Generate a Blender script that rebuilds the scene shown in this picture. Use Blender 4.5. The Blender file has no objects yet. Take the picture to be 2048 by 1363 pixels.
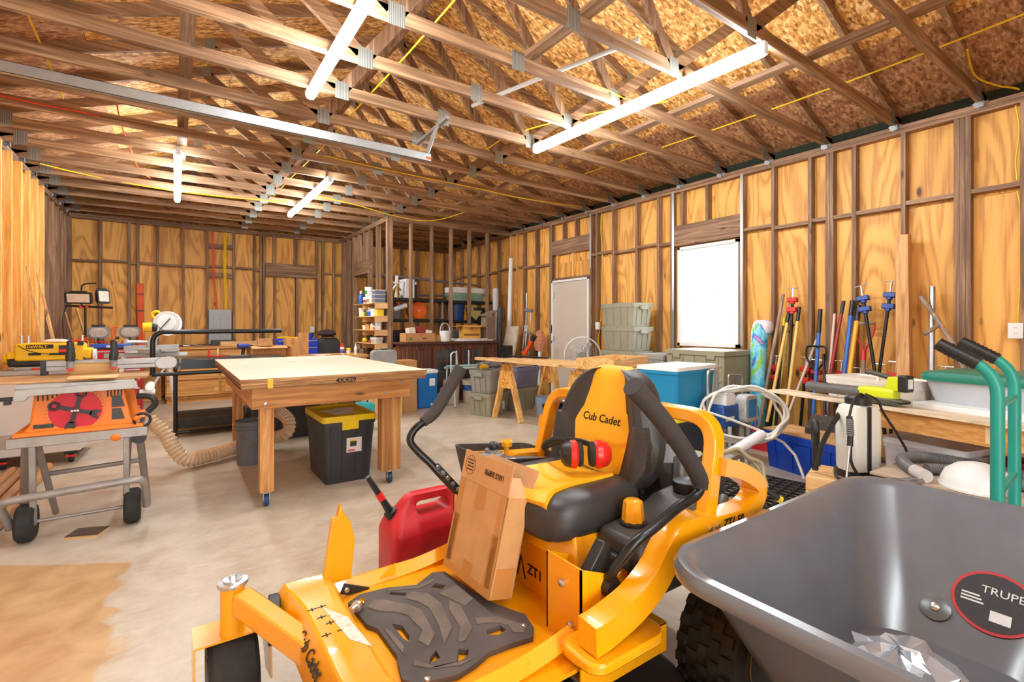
import bpy, math, random
from mathutils import Vector, Matrix
PI = math.pi
random.seed(11)
sc = bpy.context.scene
COL = sc.collection
# ------------------------------------------------------------------ camera, sky, exposure
cam = bpy.data.objects.new('camera', bpy.data.cameras.new('camera'))
COL.objects.link(cam)
cam.location = (0, 0, 1.35)
cam.rotation_euler = (PI/2, 0, -math.radians(34.86))
cam.data.sensor_width = 36
cam.data.lens = 975/2048*36
cam.data.shift_y = -31.5/2048
cam.data.clip_start = 0.05
sc.camera = cam
w = bpy.data.worlds.new('overcast_sky'); sc.world = w; w.use_nodes = True
w.node_tree.nodes['Background'].inputs[0].default_value = (0.86, 0.94, 1.0, 1)
w.node_tree.nodes['Background'].inputs[1].default_value = 7.0
sc.view_settings.view_transform = 'Standard'
sc.view_settings.look = 'None'
sc.view_settings.exposure = 0.68
sc.view_settings.gamma = 1
TUBE = 62.0          # emission of the fluorescent style tubes
# ------------------------------------------------------------------ materials
MATS = {}
def _n(nt, t, **k):
    n = nt.nodes.new(t)
    for a, b in k.items():
        if a.startswith('i_'): n.inputs[int(a[2:])].default_value = b
        else: setattr(n, a, b)
    return n
def c4(c): return (c[0], c[1], c[2], 1)
def srgb(r, g, b):
    f = lambda x: (x/255/12.92) if x/255 <= .04045 else ((x/255+.055)/1.055)**2.4
    return (f(r), f(g), f(b))
def base(name):
    m = bpy.data.materials.new(name); m.use_nodes = True
    nt = m.node_tree; bs = nt.nodes['Principled BSDF']
    return m, nt, bs
def ramp(nt, src, stops):
    r = nt.nodes.new('ShaderNodeValToRGB'); e = r.color_ramp.elements
    while len(e) < len(stops): e.new(.5)
    for i, (p, c) in enumerate(stops): e[i].position = p; e[i].color = c4(c)
    nt.links.new(src, r.inputs[0]); return r.outputs[0]
def coords(nt, scale, rnd=True, rot=(0, 0, 0)):
    t = nt.nodes.new('ShaderNodeTexCoord'); out = t.outputs['Object']
    if rnd:
        oi = nt.nodes.new('ShaderNodeObjectInfo')
        mu = _n(nt, 'ShaderNodeMath', operation='MULTIPLY', i_1=37.0); nt.links.new(oi.outputs['Random'], mu.inputs[0])
        ad = _n(nt, 'ShaderNodeVectorMath', operation='ADD'); nt.links.new(out, ad.inputs[0]); nt.links.new(mu.outputs[0], ad.inputs[1])
        out = ad.outputs[0]
    mp = nt.nodes.new('ShaderNodeMapping'); mp.inputs['Scale'].default_value = scale; mp.inputs['Rotation'].default_value = rot
    nt.links.new(out, mp.inputs[0]); return mp.outputs[0]
def noise(nt, vec, scale, detail=4, rough=.55, dist=0):
    n = _n(nt, 'ShaderNodeTexNoise'); n.inputs['Scale'].default_value = scale; n.inputs['Detail'].default_value = detail
    n.inputs['Roughness'].default_value = rough; n.inputs['Distortion'].default_value = dist
    nt.links.new(vec, n.inputs['Vector']); return n.outputs[0]
def mixc(nt, fac, a, b, mode='MIX'):
    m = _n(nt, 'ShaderNodeMix', data_type='RGBA', blend_type=mode)
    for s, v in ((0, fac), (6, a), (7, b)):
        if isinstance(v, (int, float)): m.inputs[s].default_value = v
        elif isinstance(v, tuple): m.inputs[s].default_value = c4(v)
        else: nt.links.new(v, m.inputs[s])
    return m.outputs[2]
def bump(nt, bs, h, st, d=.01):
    b = nt.nodes.new('ShaderNodeBump'); b.inputs['Strength'].default_value = st; b.inputs['Distance'].default_value = d
    nt.links.new(h, b.inputs['Height']); nt.links.new(b.outputs[0], bs.inputs['Normal'])
def pl(name, col, rough=.5, metal=0., var=.12, scale=9, bmp=0., coat=0., alpha=1., trans=0.):
    if name in MATS: return MATS[name]
    m, nt, bs = base(name)
    n = noise(nt, coords(nt, (1, 1, 1)), scale, 5)
    d = tuple(x*(1-var) for x in col); l = tuple(min(1, x*(1+var*.6)) for x in col)
    nt.links.new(ramp(nt, n, [(.3, d), (.7, l)]), bs.inputs['Base Color'])
    bs.inputs['Roughness'].default_value = rough; bs.inputs['Metallic'].default_value = metal
    bs.inputs['Coat Weight'].default_value = coat; bs.inputs['Coat Roughness'].default_value = .2 if coat > .8 else .05; bs.inputs['Alpha'].default_value = alpha
    bs.inputs['Transmission Weight'].default_value = trans
    if bmp: bump(nt, bs, noise(nt, coords(nt, (1, 1, 1)), scale*12, 3), bmp, .004)
    MATS[name] = m; return m
def wood(name, lo, hi, axis='x', sc_=1., knots=True, rough=.62, var=.22):
    key = 'wood_%s_%s' % (name, axis)
    if key in MATS: return MATS[key]
    m, nt, bs = base(key)
    s = [22*sc_]*3; s['xyz'.index(axis)] = 1.1*sc_
    v = coords(nt, s)
    n = noise(nt, v, 1, 6, .6, 1.2)
    col = ramp(nt, n, [(.28, tuple(x*.62 for x in lo)), (.48, lo), (.68, hi)])
    if knots:
        s2 = [7.]*3; s2['xyz'.index(axis)] = 2.2
        vo = _n(nt, 'ShaderNodeTexVoronoi'); vo.inputs['Scale'].default_value = 1; nt.links.new(coords(nt, s2), vo.inputs['Vector'])
        k = ramp(nt, vo.outputs['Distance'], [(.05, (1, 1, 1)), (.13, (0, 0, 0))])
        col = mixc(nt, k, col, tuple(x*.3 for x in lo))
    oi = nt.nodes.new('ShaderNodeObjectInfo')
    mr = _n(nt, 'ShaderNodeMapRange'); mr.inputs[3].default_value = 1-var; mr.inputs[4].default_value = 1+var*.6
    nt.links.new(oi.outputs['Random'], mr.inputs[0])
    col = mixc(nt, 1.0, col, mr.outputs[0], 'MULTIPLY')
    nt.links.new(col, bs.inputs['Base Color']); bs.inputs['Roughness'].default_value = rough
    bump(nt, bs, n, .25, .004)
    MATS[key] = m; return m
def plywood(name, lo, hi, axis='z', face='yz', band=26., rough=.55):
    key = 'ply_%s_%s' % (name, axis)
    if key in MATS: return MATS[key]
    m, nt, bs = base(key)
    s = [2.4]*3; s['xyz'.index(axis)] = .42
    v = coords(nt, s)
    n1 = noise(nt, v, 1, 2, .5, .5)
    mu = _n(nt, 'ShaderNodeMath', operation='MULTIPLY', i_1=band); nt.links.new(n1, mu.inputs[0])
    sn = _n(nt, 'ShaderNodeMath', operation='SINE'); nt.links.new(mu.outputs[0], sn.inputs[0])
    s2 = [75.]*3; s2['xyz'.index(axis)] = 2.2
    n2 = noise(nt, coords(nt, s2), 1, 5, .6)
    ad = _n(nt, 'ShaderNodeMath', operation='MULTIPLY_ADD', i_1=.20, i_2=.56); nt.links.new(sn.outputs[0], ad.inputs[0])
    mm = _n(nt, 'ShaderNodeMath', operation='MULTIPLY_ADD', i_1=.7, i_2=-.35); nt.links.new(n2, mm.inputs[0])
    a2 = _n(nt, 'ShaderNodeMath', operation='ADD'); nt.links.new(ad.outputs[0], a2.inputs[0]); nt.links.new(mm.outputs[0], a2.inputs[1])
    col = ramp(nt, a2.outputs[0], [(.15, lo), (.55, hi), (.85, tuple(min(1, x*1.12) for x in hi))])
    vo = _n(nt, 'ShaderNodeTexVoronoi'); vo.inputs['Scale'].default_value = 1
    s3 = [3.4]*3; s3['xyz'.index(axis)] = 1.5; nt.links.new(coords(nt, s3), vo.inputs['Vector'])
    k = ramp(nt, vo.outputs['Distance'], [(.04, (1, 1, 1)), (.10, (0, 0, 0))])
    col = mixc(nt, k, col, tuple(x*.22 for x in lo))
    oi = nt.nodes.new('ShaderNodeObjectInfo'); mr = _n(nt, 'ShaderNodeMapRange'); mr.inputs[3].default_value = .84; mr.inputs[4].default_value = 1.1
    nt.links.new(oi.outputs['Random'], mr.inputs[0]); col = mixc(nt, 1.0, col, mr.outputs[0], 'MULTIPLY')
    nt.links.new(col, bs.inputs['Base Color']); bs.inputs['Roughness'].default_value = rough
    MATS[key] = m; return m
def osb(name, cols, rough=.6, sc_=1.):
    if name in MATS: return MATS[name]
    m, nt, bs = base(name)
    outs = []
    for i, (rz, s) in enumerate((((.3, .2, .5), (9, 34, 34)), ((-.2, .4, 2.2), (12, 40, 40)), ((.1, -.3, 1.2), (16, 50, 50)))):
        vo = _n(nt, 'ShaderNodeTexVoronoi'); vo.inputs['Scale'].default_value = 1
        vv = coords(nt, tuple(x*sc_ for x in s), rot=rz); nt.links.new(vv, vo.inputs['Vector'])
        sp = nt.nodes.new('ShaderNodeSeparateColor'); nt.links.new(vo.outputs['Color'], sp.inputs[0]); outs.append(sp.outputs[0])
    f = noise(nt, coords(nt, (6, 6, 6)), 2, 3)
    a = mixc(nt, ramp(nt, f, [(.42, (0, 0, 0)), (.5, (1, 1, 1))]), outs[0], outs[1])
    a = mixc(nt, .45, a, outs[2])
    col = ramp(nt, a, [(.12, cols[0]), (.38, cols[1]), (.62, cols[2]), (.85, cols[3])])
    nt.links.new(col, bs.inputs['Base Color']); bs.inputs['Roughness'].default_value = rough
    bump(nt, bs, a, .2, .004)
    MATS[name] = m; return m
def emit(name, col, st):
    if name in MATS: return MATS[name]
    m, nt, bs = base(name); bs.inputs['Emission Color'].default_value = c4(col); bs.inputs['Emission Strength'].default_value = st
    bs.inputs['Base Color'].default_value = c4((.9, .9, .9)); MATS[name] = m; return m
def clear_glass(name='window_glass', tint=(1, 1, 1), gl=.08):
    if name in MATS: return MATS[name]
    m, nt, bs = base(name); out = nt.nodes['Material Output']
    t = nt.nodes.new('ShaderNodeBsdfTransparent'); t.inputs[0].default_value = c4(tint)
    g = nt.nodes.new('ShaderNodeBsdfGlossy'); g.inputs['Roughness'].default_value = .05
    mx = nt.nodes.new('ShaderNodeMixShader'); mx.inputs[0].default_value = gl
    nt.links.new(t.outputs[0], mx.inputs[1]); nt.links.new(g.outputs[0], mx.inputs[2]); nt.links.new(mx.outputs[0], out.inputs[0])
    MATS[name] = m; return m
# ------------------------------------------------------------------ mesh helpers
V = Vector
def frame(d, up=(0, 0, 1)):
    d = V(d).normalized(); u = V(up)
    if abs(d.dot(u)) > .999: u = V((0, 1, 0)) if abs(d.y) < .9 else V((1, 0, 0))
    s = d.cross(u).normalized(); return d, s, s.cross(d).normalized()
def spline(pts, n=6, closed=False):
    P = [V(p) for p in pts]; out = []; N = len(P)
    g = (lambda i: P[i % N]) if closed else (lambda i: P[max(0, min(N-1, i))])
    for i in range(N if closed else N-1):
        a, b, c, d = g(i-1), g(i), g(i+1), g(i+2)
        for k in range(n):
            t = k/n; out.append(.5*((2*b)+(c-a)*t+(2*a-5*b+4*c-d)*t*t+(3*b-a-3*c+d)*t**3))
    if not closed: out.append(P[-1])
    return out
def fillet(pts, r, n=5):
    P = [V(p) for p in pts]; out = [P[0]]
    for i in range(1, len(P)-1):
        a, b, c = P[i-1], P[i], P[i+1]
        l = min(r, (a-b).length*.49, (c-b).length*.49)
        p, q = b+(a-b).normalized()*l, b+(c-b).normalized()*l
        for k in range(n+1):
            t = k/n; out.append(p*(1-t)**2+b*2*t*(1-t)+q*t*t)
    out.append(P[-1]); return out
def rrect(w, h, r, n=4, cx=0, cy=0):
    o = []
    for sx, sy, a0 in ((1, 1, 0), (-1, 1, 90), (-1, -1, 180), (1, -1, 270)):
        for k in range(n+1):
            a = math.radians(a0+90*k/n); o.append((cx+sx*(w/2-r)+r*math.cos(a), cy+sy*(h/2-r)+r*math.sin(a)))
    return o
class B:
    def __init__(s): s.v = []; s.f = []
    def add(s, vs, fs):
        o = len(s.v); s.v += [tuple(v) for v in vs]; s.f += [tuple(i+o for i in f) for f in fs]; return s
    def box(s, x0, y0, z0, x1, y1, z1):
        return s.add([(x0,y0,z0),(x1,y0,z0),(x1,y1,z0),(x0,y1,z0),(x0,y0,z1),(x1,y0,z1),(x1,y1,z1),(x0,y1,z1)],
                     [(0,3,2,1),(4,5,6,7),(0,1,5,4),(1,2,6,5),(2,3,7,6),(3,0,4,7)])
    def beam(s, p, q, w_, h, up=(0, 0, 1)):
        p, q = V(p), V(q); d, a, u = frame(q-p, up); a *= w_/2; u *= h/2
        return s.add([p-a-u, p+a-u, p+a+u, p-a+u, q-a-u, q+a-u, q+a+u, q-a+u],
                     [(0,1,2,3),(7,6,5,4),(0,4,5,1),(1,5,6,2),(2,6,7,3),(3,7,4,0)])
    def loft(s, rings, cap=True, closed=False):
        n = len(rings[0]); vs = [p for r in rings for p in r]; fs = []; R = len(rings)
        for i in range(R if closed else R-1):
            a, b = i*n, ((i+1) % R)*n
            for k in range(n): fs.append((a+k, a+(k+1) % n, b+(k+1) % n, b+k))
        if cap and not closed: fs.append(tuple(range(n-1, -1, -1))); fs.append(tuple((R-1)*n+k for k in range(n)))
        return s.add(vs, fs)
    def tube(s, pts, r, n=8, closed=False, cap=True, flat=1.):
        P = [V(p) for p in pts]; rings = []; u = None; N = len(P)
        for i, p in enumerate(P):
            t = (P[(i+1) % N]-P[i-1]) if closed or 0 < i < N-1 else (P[1]-P[0] if i == 0 else P[-1]-P[-2])
            if t.length < 1e-9: t = V((0, 0, 1))
            t.normalize()
            if u is None: _, a, u = frame(t)
            u = (u-t*u.dot(t)); 
            if u.length < 1e-6: _, a, u = frame(t)
            u.normalize(); a = t.cross(u)
            rr = r[i] if isinstance(r, (list, tuple)) else r
            rings.append([p+(a*math.cos(2*PI*k/n)*flat+u*math.sin(2*PI*k/n))*rr for k in range(n)])
        return s.loft(rings, cap, closed)
    def cyl(s, p, q, r, r2=None, n=14):
        return s.tube([p, q], [r, r if r2 is None else r2], n)
    def lathe(s, prof, c=(0, 0, 0), n=20, axis='z', cap=True):
        rings = []
        for r, z in prof:
            ring = []
            for k in range(n):
                a = 2*PI*k/n; x, y = r*math.cos(a), r*math.sin(a)
                p = {'z': (x, y, z), 'x': (z, x, y), 'y': (y, z, x)}[axis]
                ring.append((p[0]+c[0], p[1]+c[1], p[2]+c[2]))
            rings.append(ring)
        return s.loft(rings, cap)
    def prism(s, poly, a, b, pl_='xy'):
        f = {'xy': lambda p, h: (p[0], p[1], h), 'xz': lambda p, h: (p[0], h, p[1]), 'yz': lambda p, h: (h, p[0], p[1])}[pl_]
        return s.loft([[f(p, a) for p in poly], [f(p, b) for p in poly]])
    def ball(s, c, r, n=12, m=8):
        if not isinstance(r, (tuple, list)): r = (r, r, r)
        rings = []
        for i in range(m+1):
            t = -PI/2+PI*(.02+.96*i/m)
            rings.append([(c[0]+r[0]*math.cos(t)*math.cos(2*PI*k/n), c[1]+r[1]*math.cos(t)*math.sin(2*PI*k/n), c[2]+r[2]*math.sin(t)) for k in range(n)])
        return s.loft(rings)
    def tf(s, m):
        s.v = [tuple(m @ V(v)) for v in s.v]; return s
    def rot(s, ax, deg, c=(0, 0, 0)):
        c = V(c); return s.tf(Matrix.Translation(c) @ Matrix.Rotation(math.radians(deg), 4, ax) @ Matrix.Translation(-c))
    def mv(s, x, y, z): return s.tf(Matrix.Translation((x, y, z)))
    def mesh(s, name, mat, smooth=True):
        me = bpy.data.meshes.new(name); me.from_pydata(s.v, [], s.f); me.validate()
        import bmesh
        bm = bmesh.new(); bm.from_mesh(me); bmesh.ops.recalc_face_normals(bm, faces=bm.faces); bm.to_mesh(me); bm.free()
        if smooth:
            me.polygons.foreach_set('use_smooth', [True]*len(me.polygons)); me.set_sharp_from_angle(angle=math.radians(38))
        if mat: me.materials.append(mat)
        return me
    def o(s, name, mat, parent=None, bevel=0, seg=2, sub=0, loc=None, rot=None, label=None, smooth=True):
        ob = bpy.data.objects.new(name, s.mesh(name, mat, smooth)); COL.objects.link(ob)
        if parent: ob.parent = parent
        if loc: ob.location = loc
        if rot: ob.rotation_euler = rot
        if bevel:
            md = ob.modifiers.new('edge', 'BEVEL'); md.width = bevel; md.segments = seg; md.limit_method = 'ANGLE'; md.angle_limit = math.radians(40); md.harden_normals = False
        if sub:
            md = ob.modifiers.new('sub', 'SUBSURF'); md.levels = sub; md.render_levels = sub
        if label: ob['label'] = label
        return ob
def bx(x0, y0, z0, x1, y1, z1): return B().box(x0, y0, z0, x1, y1, z1)
def cb(w_, d, h, x=0, y=0, z=0): return B().box(x-w_/2, y-d/2, z, x+w_/2, y+d/2, z+h)   # box standing on z
def thing(name, label, cat, loc=(0, 0, 0), rz=0, group=None, rx=0, ry=0):
    o = bpy.data.objects.new(name, None); COL.objects.link(o); o.empty_display_size = .1
    o.location = loc; o.rotation_euler = (math.radians(rx), math.radians(ry), math.radians(rz))
    return tag(o, label, cat, group)
def tag(o, label, cat, group=None, loc=None, rz=None):
    o['label'] = label; o['category'] = cat
    if group: o['group'] = group
    if loc: o.location = loc
    if rz is not None: o.rotation_euler = (0, 0, math.radians(rz))
    return o
def struct(o, label=None):
    o['kind'] = 'structure'
    if label: o['label'] = label
    return o
def text(name, s, size, mat, parent, loc, rot, ext=.0006, align='LEFT', shear=0, sx=1., bold=0.):
    cu = bpy.data.curves.new(name, 'FONT'); cu.body = s; cu.size = size; cu.extrude = ext; cu.align_x = align; cu.shear = shear; cu.offset = bold; cu.resolution_u = 3
    t = bpy.data.objects.new(name, cu); COL.objects.link(t)
    me = bpy.data.meshes.new_from_object(t.evaluated_get(bpy.context.evaluated_depsgraph_get()))
    bpy.data.objects.remove(t)
    me.materials.append(mat) if not me.materials else None
    if me.materials: me.materials[0] = mat
    o = bpy.data.objects.new(name, me); COL.objects.link(o); o.parent = parent; o.location = loc; o.rotation_euler = rot; o.scale = (sx, 1, 1)
    return o
def dup(root, loc=None, rz=None, label=None):
    r = root.copy(); COL.objects.link(r)
    if loc: r.location = loc
    if rz is not None: r.rotation_euler = (0, 0, math.radians(rz))
    if label: r['label'] = label
    for ch in list(root.children):
        c = ch.copy(); COL.objects.link(c); c.parent = r
        for g in list(ch.children):
            d = g.copy(); COL.objects.link(d); d.parent = c
    return r
# shared materials
STUD = (srgb(134, 100, 74), srgb(184, 146, 112))
NEWW = (srgb(232, 172, 92), srgb(248, 212, 144))
PINE = (srgb(226, 178, 116), srgb(248, 214, 160))
def stud(ax): return wood('stud', STUD[0], STUD[1], ax)
def neww(ax): return wood('new_lumber', NEWW[0], NEWW[1], ax, var=.1)
def pine(ax): return wood('pine', PINE[0], PINE[1], ax, var=.12)
SHEATH = plywood('sheathing', srgb(180, 108, 38), srgb(237, 176, 88), 'z', band=70)
OSBM = osb('roof_osb', [srgb(136, 86, 38), srgb(202, 138, 66), srgb(230, 172, 96), srgb(248, 214, 152)])
OSBR = osb('roof_osb_reddish', [srgb(124, 80, 52), srgb(164, 114, 78), srgb(188, 138, 98), srgb(212, 170, 128)])
GALV = pl('galvanised_steel', srgb(186, 190, 192), .36, .8, .08, 14)
STEEL = pl('bright_steel', srgb(205, 205, 205), .28, .9, .08, 20)
BLK = pl('black_plastic', srgb(38, 37, 38), .42, 0, .2, 20)
BLKM = pl('black_paint_metal', srgb(30, 30, 31), .3, .2, .15, 20)
RUB = pl('black_rubber', srgb(42, 40, 38), .75, 0, .25, 25, .2)
WHT = pl('white_plastic', srgb(238, 238, 236), .4, 0, .04, 10)
GRY = pl('grey_plastic', srgb(134, 134, 134), .5, 0, .1, 10)
CARD = pl('cardboard', srgb(196, 146, 92), .8, 0, .1, 14)
# ------------------------------------------------------------------ setting: floor, walls, roof
XL, XR, YB, YF = -1.435, 5.71, 11.07, -2.4
RX, RZ0, SL = 2.14, 3.41, .36            # ridge x, deck height at wall line, slope
def deck(x): return RZ0+SL*(XR-RX-abs(x-RX))
m, nt, bs = base('concrete_floor')
v = coords(nt, (1, 1, 1), False)
a = noise(nt, v, .55, 6, .6, .8); b_ = noise(nt, v, 5, 8, .65, .4); c_ = noise(nt, v, 40, 3)
col = ramp(nt, a, [(.30, srgb(162, 142, 118)), (.48, srgb(192, 174, 150)), (.66, srgb(210, 196, 176))])
col = mixc(nt, .35, col, ramp(nt, b_, [(.35, srgb(160, 142, 120)), (.6, srgb(216, 206, 190))]))
# an older tan pour of concrete with an uneven edge, and worn scuffs
pt = noise(nt, v, 2.2, 6, .6, .6)
sx = nt.nodes.new('ShaderNodeSeparateXYZ'); nt.links.new(v, sx.inputs[0])
def edge(src, at, wob):
    a1 = _n(nt, 'ShaderNodeMath', operation='MULTIPLY_ADD', i_1=wob, i_2=-wob*.5); nt.links.new(pt, a1.inputs[0])
    a2 = _n(nt, 'ShaderNodeMath', operation='ADD'); nt.links.new(src, a2.inputs[0]); nt.links.new(a1.outputs[0], a2.inputs[1])
    r2 = _n(nt, 'ShaderNodeMapRange'); r2.inputs[1].default_value = at+.015; r2.inputs[2].default_value = at-.015; nt.links.new(a2.outputs[0], r2.inputs[0]); return r2.outputs[0]
m0 = _n(nt, 'ShaderNodeMath', operation='MULTIPLY'); sk = _n(nt, 'ShaderNodeMath', operation='MULTIPLY_ADD', i_1=.65); nt.links.new(sx.outputs[0], sk.inputs[0]); nt.links.new(sx.outputs[1], sk.inputs[2]); nt.links.new(edge(sk.outputs[0], 3.38, .10), m0.inputs[0]); nt.links.new(edge(sx.outputs[0], -.22, .4), m0.inputs[1])
m5 = _n(nt, 'ShaderNodeMath', operation='MULTIPLY', i_1=.8); nt.links.new(m0.outputs[0], m5.inputs[0])
sc1 = noise(nt, coords(nt, (2, 9, 2), False, (0, 0, .7)), 3, 7, .75, .5)
col = mixc(nt, ramp(nt, sc1, [(.54, (0, 0, 0)), (.70, (.5, .5, .5))]), col, srgb(222, 210, 192))
col = mixc(nt, ramp(nt, sc1, [(.30, (.45, .45, .45)), (.42, (0, 0, 0))]), col, srgb(164, 128, 92))
col = mixc(nt, m5.outputs[0], col, ramp(nt, b_, [(.3, srgb(176, 128, 74)), (.65, srgb(206, 162, 106))]))
st = noise(nt, v, 1.9, 5, .7, 2.)
col = mixc(nt, ramp(nt, st, [(.66, (0, 0, 0)), (.74, (.5, .5, .5))]), col, srgb(120, 96, 76))
nt.links.new(col, bs.inputs['Base Color'])
nt.links.new(ramp(nt, b_, [(.3, (.28,)*3), (.7, (.5,)*3)]), bs.inputs['Roughness'])
bump(nt, bs, c_, .08, .003)
struct(bx(XL-.3, YF-.3, -.15, XR+.3, YB+.3, 0).o('floor', m), 'tan concrete floor with worn patches')
gr = struct(bx(-60, -60, -.4, 60, 60, -.16).o('ground', pl('gravel_ground', srgb(190, 182, 165), .9, 0, .2, 3)), 'pale gravel ground outside')

def subtract(rects, holes):
    for (a0, a1, b0, b1) in holes:
        out = []
        for (y0, y1, z0, z1) in rects:
            if y1 <= a0 or y0 >= a1 or z1 <= b0 or z0 >= b1: out.append((y0, y1, z0, z1)); continue
            if y0 < a0: out.append((y0, a0, z0, z1))
            if y1 > a1: out.append((a1, y1, z0, z1))
            lo, hi = max(y0, a0), min(y1, a1)
            if z0 < b0: out.append((lo, hi, z0, b0))
            if z1 > b1: out.append((lo, hi, b1, z1))
        rects = out
    return rects
def sheets(parent, u0, u1, fixed, horiz, holes=(), zt=3.26, zj=2.47, mat=SHEATH, first=0.):
    """plywood sheets on the outer side of a stud wall; horiz 'y' = wall along y at x=fixed (x range), 'x' = along x"""
    us = [u0]; u = u0+first if first else u0
    while u < u1-.01:
        u += 1.22
        us.append(min(u, u1))
    R = []
    for a, b in zip(us, us[1:]):
        g = .002
        R += [(a+g, b-g, 0, zj-g), (a+g, b-g, zj+g, zt)]
    for (a, b, z0, z1) in subtract(R, holes):
        if b-a < .01 or z1-z0 < .01: continue
        d = random.uniform(0, .003)
        (bx(fixed[0]+d, a, z0, fixed[1], b, z1) if horiz == 'y' else bx(a, fixed[0]+d, z0, b, fixed[1], z1)).o('plywood_sheet', mat, parent, smooth=False)
# ---- wall on the window side
wr = struct(bx(XR, YF, 3.222, XR+.089, YB+.089, 3.26).box(XR, YF, 3.18, XR+.089, YB+.089, 3.2195).o('wall_right', stud('y')), 'stud wall with yellow plywood sheathing, a window and a door')
WIN = (3.35, 4.23, 1.07, 2.42); DOR = (5.97, 6.91, 0, 2.16)
WH = [(WIN[0], WIN[1], WIN[2], WIN[3]), DOR]
sheets(wr, YF, YB+.2, (XR+.089, XR+.101), 'y', WH)
struct(B().box(XR+.101, YF, -.1, XR+.16, WIN[0], 3.3).box(XR+.101, WIN[1], -.1, XR+.16, DOR[0], 3.3).box(XR+.101, DOR[1], -.1, XR+.16, YB+.2, 3.3)
       .box(XR+.101, WIN[0], -.1, XR+.16, WIN[1], WIN[2]).box(XR+.101, WIN[0], WIN[3], XR+.16, WIN[1], 3.3).box(XR+.101, DOR[0], DOR[3], XR+.16, DOR[1], 3.3)
       .o('siding', pl('siding', srgb(200, 190, 170), .8), wr))
bx(XR, YF, 0, XR+.089, DOR[0]-.04, .038).box(XR, DOR[1]+.04, 0, XR+.089, YB, .038).o('bottom_plate', stud('y'), wr)
RS = [(7.83, 1), (7.42, 1), (6.99, 1), (5.93, 1), (5.79, 1), (5.43, 1), (4.96, 1), (4.56, 1), (4.33, 1), (3.30, 1), (2.93, 1), (2.53, 1), (2.355, 2), (2.11, 1), (1.70, 1), (1.315, 3), (.90, 1),
      (.5, 1), (.1, 1), (-.3, 1), (-.7, 1), (-1.1, 1), (-1.5, 1), (-1.9, 1), (-2.3, 1), (8.06, 1), (8.28, 1), (8.75, 1), (9.2, 1), (9.6, 1), (10.0, 1), (10.4, 1), (10.8, 1)]
for y, n in RS:
    for k in range(n):
        y1 = y-.0385*k
        mat_ = stud('z')
        if y > 8 and y < 8.4: mat_ = neww('z')
        bx(XR, y1-.038, .038, XR+.089, y1, 3.18).o('stud', mat_, wr, .002, 1)
ys = sorted([y for y, n in RS]); ns = dict(RS)
for a, b in zip(ys, ys[1:]):
    lo, hi = a, b-.0385*ns[b]
    if hi-lo < .06 or (3.2 < lo < 4.3) or (5.9 < lo < 6.95): continue
    z = 2.475+random.uniform(-.02, .03)
    bx(XR+.004, lo, z, XR+.089, hi, z+.038).o('blocking', stud('y'), wr)
bx(XR+.005, 3.302, 2.44, XR+.08, 4.29, 2.72).o('window_header', stud('y'), wr, .003)
bx(XR+.005, 5.932, 2.62, XR+.08, 6.95, 2.88).o('door_header', stud('y'), wr, .003)
for y in (3.78, 4.16): bx(XR, y-.038, 2.72, XR+.089, y, 3.18).o('cripple_stud', stud('z'), wr)
for y in (6.3, 6.62): bx(XR, y-.038, 2.88, XR+.089, y, 3.18).o('cripple_stud', stud('z'), wr)
for y in (6.40, 6.83): bx(XR+.03, y-.038, 2.2, XR+.089, y, 2.62).o('cripple_stud', neww('z'), wr)
bx(XR+.02, 5.935, 2.165, XR+.089, 6.948, 2.2).o('door_header', stud('y'), wr)
bx(XR, 3.302, 1.0, XR+.085, 4.29, 1.045).o('window_sill', stud('y'), wr)
for y in (3.45, 3.8, 4.15): bx(XR, y, .038, XR+.089, y+.038, 1.0).o('cripple_stud', stud('z'), wr)
for y, z0 in ((3.305, 1.1), (4.30, 1.0), (5.935, 2.3), (6.955, 1.2)):
    bx(XR-.002, y-.034, z0, XR, y-.002, 3.2).o('metal_strap', GALV, wr)
# window_1 : double hung, white vinyl
wn = struct(bx(XR+.03, WIN[0], WIN[2], XR+.10, WIN[0]+.035, WIN[3]).box(XR+.03, WIN[1]-.035, WIN[2], XR+.10, WIN[1], WIN[3]).box(XR+.03, WIN[0], WIN[2], XR+.10, WIN[1], WIN[2]+.04)
            .box(XR+.03, WIN[0], WIN[3]-.035, XR+.10, WIN[1], WIN[3]).o('window_1', WHT), 'white vinyl double hung window blown out by daylight')
for z0, z1, x in ((1.11, 1.75, .045), (1.72, 2.385, .07)):
    y0, y1 = WIN[0]+.035, WIN[1]-.035
    s_ = bx(XR+x, y0, z0, XR+x+.025, y1, z0+.03).box(XR+x, y0, z1-.03, XR+x+.025, y1, z1).box(XR+x, y0, z0+.03, XR+x+.025, y0+.03, z1-.03).box(XR+x, y1-.03, z0+.03, XR+x+.025, y1, z1-.03).o('sash', WHT, wn, .002)
    bx(XR+x+.010, y0+.03, z0+.03, XR+x+.014, y1-.03, z1-.03).o('pane', clear_glass(), s_)
for k in (1, 2):
    y = WIN[0]+.035+(WIN[1]-WIN[0]-.07)*k/3
    bx(XR+.052, y-.005, 1.14, XR+.056, y+.005, 1.72).o('grille_bar', WHT, wn)
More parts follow.
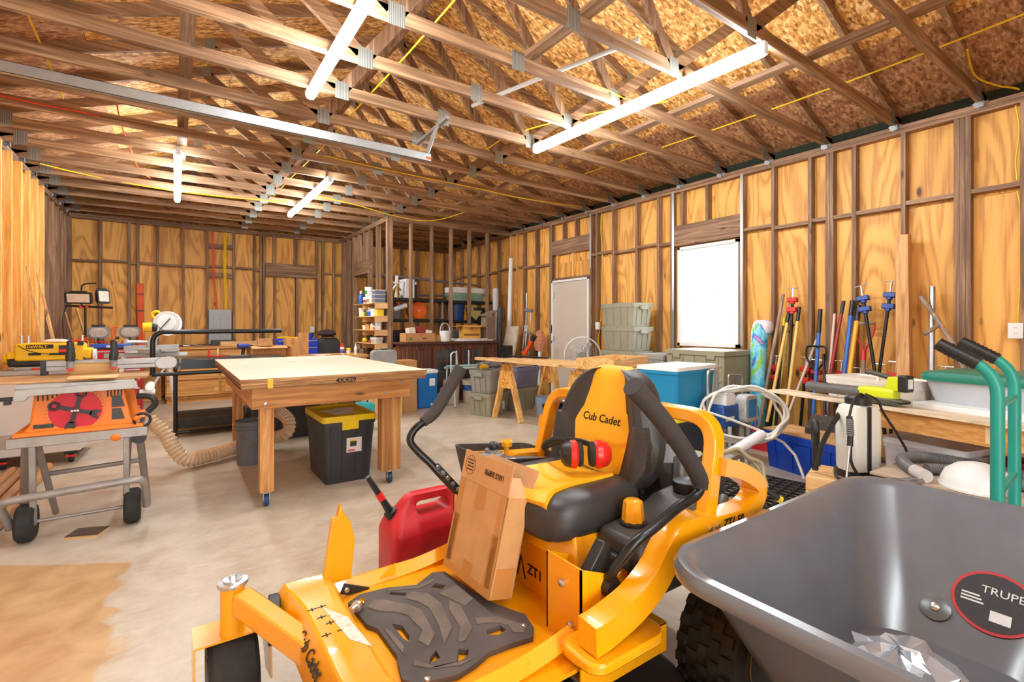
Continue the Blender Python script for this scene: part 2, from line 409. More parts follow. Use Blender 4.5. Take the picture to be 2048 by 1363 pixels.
# door_1 : flat taupe slab
DOORM = pl('taupe_door', srgb(206, 192, 176), .5, 0, .02, 4)
dr = struct(bx(XR+.02, 5.992, .01, XR+.065, 6.888, 2.12).o('door_1', DOORM, None, .003), 'flat taupe door with silver knob in white frame')
bx(XR-.01, 6.89, 0, XR+.085, 6.93, 2.16).box(XR-.01, 5.95, 0, XR+.085, 5.99, 2.16).box(XR-.01, 5.95, 2.122, XR+.085, 6.93, 2.16).o('door_frame', WHT, dr, .003)
B().lathe([(.03, 0), (.03, .01), (.012, .015), (.012, .04), (.028, .05), (.03, .065), (.02, .078), (.004, .08)], (0, 0, 0), 14, 'x').tf(Matrix.Scale(-1, 4, (1, 0, 0))).mv(XR+.02, 6.05, .96).o('door_knob', STEEL, dr)
for z in (.3, 1.1, 1.9): B().cyl((XR+.012, 6.889, z-.05), (XR+.012, 6.889, z+.05), .007, n=8).box(XR+.012, 6.86, z-.05, XR+.0195, 6.889, z+.05).o('hinge', STEEL, dr)
TAPE = pl('blue_tape', srgb(44, 70, 150), .6)
for z in (1.02, 1.2, 1.24): bx(XR-.012, 6.9, z, XR-.0105, 6.925, z+.05+.07*(z > 1.15)).o('tape', TAPE, dr)
bx(XR+.101, YF, 3.26, XR+.16, YB+.2, 3.47).o('light_seal_board', pl('light_seal_board_dark', srgb(52, 62, 52), .9), wr)  # dark board added to stop daylight leaking in under the eave
# ---- wall on the back
wb = struct(bx(XL, YB, 3.222, XR, YB+.089, 3.26).box(XL, YB, 3.18, XR, YB+.089, 3.2195).o('wall_back', stud('x')), 'back stud wall with yellow plywood sheathing')
sheets(wb, XL-.1, XR+.1, (YB+.089, YB+.101), 'x')
struct(bx(XL-.2, YB+.101, -.1, XR+.2, YB+.16, 3.3).o('siding', pl('siding', (1, 1, 1)), wb))
bx(XL, YB, 0, XR, YB+.089, .038).o('bottom_plate', stud('x'), wb)
BS = [-1.43, -1.03, -.63, -.51, -.22, .17, .55, 1.0, 1.36, 1.48, 1.535, 2.16, 2.56, 2.69, 2.92, 3.3, 3.7, 4.1, 4.5, 4.9, 5.3, 5.65]
for x in BS: bx(x-.019, YB, .038, x+.019, YB+.089, 3.18).o('stud', stud('z'), wb, .002, 1)
for a, b in zip(BS, BS[1:]):
    if b-a < .07 or 1.5 < a < 2.6: continue
    z = 2.46+random.uniform(-.02, .02)
    bx(a+.019, YB+.004, z, b-.019, YB+.089, z+.038).o('blocking', stud('x'), wb)
bx(1.56, YB-.001, 2.36, 2.545, YB+.06, 2.63).o('header', stud('x'), wb, .003)
for x in (1.72, 2.13): bx(x-.019, YB, 2.63, x+.019, YB+.089, 3.18).o('cripple_stud', stud('z'), wb)
for x in (1.74, 2.16): bx(x-.019, YB+.03, .038, x+.019, YB+.089, 2.36).o('cripple_stud', stud('z'), wb)
for z in (2.28, 2.84): bx(.57, YB+.02, z, .98, YB+.07, z+.09).o('blocking', stud('x'), wb)
# ---- wall with the fresh yellow studs
wl = struct(bx(XL-.089, YF, 3.222, XL, YB+.089, 3.26).box(XL-.089, YF, 3.18, XL, YB+.089, 3.2195).o('wall_left', stud('y')), 'side wall of fresh yellow and weathered brown studs')
sheets(wl, YF, YB+.2, (XL-.101, XL-.089), 'y', [(1.2, 4.1, 0, 2.5)])
bx(XL-.089, 4.1, 0, XL, YB, .038).o('bottom_plate', stud('y'), wl)
LS = [4.2, 4.6, 5.0, 5.4, 5.8, 6.2, 6.45, 6.85, 7.24, 7.65, 8.03, 8.45, 8.80, 9.15, 9.45, 9.85, 10.2, 10.55, 10.85, 11.05]
for y in LS:
    nw = y < 9.0
    bx(XL-.089, y-.038, .038, XL+(.05 if nw else .0), y, 3.18).o('stud', neww('z') if nw else stud('z'), wl, .002, 1)
struct(bx(XL-.15, YF, -.1, XL-.101, 1.2, 3.3).box(XL-.15, 4.1, -.1, XL-.101, YB+.2, 3.3).box(XL-.15, 1.2, 2.5, XL-.101, 4.1, 3.3).o('siding', pl('siding', (1, 1, 1)), wl))
bx(XL-.16, YF, 3.26, XL-.101, YB+.2, 3.47).o('light_seal_board', pl('light_seal_board_dark', srgb(52, 62, 52), .9), wl)  # same added board against daylight at the opposite eave
gd = struct(bx(XL-.09, 1.2, 0, XL-.06, 4.1, .6).o('door_2', WHT), 'closed white sectional garage door')
for k in range(1, 4): bx(XL-.09, 1.2, .605*k, XL-.06, 4.1, .605*k+.6).o('panel', WHT, gd)
bx(XL-.09, 1.2, 2.42, XL-.06, 4.1, 2.5).o('panel', WHT, gd)
# ---- wall behind the photographer with a wide open doorway
wf = struct(bx(XL-.1, YF-.1, 2.6, XR+.1, YF, 3.3).box(XL-.1, YF-.1, 0, XL+.7, YF, 2.6).box(XL+2.6, YF-.1, 0, XR+.1, YF, 2.6).o('wall_front', SHEATH), 'end wall with an open doorway')
# gable infill above the end walls
for y in (YF-.1, YB+.1):
    struct(B().prism([(XL-.1, 3.26), (XR+.1, 3.26), (XR+.1, deck(XR)), (RX, deck(RX)), (XL-.1, deck(XR))], y, y+.02, 'xz').o('gable', OSBM, wf if y < 0 else wb))
# ---- storeroom partition in the corner
PX, PY = 3.08, 8.22
ps = struct(bx(PX, PY, 3.222, PX+.089, YB, 3.26).box(PX, PY, 3.18, PX+.089, YB, 3.2195).o('wall_partition_side', stud('y')), 'open stud partition beside the small shelves')
for y in (8.26, 8.31, 8.82, 9.28, 10.22, 10.27, 10.62, 10.66, 10.9, 11.06): bx(PX, y-.038, .038, PX+.089, y, 3.18).o('stud', stud('z'), ps, .002, 1)
bx(PX+.005, 9.24, 2.36, PX+.085, 10.23, 2.62).o('header', stud('y'), ps, .003)
for y in (9.55, 9.92): bx(PX, y-.038, 2.62, PX+.089, y, 3.18).o('cripple_stud', stud('z'), ps)
pf = struct(bx(PX+.09, PY, 3.222, XR, PY+.089, 3.26).box(PX+.09, PY, 3.18, XR, PY+.089, 3.2195).o('wall_partition_front', stud('x')), 'open stud partition in front of the black shelving')
for x in (3.16, 3.53, 3.94, 4.34, 4.74, 5.15): bx(x-.019, PY, .038, x+.019, PY+.089, 3.18).o('stud', stud('z'), pf, .002, 1)
bx(PX+.09, PY, 0, 5.7, PY+.089, .038).o('bottom_plate', stud('x'), pf)
# ---- roof : deck sheets, trusses, braces
ce = struct(bx(RX-.02, YF-.1, deck(RX)+.013, RX+.02, YB+.2, deck(RX)+.05).o('ceiling', stud('y')), 'open truss roof with oriented strand board deck')
for side in (-1, 1):
    xe = RX+side*4.15
    q = [(RX, YF-.12, deck(RX)+.02), (xe, YF-.12, deck(xe)+.02), (xe, YB+.25, deck(xe)+.02), (RX, YB+.25, deck(RX)+.02)]
    B().loft([q, [(p[0], p[1], p[2]+.03) for p in q]]).o('light_seal_cover', pl('light_seal_grey', srgb(90, 84, 80), .9), ce, smooth=False)  # unseen layer added above the deck to block sky light at the seams
for side in (-1, 1):
    for r in range(4):
        d0, d1 = (0, .50, 1.70, 2.90)[r], (.50, 1.70, 2.90, 4.15)[r]
        off = .61 if r % 2 else 0
        y = YF-.1-off
        while y < YB+.2:
            y0, y1 = max(y, YF-.1)+.002, min(y+2.44, YB+.2)-.002
            ca = math.cos(math.atan(SL))
            xa, xb = RX+side*(d0*ca+.002), RX+side*(d1*ca-.002)
            za, zb = deck(xa), deck(xb)
            q = [(xa, y0, za), (xb, y0, zb), (xb, y1, zb), (xa, y1, za)]
            B().loft([q, [(p[0], p[1], p[2]+.012) for p in q]]).o('roof_board', OSBR if r == 3 else OSBM, ce, smooth=False)
            y += 2.44
def member(parent, name, p, q, up=(0, 1, 0), w_=.089, t=.038):
    return B().beam(p, q, w_, t, up).o(name, wood('truss', srgb(146, 110, 80), srgb(198, 158, 120), 'x') if abs(q[0]-p[0]) > abs(q[2]-p[2]) else stud('z'), parent, smooth=False)
mg, ntg, bsg = base('gusset_steel')
wv = _n(ntg, 'ShaderNodeTexWave'); wv.inputs['Scale'].default_value = 28; wv.bands_direction = 'X'; ntg.links.new(coords(ntg, (1, 1, 1), False), wv.inputs[0])
ntg.links.new(ramp(ntg, wv.outputs[1], [(.2, srgb(110, 110, 105)), (.6, srgb(168, 168, 160))]), bsg.inputs['Base Color'])
bsg.inputs['Metallic'].default_value = .5; bsg.inputs['Roughness'].default_value = .5
gus = bx(-.05, -.001, -.065, .05, .001, .065).mesh('gusset_plate', mg)
tie = B().box(-.045, -.03, 0, -.043, .03, .05).add([(-.0015, -.055, .055), (-.0015, .055, .055), (-.0015, .02, 0), (-.0015, -.02, 0), (.0005, -.055, .055), (.0005, .055, .055), (.0005, .02, 0), (.0005, -.02, 0)],
        [(0, 1, 2, 3), (7, 6, 5, 4), (0, 4, 5, 1), (1, 5, 6, 2), (2, 6, 7, 3), (3, 7, 4, 0)]).add([(-.08, -.022, .045), (0, -.022, .045), (0, -.022, .0), (-.08, -.022, .1), (-.08, -.02, .045), (0, -.02, .045), (0, -.02, .0), (-.08, -.02, .1)],
        [(0, 1, 2, 3), (7, 6, 5, 4), (0, 4, 5, 1), (1, 5, 6, 2), (2, 6, 7, 3), (3, 7, 4, 0)]).mesh('hurricane_tie', GALV)
TY = [1.14+.604*k for k in range(-5, 17)]
zc = 3.26+.0445
def node(x, z, tr, y, s=1., dy=-.0195):
    g = bpy.data.objects.new('gusset_plate', gus); COL.objects.link(g); g.parent = tr; g.location = (x, y+dy, z); g.scale = (s, 1, s)
tch = lambda x: deck(x)-.047
for i, y in enumerate(TY):
    tr = member(ce, 'roof_truss', (XL-.5, y, zc), (XR+.5, y, zc))
    for sd in (-1, 1):
        xe = RX+sd*(XR-RX+.55)
        member(tr, 'top_chord', (RX, y, tch(RX)), (xe, y, tch(xe)))
        nb = RX+sd*.96
        xm = RX+sd*1.85
        dy = .0
        member(tr, 'web', (RX+sd*.03, y+dy, tch(RX)-.05), (nb, y+dy, zc+.03))
        member(tr, 'web', (xm, y+dy, tch(xm)-.03), (nb+sd*.06, y+dy, zc+.03))
        node(nb+sd*.02, zc, tr, y, 1.1); node(xm, tch(xm), tr, y, .8)
        node(RX+sd*(XR-RX-.12), zc+.02, tr, y, 1.1)
    node(RX, tch(RX)-.03, tr, y, 1.2); node(RX-.04, zc, tr, y, 1.1)
    t = bpy.data.objects.new('hurricane_tie', tie); COL.objects.link(t); t.parent = wr; t.location = (XR-.001, y, 3.215)
    t = bpy.data.objects.new('hurricane_tie', tie); COL.objects.link(t); t.parent = wl; t.location = (XL+.001, y, 3.215); t.rotation_euler = (0, 0, PI)
for x, y0, y1 in ((.085, YF, 7.6), (3.93, .3, 8.0), (2.2, 1.9, 2.95)):
    bx(x-.0445, y0, 3.351, x+.0445, y1, 3.389).o('brace', stud('y'), ce)
bx(-1.3, YB+.0, 3.3, XR, YB+.05, 3.36).o('brace', stud('x'), ce)
# ------------------------------------------------------------------ lamps
TUBEM = emit('lit_tube', (.86, .95, 1.), TUBE)
def tube_light(x, y0, y1, x1, label, z=3.2):
    t = thing('tube_light', label, 'light', (x, y0, z), 0, 'ceiling tube lights')
    L = math.hypot(y1-y0, x1-x); t.rotation_euler = (0, 0, -math.atan2(x1-x, y1-y0))
    bx(-.022, .02, .028, .022, L-.02, .055).o('housing', WHT, t)
    B().tube([(0, .01, 0), (0, L-.01, 0)], .038, 14).o('diffuser', TUBEM, t)
    for y in (0, L): B().box(-.026, y-.012, -.028, .026, y+.012, .056).o('end_cap', WHT, t, .003)
tube_light(.91, 1.75, 4.15, .91, 'long lit tube light overhead between the work table and the mower')
tube_light(3.27, 1.72, 4.09, 3.15, 'long lit tube light overhead nearest the window')
tube_light(.05, 6.33, 8.75, .06, 'lit tube light hung beside the flat brace near the back wall')
tube_light(1.65, 6.43, 8.86, 1.62, 'lit tube light overhead nearest the storeroom partition')
tube_light(1.2, -2.0, .4, 1.2, 'added unseen tube light behind the photographer near the open doorway')  # extra tube added out of view to light the near end
# ------------------------------------------------------------------ riding mower (front points to -x)
def wp(b, name, mat, parent, **k):
    l = parent.matrix_world if False else parent.location
    q = parent
    off = V((0, 0, 0))
    while q is not None: off += q.location; q = q.parent
    return b.mv(-off.x, -off.y, -off.z).o(name, mat, parent, **k)
def carve(ob, cutters):
    for c in cutters:
        co = bpy.data.objects.new('cutter', c.mesh('cutter', None)); COL.objects.link(co)
        md = ob.modifiers.new('cut', 'BOOLEAN'); md.operation = 'DIFFERENCE'; md.object = co; md.solver = 'EXACT'
        bpy.context.view_layer.update()
        me = bpy.data.meshes.new_from_object(ob.evaluated_get(bpy.context.evaluated_depsgraph_get()))
        ob.modifiers.clear(); ob.data = me; bpy.data.objects.remove(co)
    ob.data.set_sharp_from_angle(angle=math.radians(35)); return ob
YEL = pl('mower_yellow', srgb(244, 164, 8), .28, 0, .04, 4, 0, .5)
SEATY = pl('seat_yellow', srgb(252, 184, 22), .45, 0, .04, 5, .05)
SEATB = pl('seat_black', srgb(52, 50, 50), .42, 0, .12, 40, .1)
CARB = pl('carbon_vinyl', srgb(58, 56, 56), .4, 0, .35, 120, .3)
DKG = pl('dark_grey_plastic', srgb(66, 64, 62), .5, 0, .12, 10)
OX, OY = 1.2, 1.455
mo = thing('riding_mower', 'yellow and black zero-turn riding mower with a high seat', 'mower', (OX, OY, 0))
sy = lambda y: 2*OY-y
# foot pan and nose
wp(B().prism([(.36, 1.02), (1.08, 1.02), (1.08, 1.89), (.36, 1.89)], .374, .386), 'foot_pan', YEL, mo)
nose = []
for y, ex, top in ((1.90, .02, .40), (1.86, 0, .445), (1.74, 0, .447), (1.70, .012, .432), (1.24, .012, .432), (1.20, 0, .447), (1.05, 0, .445), (1.01, .02, .40)):
    fx = .28+.06*max(0, 1-abs(y-OY)/.43)+ex
    nose.append([(fx, y, .28), (fx-.005, y, top-.06), (fx+.035, y, top), (.465, y, top), (.49, y, .388), (.49, y, .375), (fx+.02, y, .28)])
wp(B().loft(nose), 'nose_cover', YEL, mo, bevel=.006)
for y in (1.80, 1.11):
    f = wp(B().prism(rrect(.15, .11, .02, 3, y, .365), .262, .30, 'yz').rot('Z', -9 if y > OY else 9, (.29, y, .36)), 'headlight', BLK, mo, bevel=.004)
    wp(B().prism(rrect(.11, .07, .015, 3, y, .365), .258, .265, 'yz').rot('Z', -9 if y > OY else 9, (.29, y, .36)), 'lens', WHT, f)
BLKT = pl('black_print', srgb(28, 26, 24), .5)
tx = text('lettering', 'Cub Cadet', .052, BLKT, mo, (.3165-OX, 1.62-OY, .3805), Matrix(((0, .555, -.832), (-1, 0, 0), (0, .832, .555))).to_euler(), shear=.25, bold=.0006)
for i, (x, y) in enumerate(((.37, 1.66), (.40, 1.66), (.385, 1.60), (.40, 1.555), (.42, 1.50), (.375, 1.50))):
    wp(B().box(x-.014, y-.002, .4325, x+.014, y+.002, .4335).box(x-.002, y-.01, .4325, x+.002, y+.01, .4335), 'drain_slot', BLKT, mo)
dq = [(.40, 1.655), (.452, 1.555), (.468, 1.372), (.425, 1.44)]
wp(B().loft([[(x, y, .4325) for x, y in dq], [(x, y, .4338) for x, y in dq]]), 'warning_decal', pl('decal_white', srgb(232, 226, 206), .4, 0, .45, 70), mo)
# rubber foot mat with cut-outs and raised ribs
MATM = pl('dusty_rubber', srgb(82, 74, 70), .7, 0, .3, 8, .1)
out = [(.493, 1.687), (.541, 1.716), (.636, 1.704), (.73, 1.66), (.817, 1.708), (.86, 1.69), (.88, 1.5), (.90, 1.40), (.93, 1.33), (.95, 1.29), (.929, 1.213), (.901, 1.182), (.828, 1.194), (.754, 1.20), (.70, 1.181), (.636, 1.17), (.53, 1.20), (.505, 1.24), (.523, 1.319), (.53, 1.337), (.527, 1.492), (.506, 1.53), (.5, 1.634)]
mat_ = B().prism(out, .387, .403).o('foot_mat', MATM)
holes = [[(.564, 1.632), (.604, 1.62), (.614, 1.581), (.579, 1.595)], [(.571, 1.49), (.595, 1.463), (.594, 1.40), (.581, 1.375), (.573, 1.397)], [(.606, 1.277), (.631, 1.295), (.628, 1.258), (.589, 1.251)],
         [(.687, 1.26), (.711, 1.243), (.695, 1.219), (.653, 1.21)], [(.766, 1.613), (.793, 1.632), (.818, 1.596), (.793, 1.582)], [(.624, 1.658), (.638, 1.666), (.681, 1.633), (.668, 1.616)], [(.803, 1.291), (.85, 1.286), (.853, 1.256), (.82, 1.248), (.791, 1.267)]]
carve(mat_, [B().prism(h, .37, .42) for h in holes])
mat_.parent = mo; mat_.location = (-OX, -OY, 0)
MATR = pl('dusty_rubber_rib', srgb(110, 98, 88), .75, 0, .25, 10, .1)
for poly in ([(.535, 1.62), (.57, 1.645), (.60, 1.63), (.62, 1.60), (.66, 1.55), (.68, 1.50), (.66, 1.36), (.62, 1.32), (.605, 1.36), (.635, 1.40), (.63, 1.50), (.60, 1.545), (.56, 1.575)],
             [(.66, 1.60), (.70, 1.62), (.74, 1.58), (.75, 1.50), (.72, 1.36), (.66, 1.30), (.69, 1.40), (.705, 1.50), (.69, 1.555)],
             [(.63, 1.69), (.72, 1.645), (.80, 1.66), (.80, 1.645), (.73, 1.63), (.68, 1.655), (.63, 1.675)],
             [(.78, 1.50), (.80, 1.45), (.77, 1.32), (.72, 1.28), (.70, 1.29), (.74, 1.35), (.755, 1.45)],
             [(.55, 1.27), (.585, 1.23), (.66, 1.195), (.70, 1.20), (.60, 1.225), (.56, 1.29)],
             [(.80, 1.36), (.86, 1.33), (.91, 1.25), (.89, 1.21), (.86, 1.23), (.87, 1.27), (.84, 1.31), (.79, 1.33)],
             [(.555, 1.45), (.56, 1.36), (.545, 1.33), (.54, 1.48)], [(.77, 1.56), (.85, 1.57), (.855, 1.46), (.81, 1.44)]):
    wp(B().prism(poly, .402, .407), 'rib', MATR, mo, bevel=.002)
for x, y in ((.52, 1.66), (.91, 1.24), (.56, 1.20)): wp(B().lathe([(.009, 0), (.008, .004), (.003, .006)], (x, y, .403), 10), 'screw', STEEL, mo)
# side rails, front arms, casters
for y in (1.10, 1.81):
    wp(B().tube(fillet([(.45, y, .385), (.80, y, .39), (1.08, y, .44)], .1), .034, 4, flat=1).rot('X', 0), 'side_rail', YEL, mo, smooth=False)
for s in (1, -1):
    Y = (lambda y: y) if s > 0 else sy
    wp(B().beam((.19, Y(1.89), .415), (.43, Y(1.40), .325), .06, .075), 'front_arm', YEL, mo, bevel=.006)
    wp(B().lathe([(.038, .30), (.038, .462)], (.17, Y(1.92), 0), 20), 'spindle', YEL, mo)
    cp = wp(B().lathe([(.046, .462), (.048, .468), (.046, .476), (.03, .479), (.03, .483), (.004, .484)], (.17, Y(1.92), 0), 24), 'spindle_cap', STEEL, mo)
    wp(B().lathe([(.012, .482), (.012, .494)], (.17, Y(1.92), 0), 6), 'nut', STEEL, cp)
    cy = Y(1.95)
    fp = [(cy-.09, .13), (cy-.07, .30), (cy+.07, .30), (cy+.10, .17), (cy+.03, .10)]
    fk = wp(bx(.055, cy-.07, .295, .285, cy+.07, .301).prism(fp, .055, .061, 'yz').prism(fp, .279, .285, 'yz'), 'caster_fork', YEL, mo)
    wh = wp(B().lathe([(.05, -.06), (.12, -.075), (.140, -.06), (.148, -.03), (.148, .03), (.140, .06), (.12, .075), (.05, .06)], (.17, cy, .149), 32, 'x'), 'caster_wheel', RUB, mo)
    wp(B().lathe([(.06, -.076), (.055, -.062), (.055, .062), (.06, .076)], (.17, cy, .149), 18, 'x'), 'rim', GRY, wh)
# upright lift bracket on the far side
br = wp(B().prism([(.505, .70), (.512, .67), (.544, .615), (.556, .55), (.54, .398), (.51, .35), (.436, .365), (.446, .447), (.474, .645), (.492, .65)], 1.815, 1.845, 'xz'), 'lift_bracket', YEL, mo, bevel=.004)
wp(B().beam((.495, 1.765, .415), (.585, 1.765, .375), .008, .034), 'link', BLK, mo); wp(B().lathe([(.009, .006), (.009, -.006), (.004, -.008)], (.508, 1.758, .411), 10, 'y'), 'bolt', GALV, mo)
wp(B().add([(.62, 1.79, .385), (.70, 1.79, .385), (.70, 1.79, .44), (.62, 1.785, .385), (.70, 1.785, .385), (.70, 1.785, .44)], [(0, 1, 2), (5, 4, 3), (0, 3, 4, 1), (1, 4, 5, 2), (2, 5, 3, 0)]), 'gusset', YEL, mo)
# cutting deck
wp(B().loft([[(x, y, .10) for x, y in rrect(.86, 1.24, .25, 5, .93, OY)], [(x, y, .24) for x, y in rrect(.86, 1.24, .25, 5, .93, OY)], [(x, y, .262) for x, y in rrect(.80, 1.18, .24, 5, .93, OY)]]), 'cutting_deck', pl('deck_black', srgb(40, 34, 30), .6), mo)
# seat box, control towers
wp(bx(1.075, 1.16, .35, 1.5, 1.75, .56), 'seat_box', YEL, mo, bevel=.008)
wp(B().loft([[(1.06, 1.16, .56), (1.5, 1.16, .56), (1.5, 1.75, .56), (1.06, 1.75, .56)], [(1.10, 1.22, .66), (1.5, 1.22, .66), (1.5, 1.70, .66), (1.10, 1.70, .66)]]), 'seat_base', YEL, mo, bevel=.008)
text('lettering', 'ZT1', .05, BLKT, mo, (1.0735-OX, 1.442-OY, .44), (math.radians(90), 0, math.radians(-90)), bold=.001)
wp(B().add([(1.0735, 1.51, .41), (1.0735, 1.485, .49), (1.0735, 1.48, .49), (1.0735, 1.45, .41), (1.0735, 1.46, .41), (1.0735, 1.482, .475), (1.0735, 1.50, .41)], [(0, 1, 2, 5, 6), (2, 3, 4, 5)]), 'emblem', BLKT, mo)
for s in (1, -1):
    Y = (lambda y: y) if s > 0 else sy
    t_ = B().box(.985, min(Y(1.06), Y(1.22)), .38, .991, max(Y(1.06), Y(1.22)), .63)
    for yy in (1.06, 1.214): t_.prism([(.985, .38), (1.20, .38), (1.20, .60), (1.14, .57), (.985, .63)], min(Y(yy), Y(yy+.006)), max(Y(yy), Y(yy+.006)), 'xz')
    t_.box(1.08, min(Y(1.06), Y(1.22)), .38, 1.2, max(Y(1.06), Y(1.22)), .50)
    tw = wp(t_, 'control_tower', YEL, mo)
    for x, y, z in ((.984, 1.14, .56), (.984, 1.10, .45)): wp(B().lathe([(.012, 0), (.012, -.01), (.005, -.013)], (x, Y(y), z), 8, 'x'), 'bolt', STEEL, tw)
    wp(B().prism([(1.03, .60), (1.10, .68), (1.13, .66), (1.12, .58), (1.06, .53)], Y(1.075), Y(1.115), 'xz'), 'pivot_cover', BLK, mo, bevel=.005)
    wp(B().lathe([(.03, 0), (.034, .01), (.034, .03), (.02, .035)], (1.10, Y(1.035), .55), 9, 'y'), 'adjust_knob', BLK, mo)
# lap bars
def lapbar(pts, k, cap):
    P = spline(pts, 7)
    n = int(len(P)*k)
    o_ = wp(B().tube(P[n-2:], .0165, 12), 'lap_bar', BLKM, mo)
    wp(B().tube(P[:n], [.031-.004*(i/n) if i < n-3 else .024 for i in range(n)], 14), 'grip', pl('grip_foam', srgb(58, 54, 52), .75, 0, .12, 60, .15), o_)
lapbar([(1.105, .97, 1.172), (1.20, .965, 1.09), (1.30, .96, .99), (1.394, .962, .884), (1.432, .966, .825), (1.41, .97, .79), (1.33, .98, .765), (1.23, .985, .728), (1.15, 1.0, .69), (1.10, 1.03, .62), (1.09, 1.05, .58)], .45, 0)
lapbar([(1.103, 2.0, 1.152), (1.04, 2.0, 1.06), (.975, 2.0, .967), (.92, 2.0, .925), (.87, 2.0, .89), (.852, 2.0, .845), (.885, 1.99, .795), (.93, 1.97, .745), (.98, 1.94, .68), (1.05, 1.88, .60)], .36, 0)
lb = wp(B().beam((.955, 1.975, .725), (1.04, 1.90, .61), .05, .03), 'lap_bar_mount', BLK, mo, bevel=.006)
for q in range(5):
    p = V((.955, 1.955, .74)).lerp(V((1.04, 1.88, .625)), .1+.2*q); wp(B().lathe([(.009, 0), (.009, -.008)], (p.x-.01, p.y-.008, p.z), 8, 'y'), 'boss', STEEL if q in (0, 2) else GRY, lb)
# curved side frames, rear hoops, roll frame
FR = [(.93, .50), (.985, .505), (1.106, .535), (1.20, .585), (1.26, .645), (1.32, .69), (1.39, .695), (1.50, .685), (1.62, .678), (1.70, .682), (1.76, .71), (1.775, .755), (1.72, .80), (1.62, .845), (1.54, .865)]
for s in (1, -1):
    yb = .975 if s < 0 else sy(.975)
    P = spline([(x, yb, z) for x, z in (FR if s < 0 else FR[3:])], 4); rings = []
    for i, p in enumerate(P):
        t_ = (P[min(i+1, len(P)-1)]-P[max(i-1, 0)]).normalized(); nrm = V((-t_.z, 0, t_.x)); hh = .042 if i < 26 else .03; ww = .035
        rings.append([p+nrm*hh+V((0, ww, 0)), p+nrm*hh*.92+V((0, -ww, 0)), p-nrm*hh+V((0, -ww, 0)), p-nrm*hh+V((0, ww, 0))])
    fr = wp(B().loft(rings), 'side_frame', YEL, mo, bevel=.009)
    if s < 0:
        text('lettering', 'ZT1 50', .040, BLKT, mo, (1.52-OX, yb-.0368-OY, .668), (math.radians(90), math.radians(2), 0), shear=.2, bold=.0006)
        for x in (1.445, 1.485): wp(B().lathe([(.008, 0), (.008, -.008), (.003, -.010)], (x, yb-.035, .684), 8, 'y'), 'bolt', STEEL, fr)
        wp(B().prism(rrect(.30, .16, .05, 5, 1.05, .99), .425, .455), 'mount_plate', YEL, mo, bevel=.006)
        tb = wp(B().box(.93, 1.0, .31, 1.30, 1.006, .40).box(.93, 1.10, .31, 1.30, 1.106, .40).box(.93, 1.0, .395, 1.30, 1.106, .401), 'deck_hanger', YEL, mo)
        wp(bx(1.08, .998, .345, 1.19, .9995, .385), 'decal', pl('decal_white2', srgb(236, 232, 224), .4), tb)
        B_ = pl('decal_blue', srgb(40, 90, 180), .4); Y_ = pl('decal_yellow', srgb(250, 200, 40), .4)
        wp(B().lathe([(.014, 0), (.014, -.001)], (1.10, .998, .365), 14, 'y'), 'decal_symbol', B_, tb)
        for x in (1.135, 1.17): wp(B().prism([(x-.016, .352), (x+.016, .352), (x, .38)], .9965, .998, 'xz'), 'decal_symbol', Y_, tb)
        wp(B().cyl((.95, 1.02, .34), (.95, 1.10, .34), .012), 'hanger_pin', STEEL, tb)
    else:
        wp(B().prism(rrect(.12, .10, .04, 5, 1.12, sy(1.0)), .425, .455), 'mount_plate', YEL, mo, bevel=.006)
hoop = fillet([(1.50, .995, .68), (1.575, .995, 1.02), (1.60, sy(.995), 1.02), (1.50, sy(.995), .68)], .11, 7)
rings = []
for i, p in enumerate(hoop):
    t_ = (hoop[min(i+1, len(hoop)-1)]-hoop[max(i-1, 0)]).normalized(); sd = V((1, 0, 0)); nrm = t_.cross(sd).normalized()
    rings.append([p+sd*.03+nrm*.024, p-sd*.03+nrm*.024, p-sd*.03-nrm*.024, p+sd*.03-nrm*.024])
wp(B().loft(rings), 'roll_frame', YEL, mo, bevel=.006)
# rear wheels
def knobby(r, w_, n=26):
    tr = B()
    for k in range(n):
        for j in range(5):
            a = 2*PI*(k+.5*(j % 2))/n; y = (j-2)*w_/5.2
            c = V((math.cos(a)*r, y, math.sin(a)*r)); d = V((math.cos(a), 0, math.sin(a)))
            tr.beam(c-d*.006, c+d*.012, .03, w_/6.5, (0, 1, 0))
    return tr
for yc in (.93, sy(.93)):
    c = V((1.63, yc, .255))
    ty = wp(B().lathe([(.12, -.09), (.20, -.115), (.235, -.10), (.243, -.05), (.243, .05), (.235, .10), (.20, .115), (.12, .09)], c, 32, 'y'), 'rear_tire', RUB, mo)
    wp(knobby(.242, .2).mv(*c), 'tread', RUB, ty)
    wp(B().lathe([(.02, -.05), (.10, -.06), (.125, -.095), (.125, .095), (.10, .06), (.02, .05)], c, 24, 'y'), 'wheel_hub', YEL, ty)
# engine, tank, side consoles
ENG = pl('engine_grey', srgb(120, 120, 118), .45, .4, .25, 20)
en = wp(B().loft([[(x, y, .42) for x, y in rrect(.42, .5, .06, 4, 1.80, OY)], [(x, y, .70) for x, y in rrect(.42, .5, .06, 4, 1.80, OY)], [(x, y, .78) for x, y in rrect(.30, .38, .1, 4, 1.80, OY)]]), 'engine', BLK, mo)
for (p, q, r) in (((1.64, 1.20, .70), (1.72, 1.25, .80), .03), ((1.66, 1.12, .66), (1.78, 1.15, .70), .022), ((1.70, 1.16, .58), (1.70, 1.16, .72), .035), ((1.62, 1.10, .60), (1.62, 1.16, .60), .03), ((1.75, 1.10, .62), (1.82, 1.12, .66), .018)):
    wp(B().cyl(p, q, r, n=12), 'engine_pipe', ENG, en)
wp(B().tube(spline([(1.58, 1.10, .62), (1.585, 1.10, .72), (1.62, 1.11, .80), (1.69, 1.15, .80)], 6), .022, 10), 'intake_hose', GRY, en)
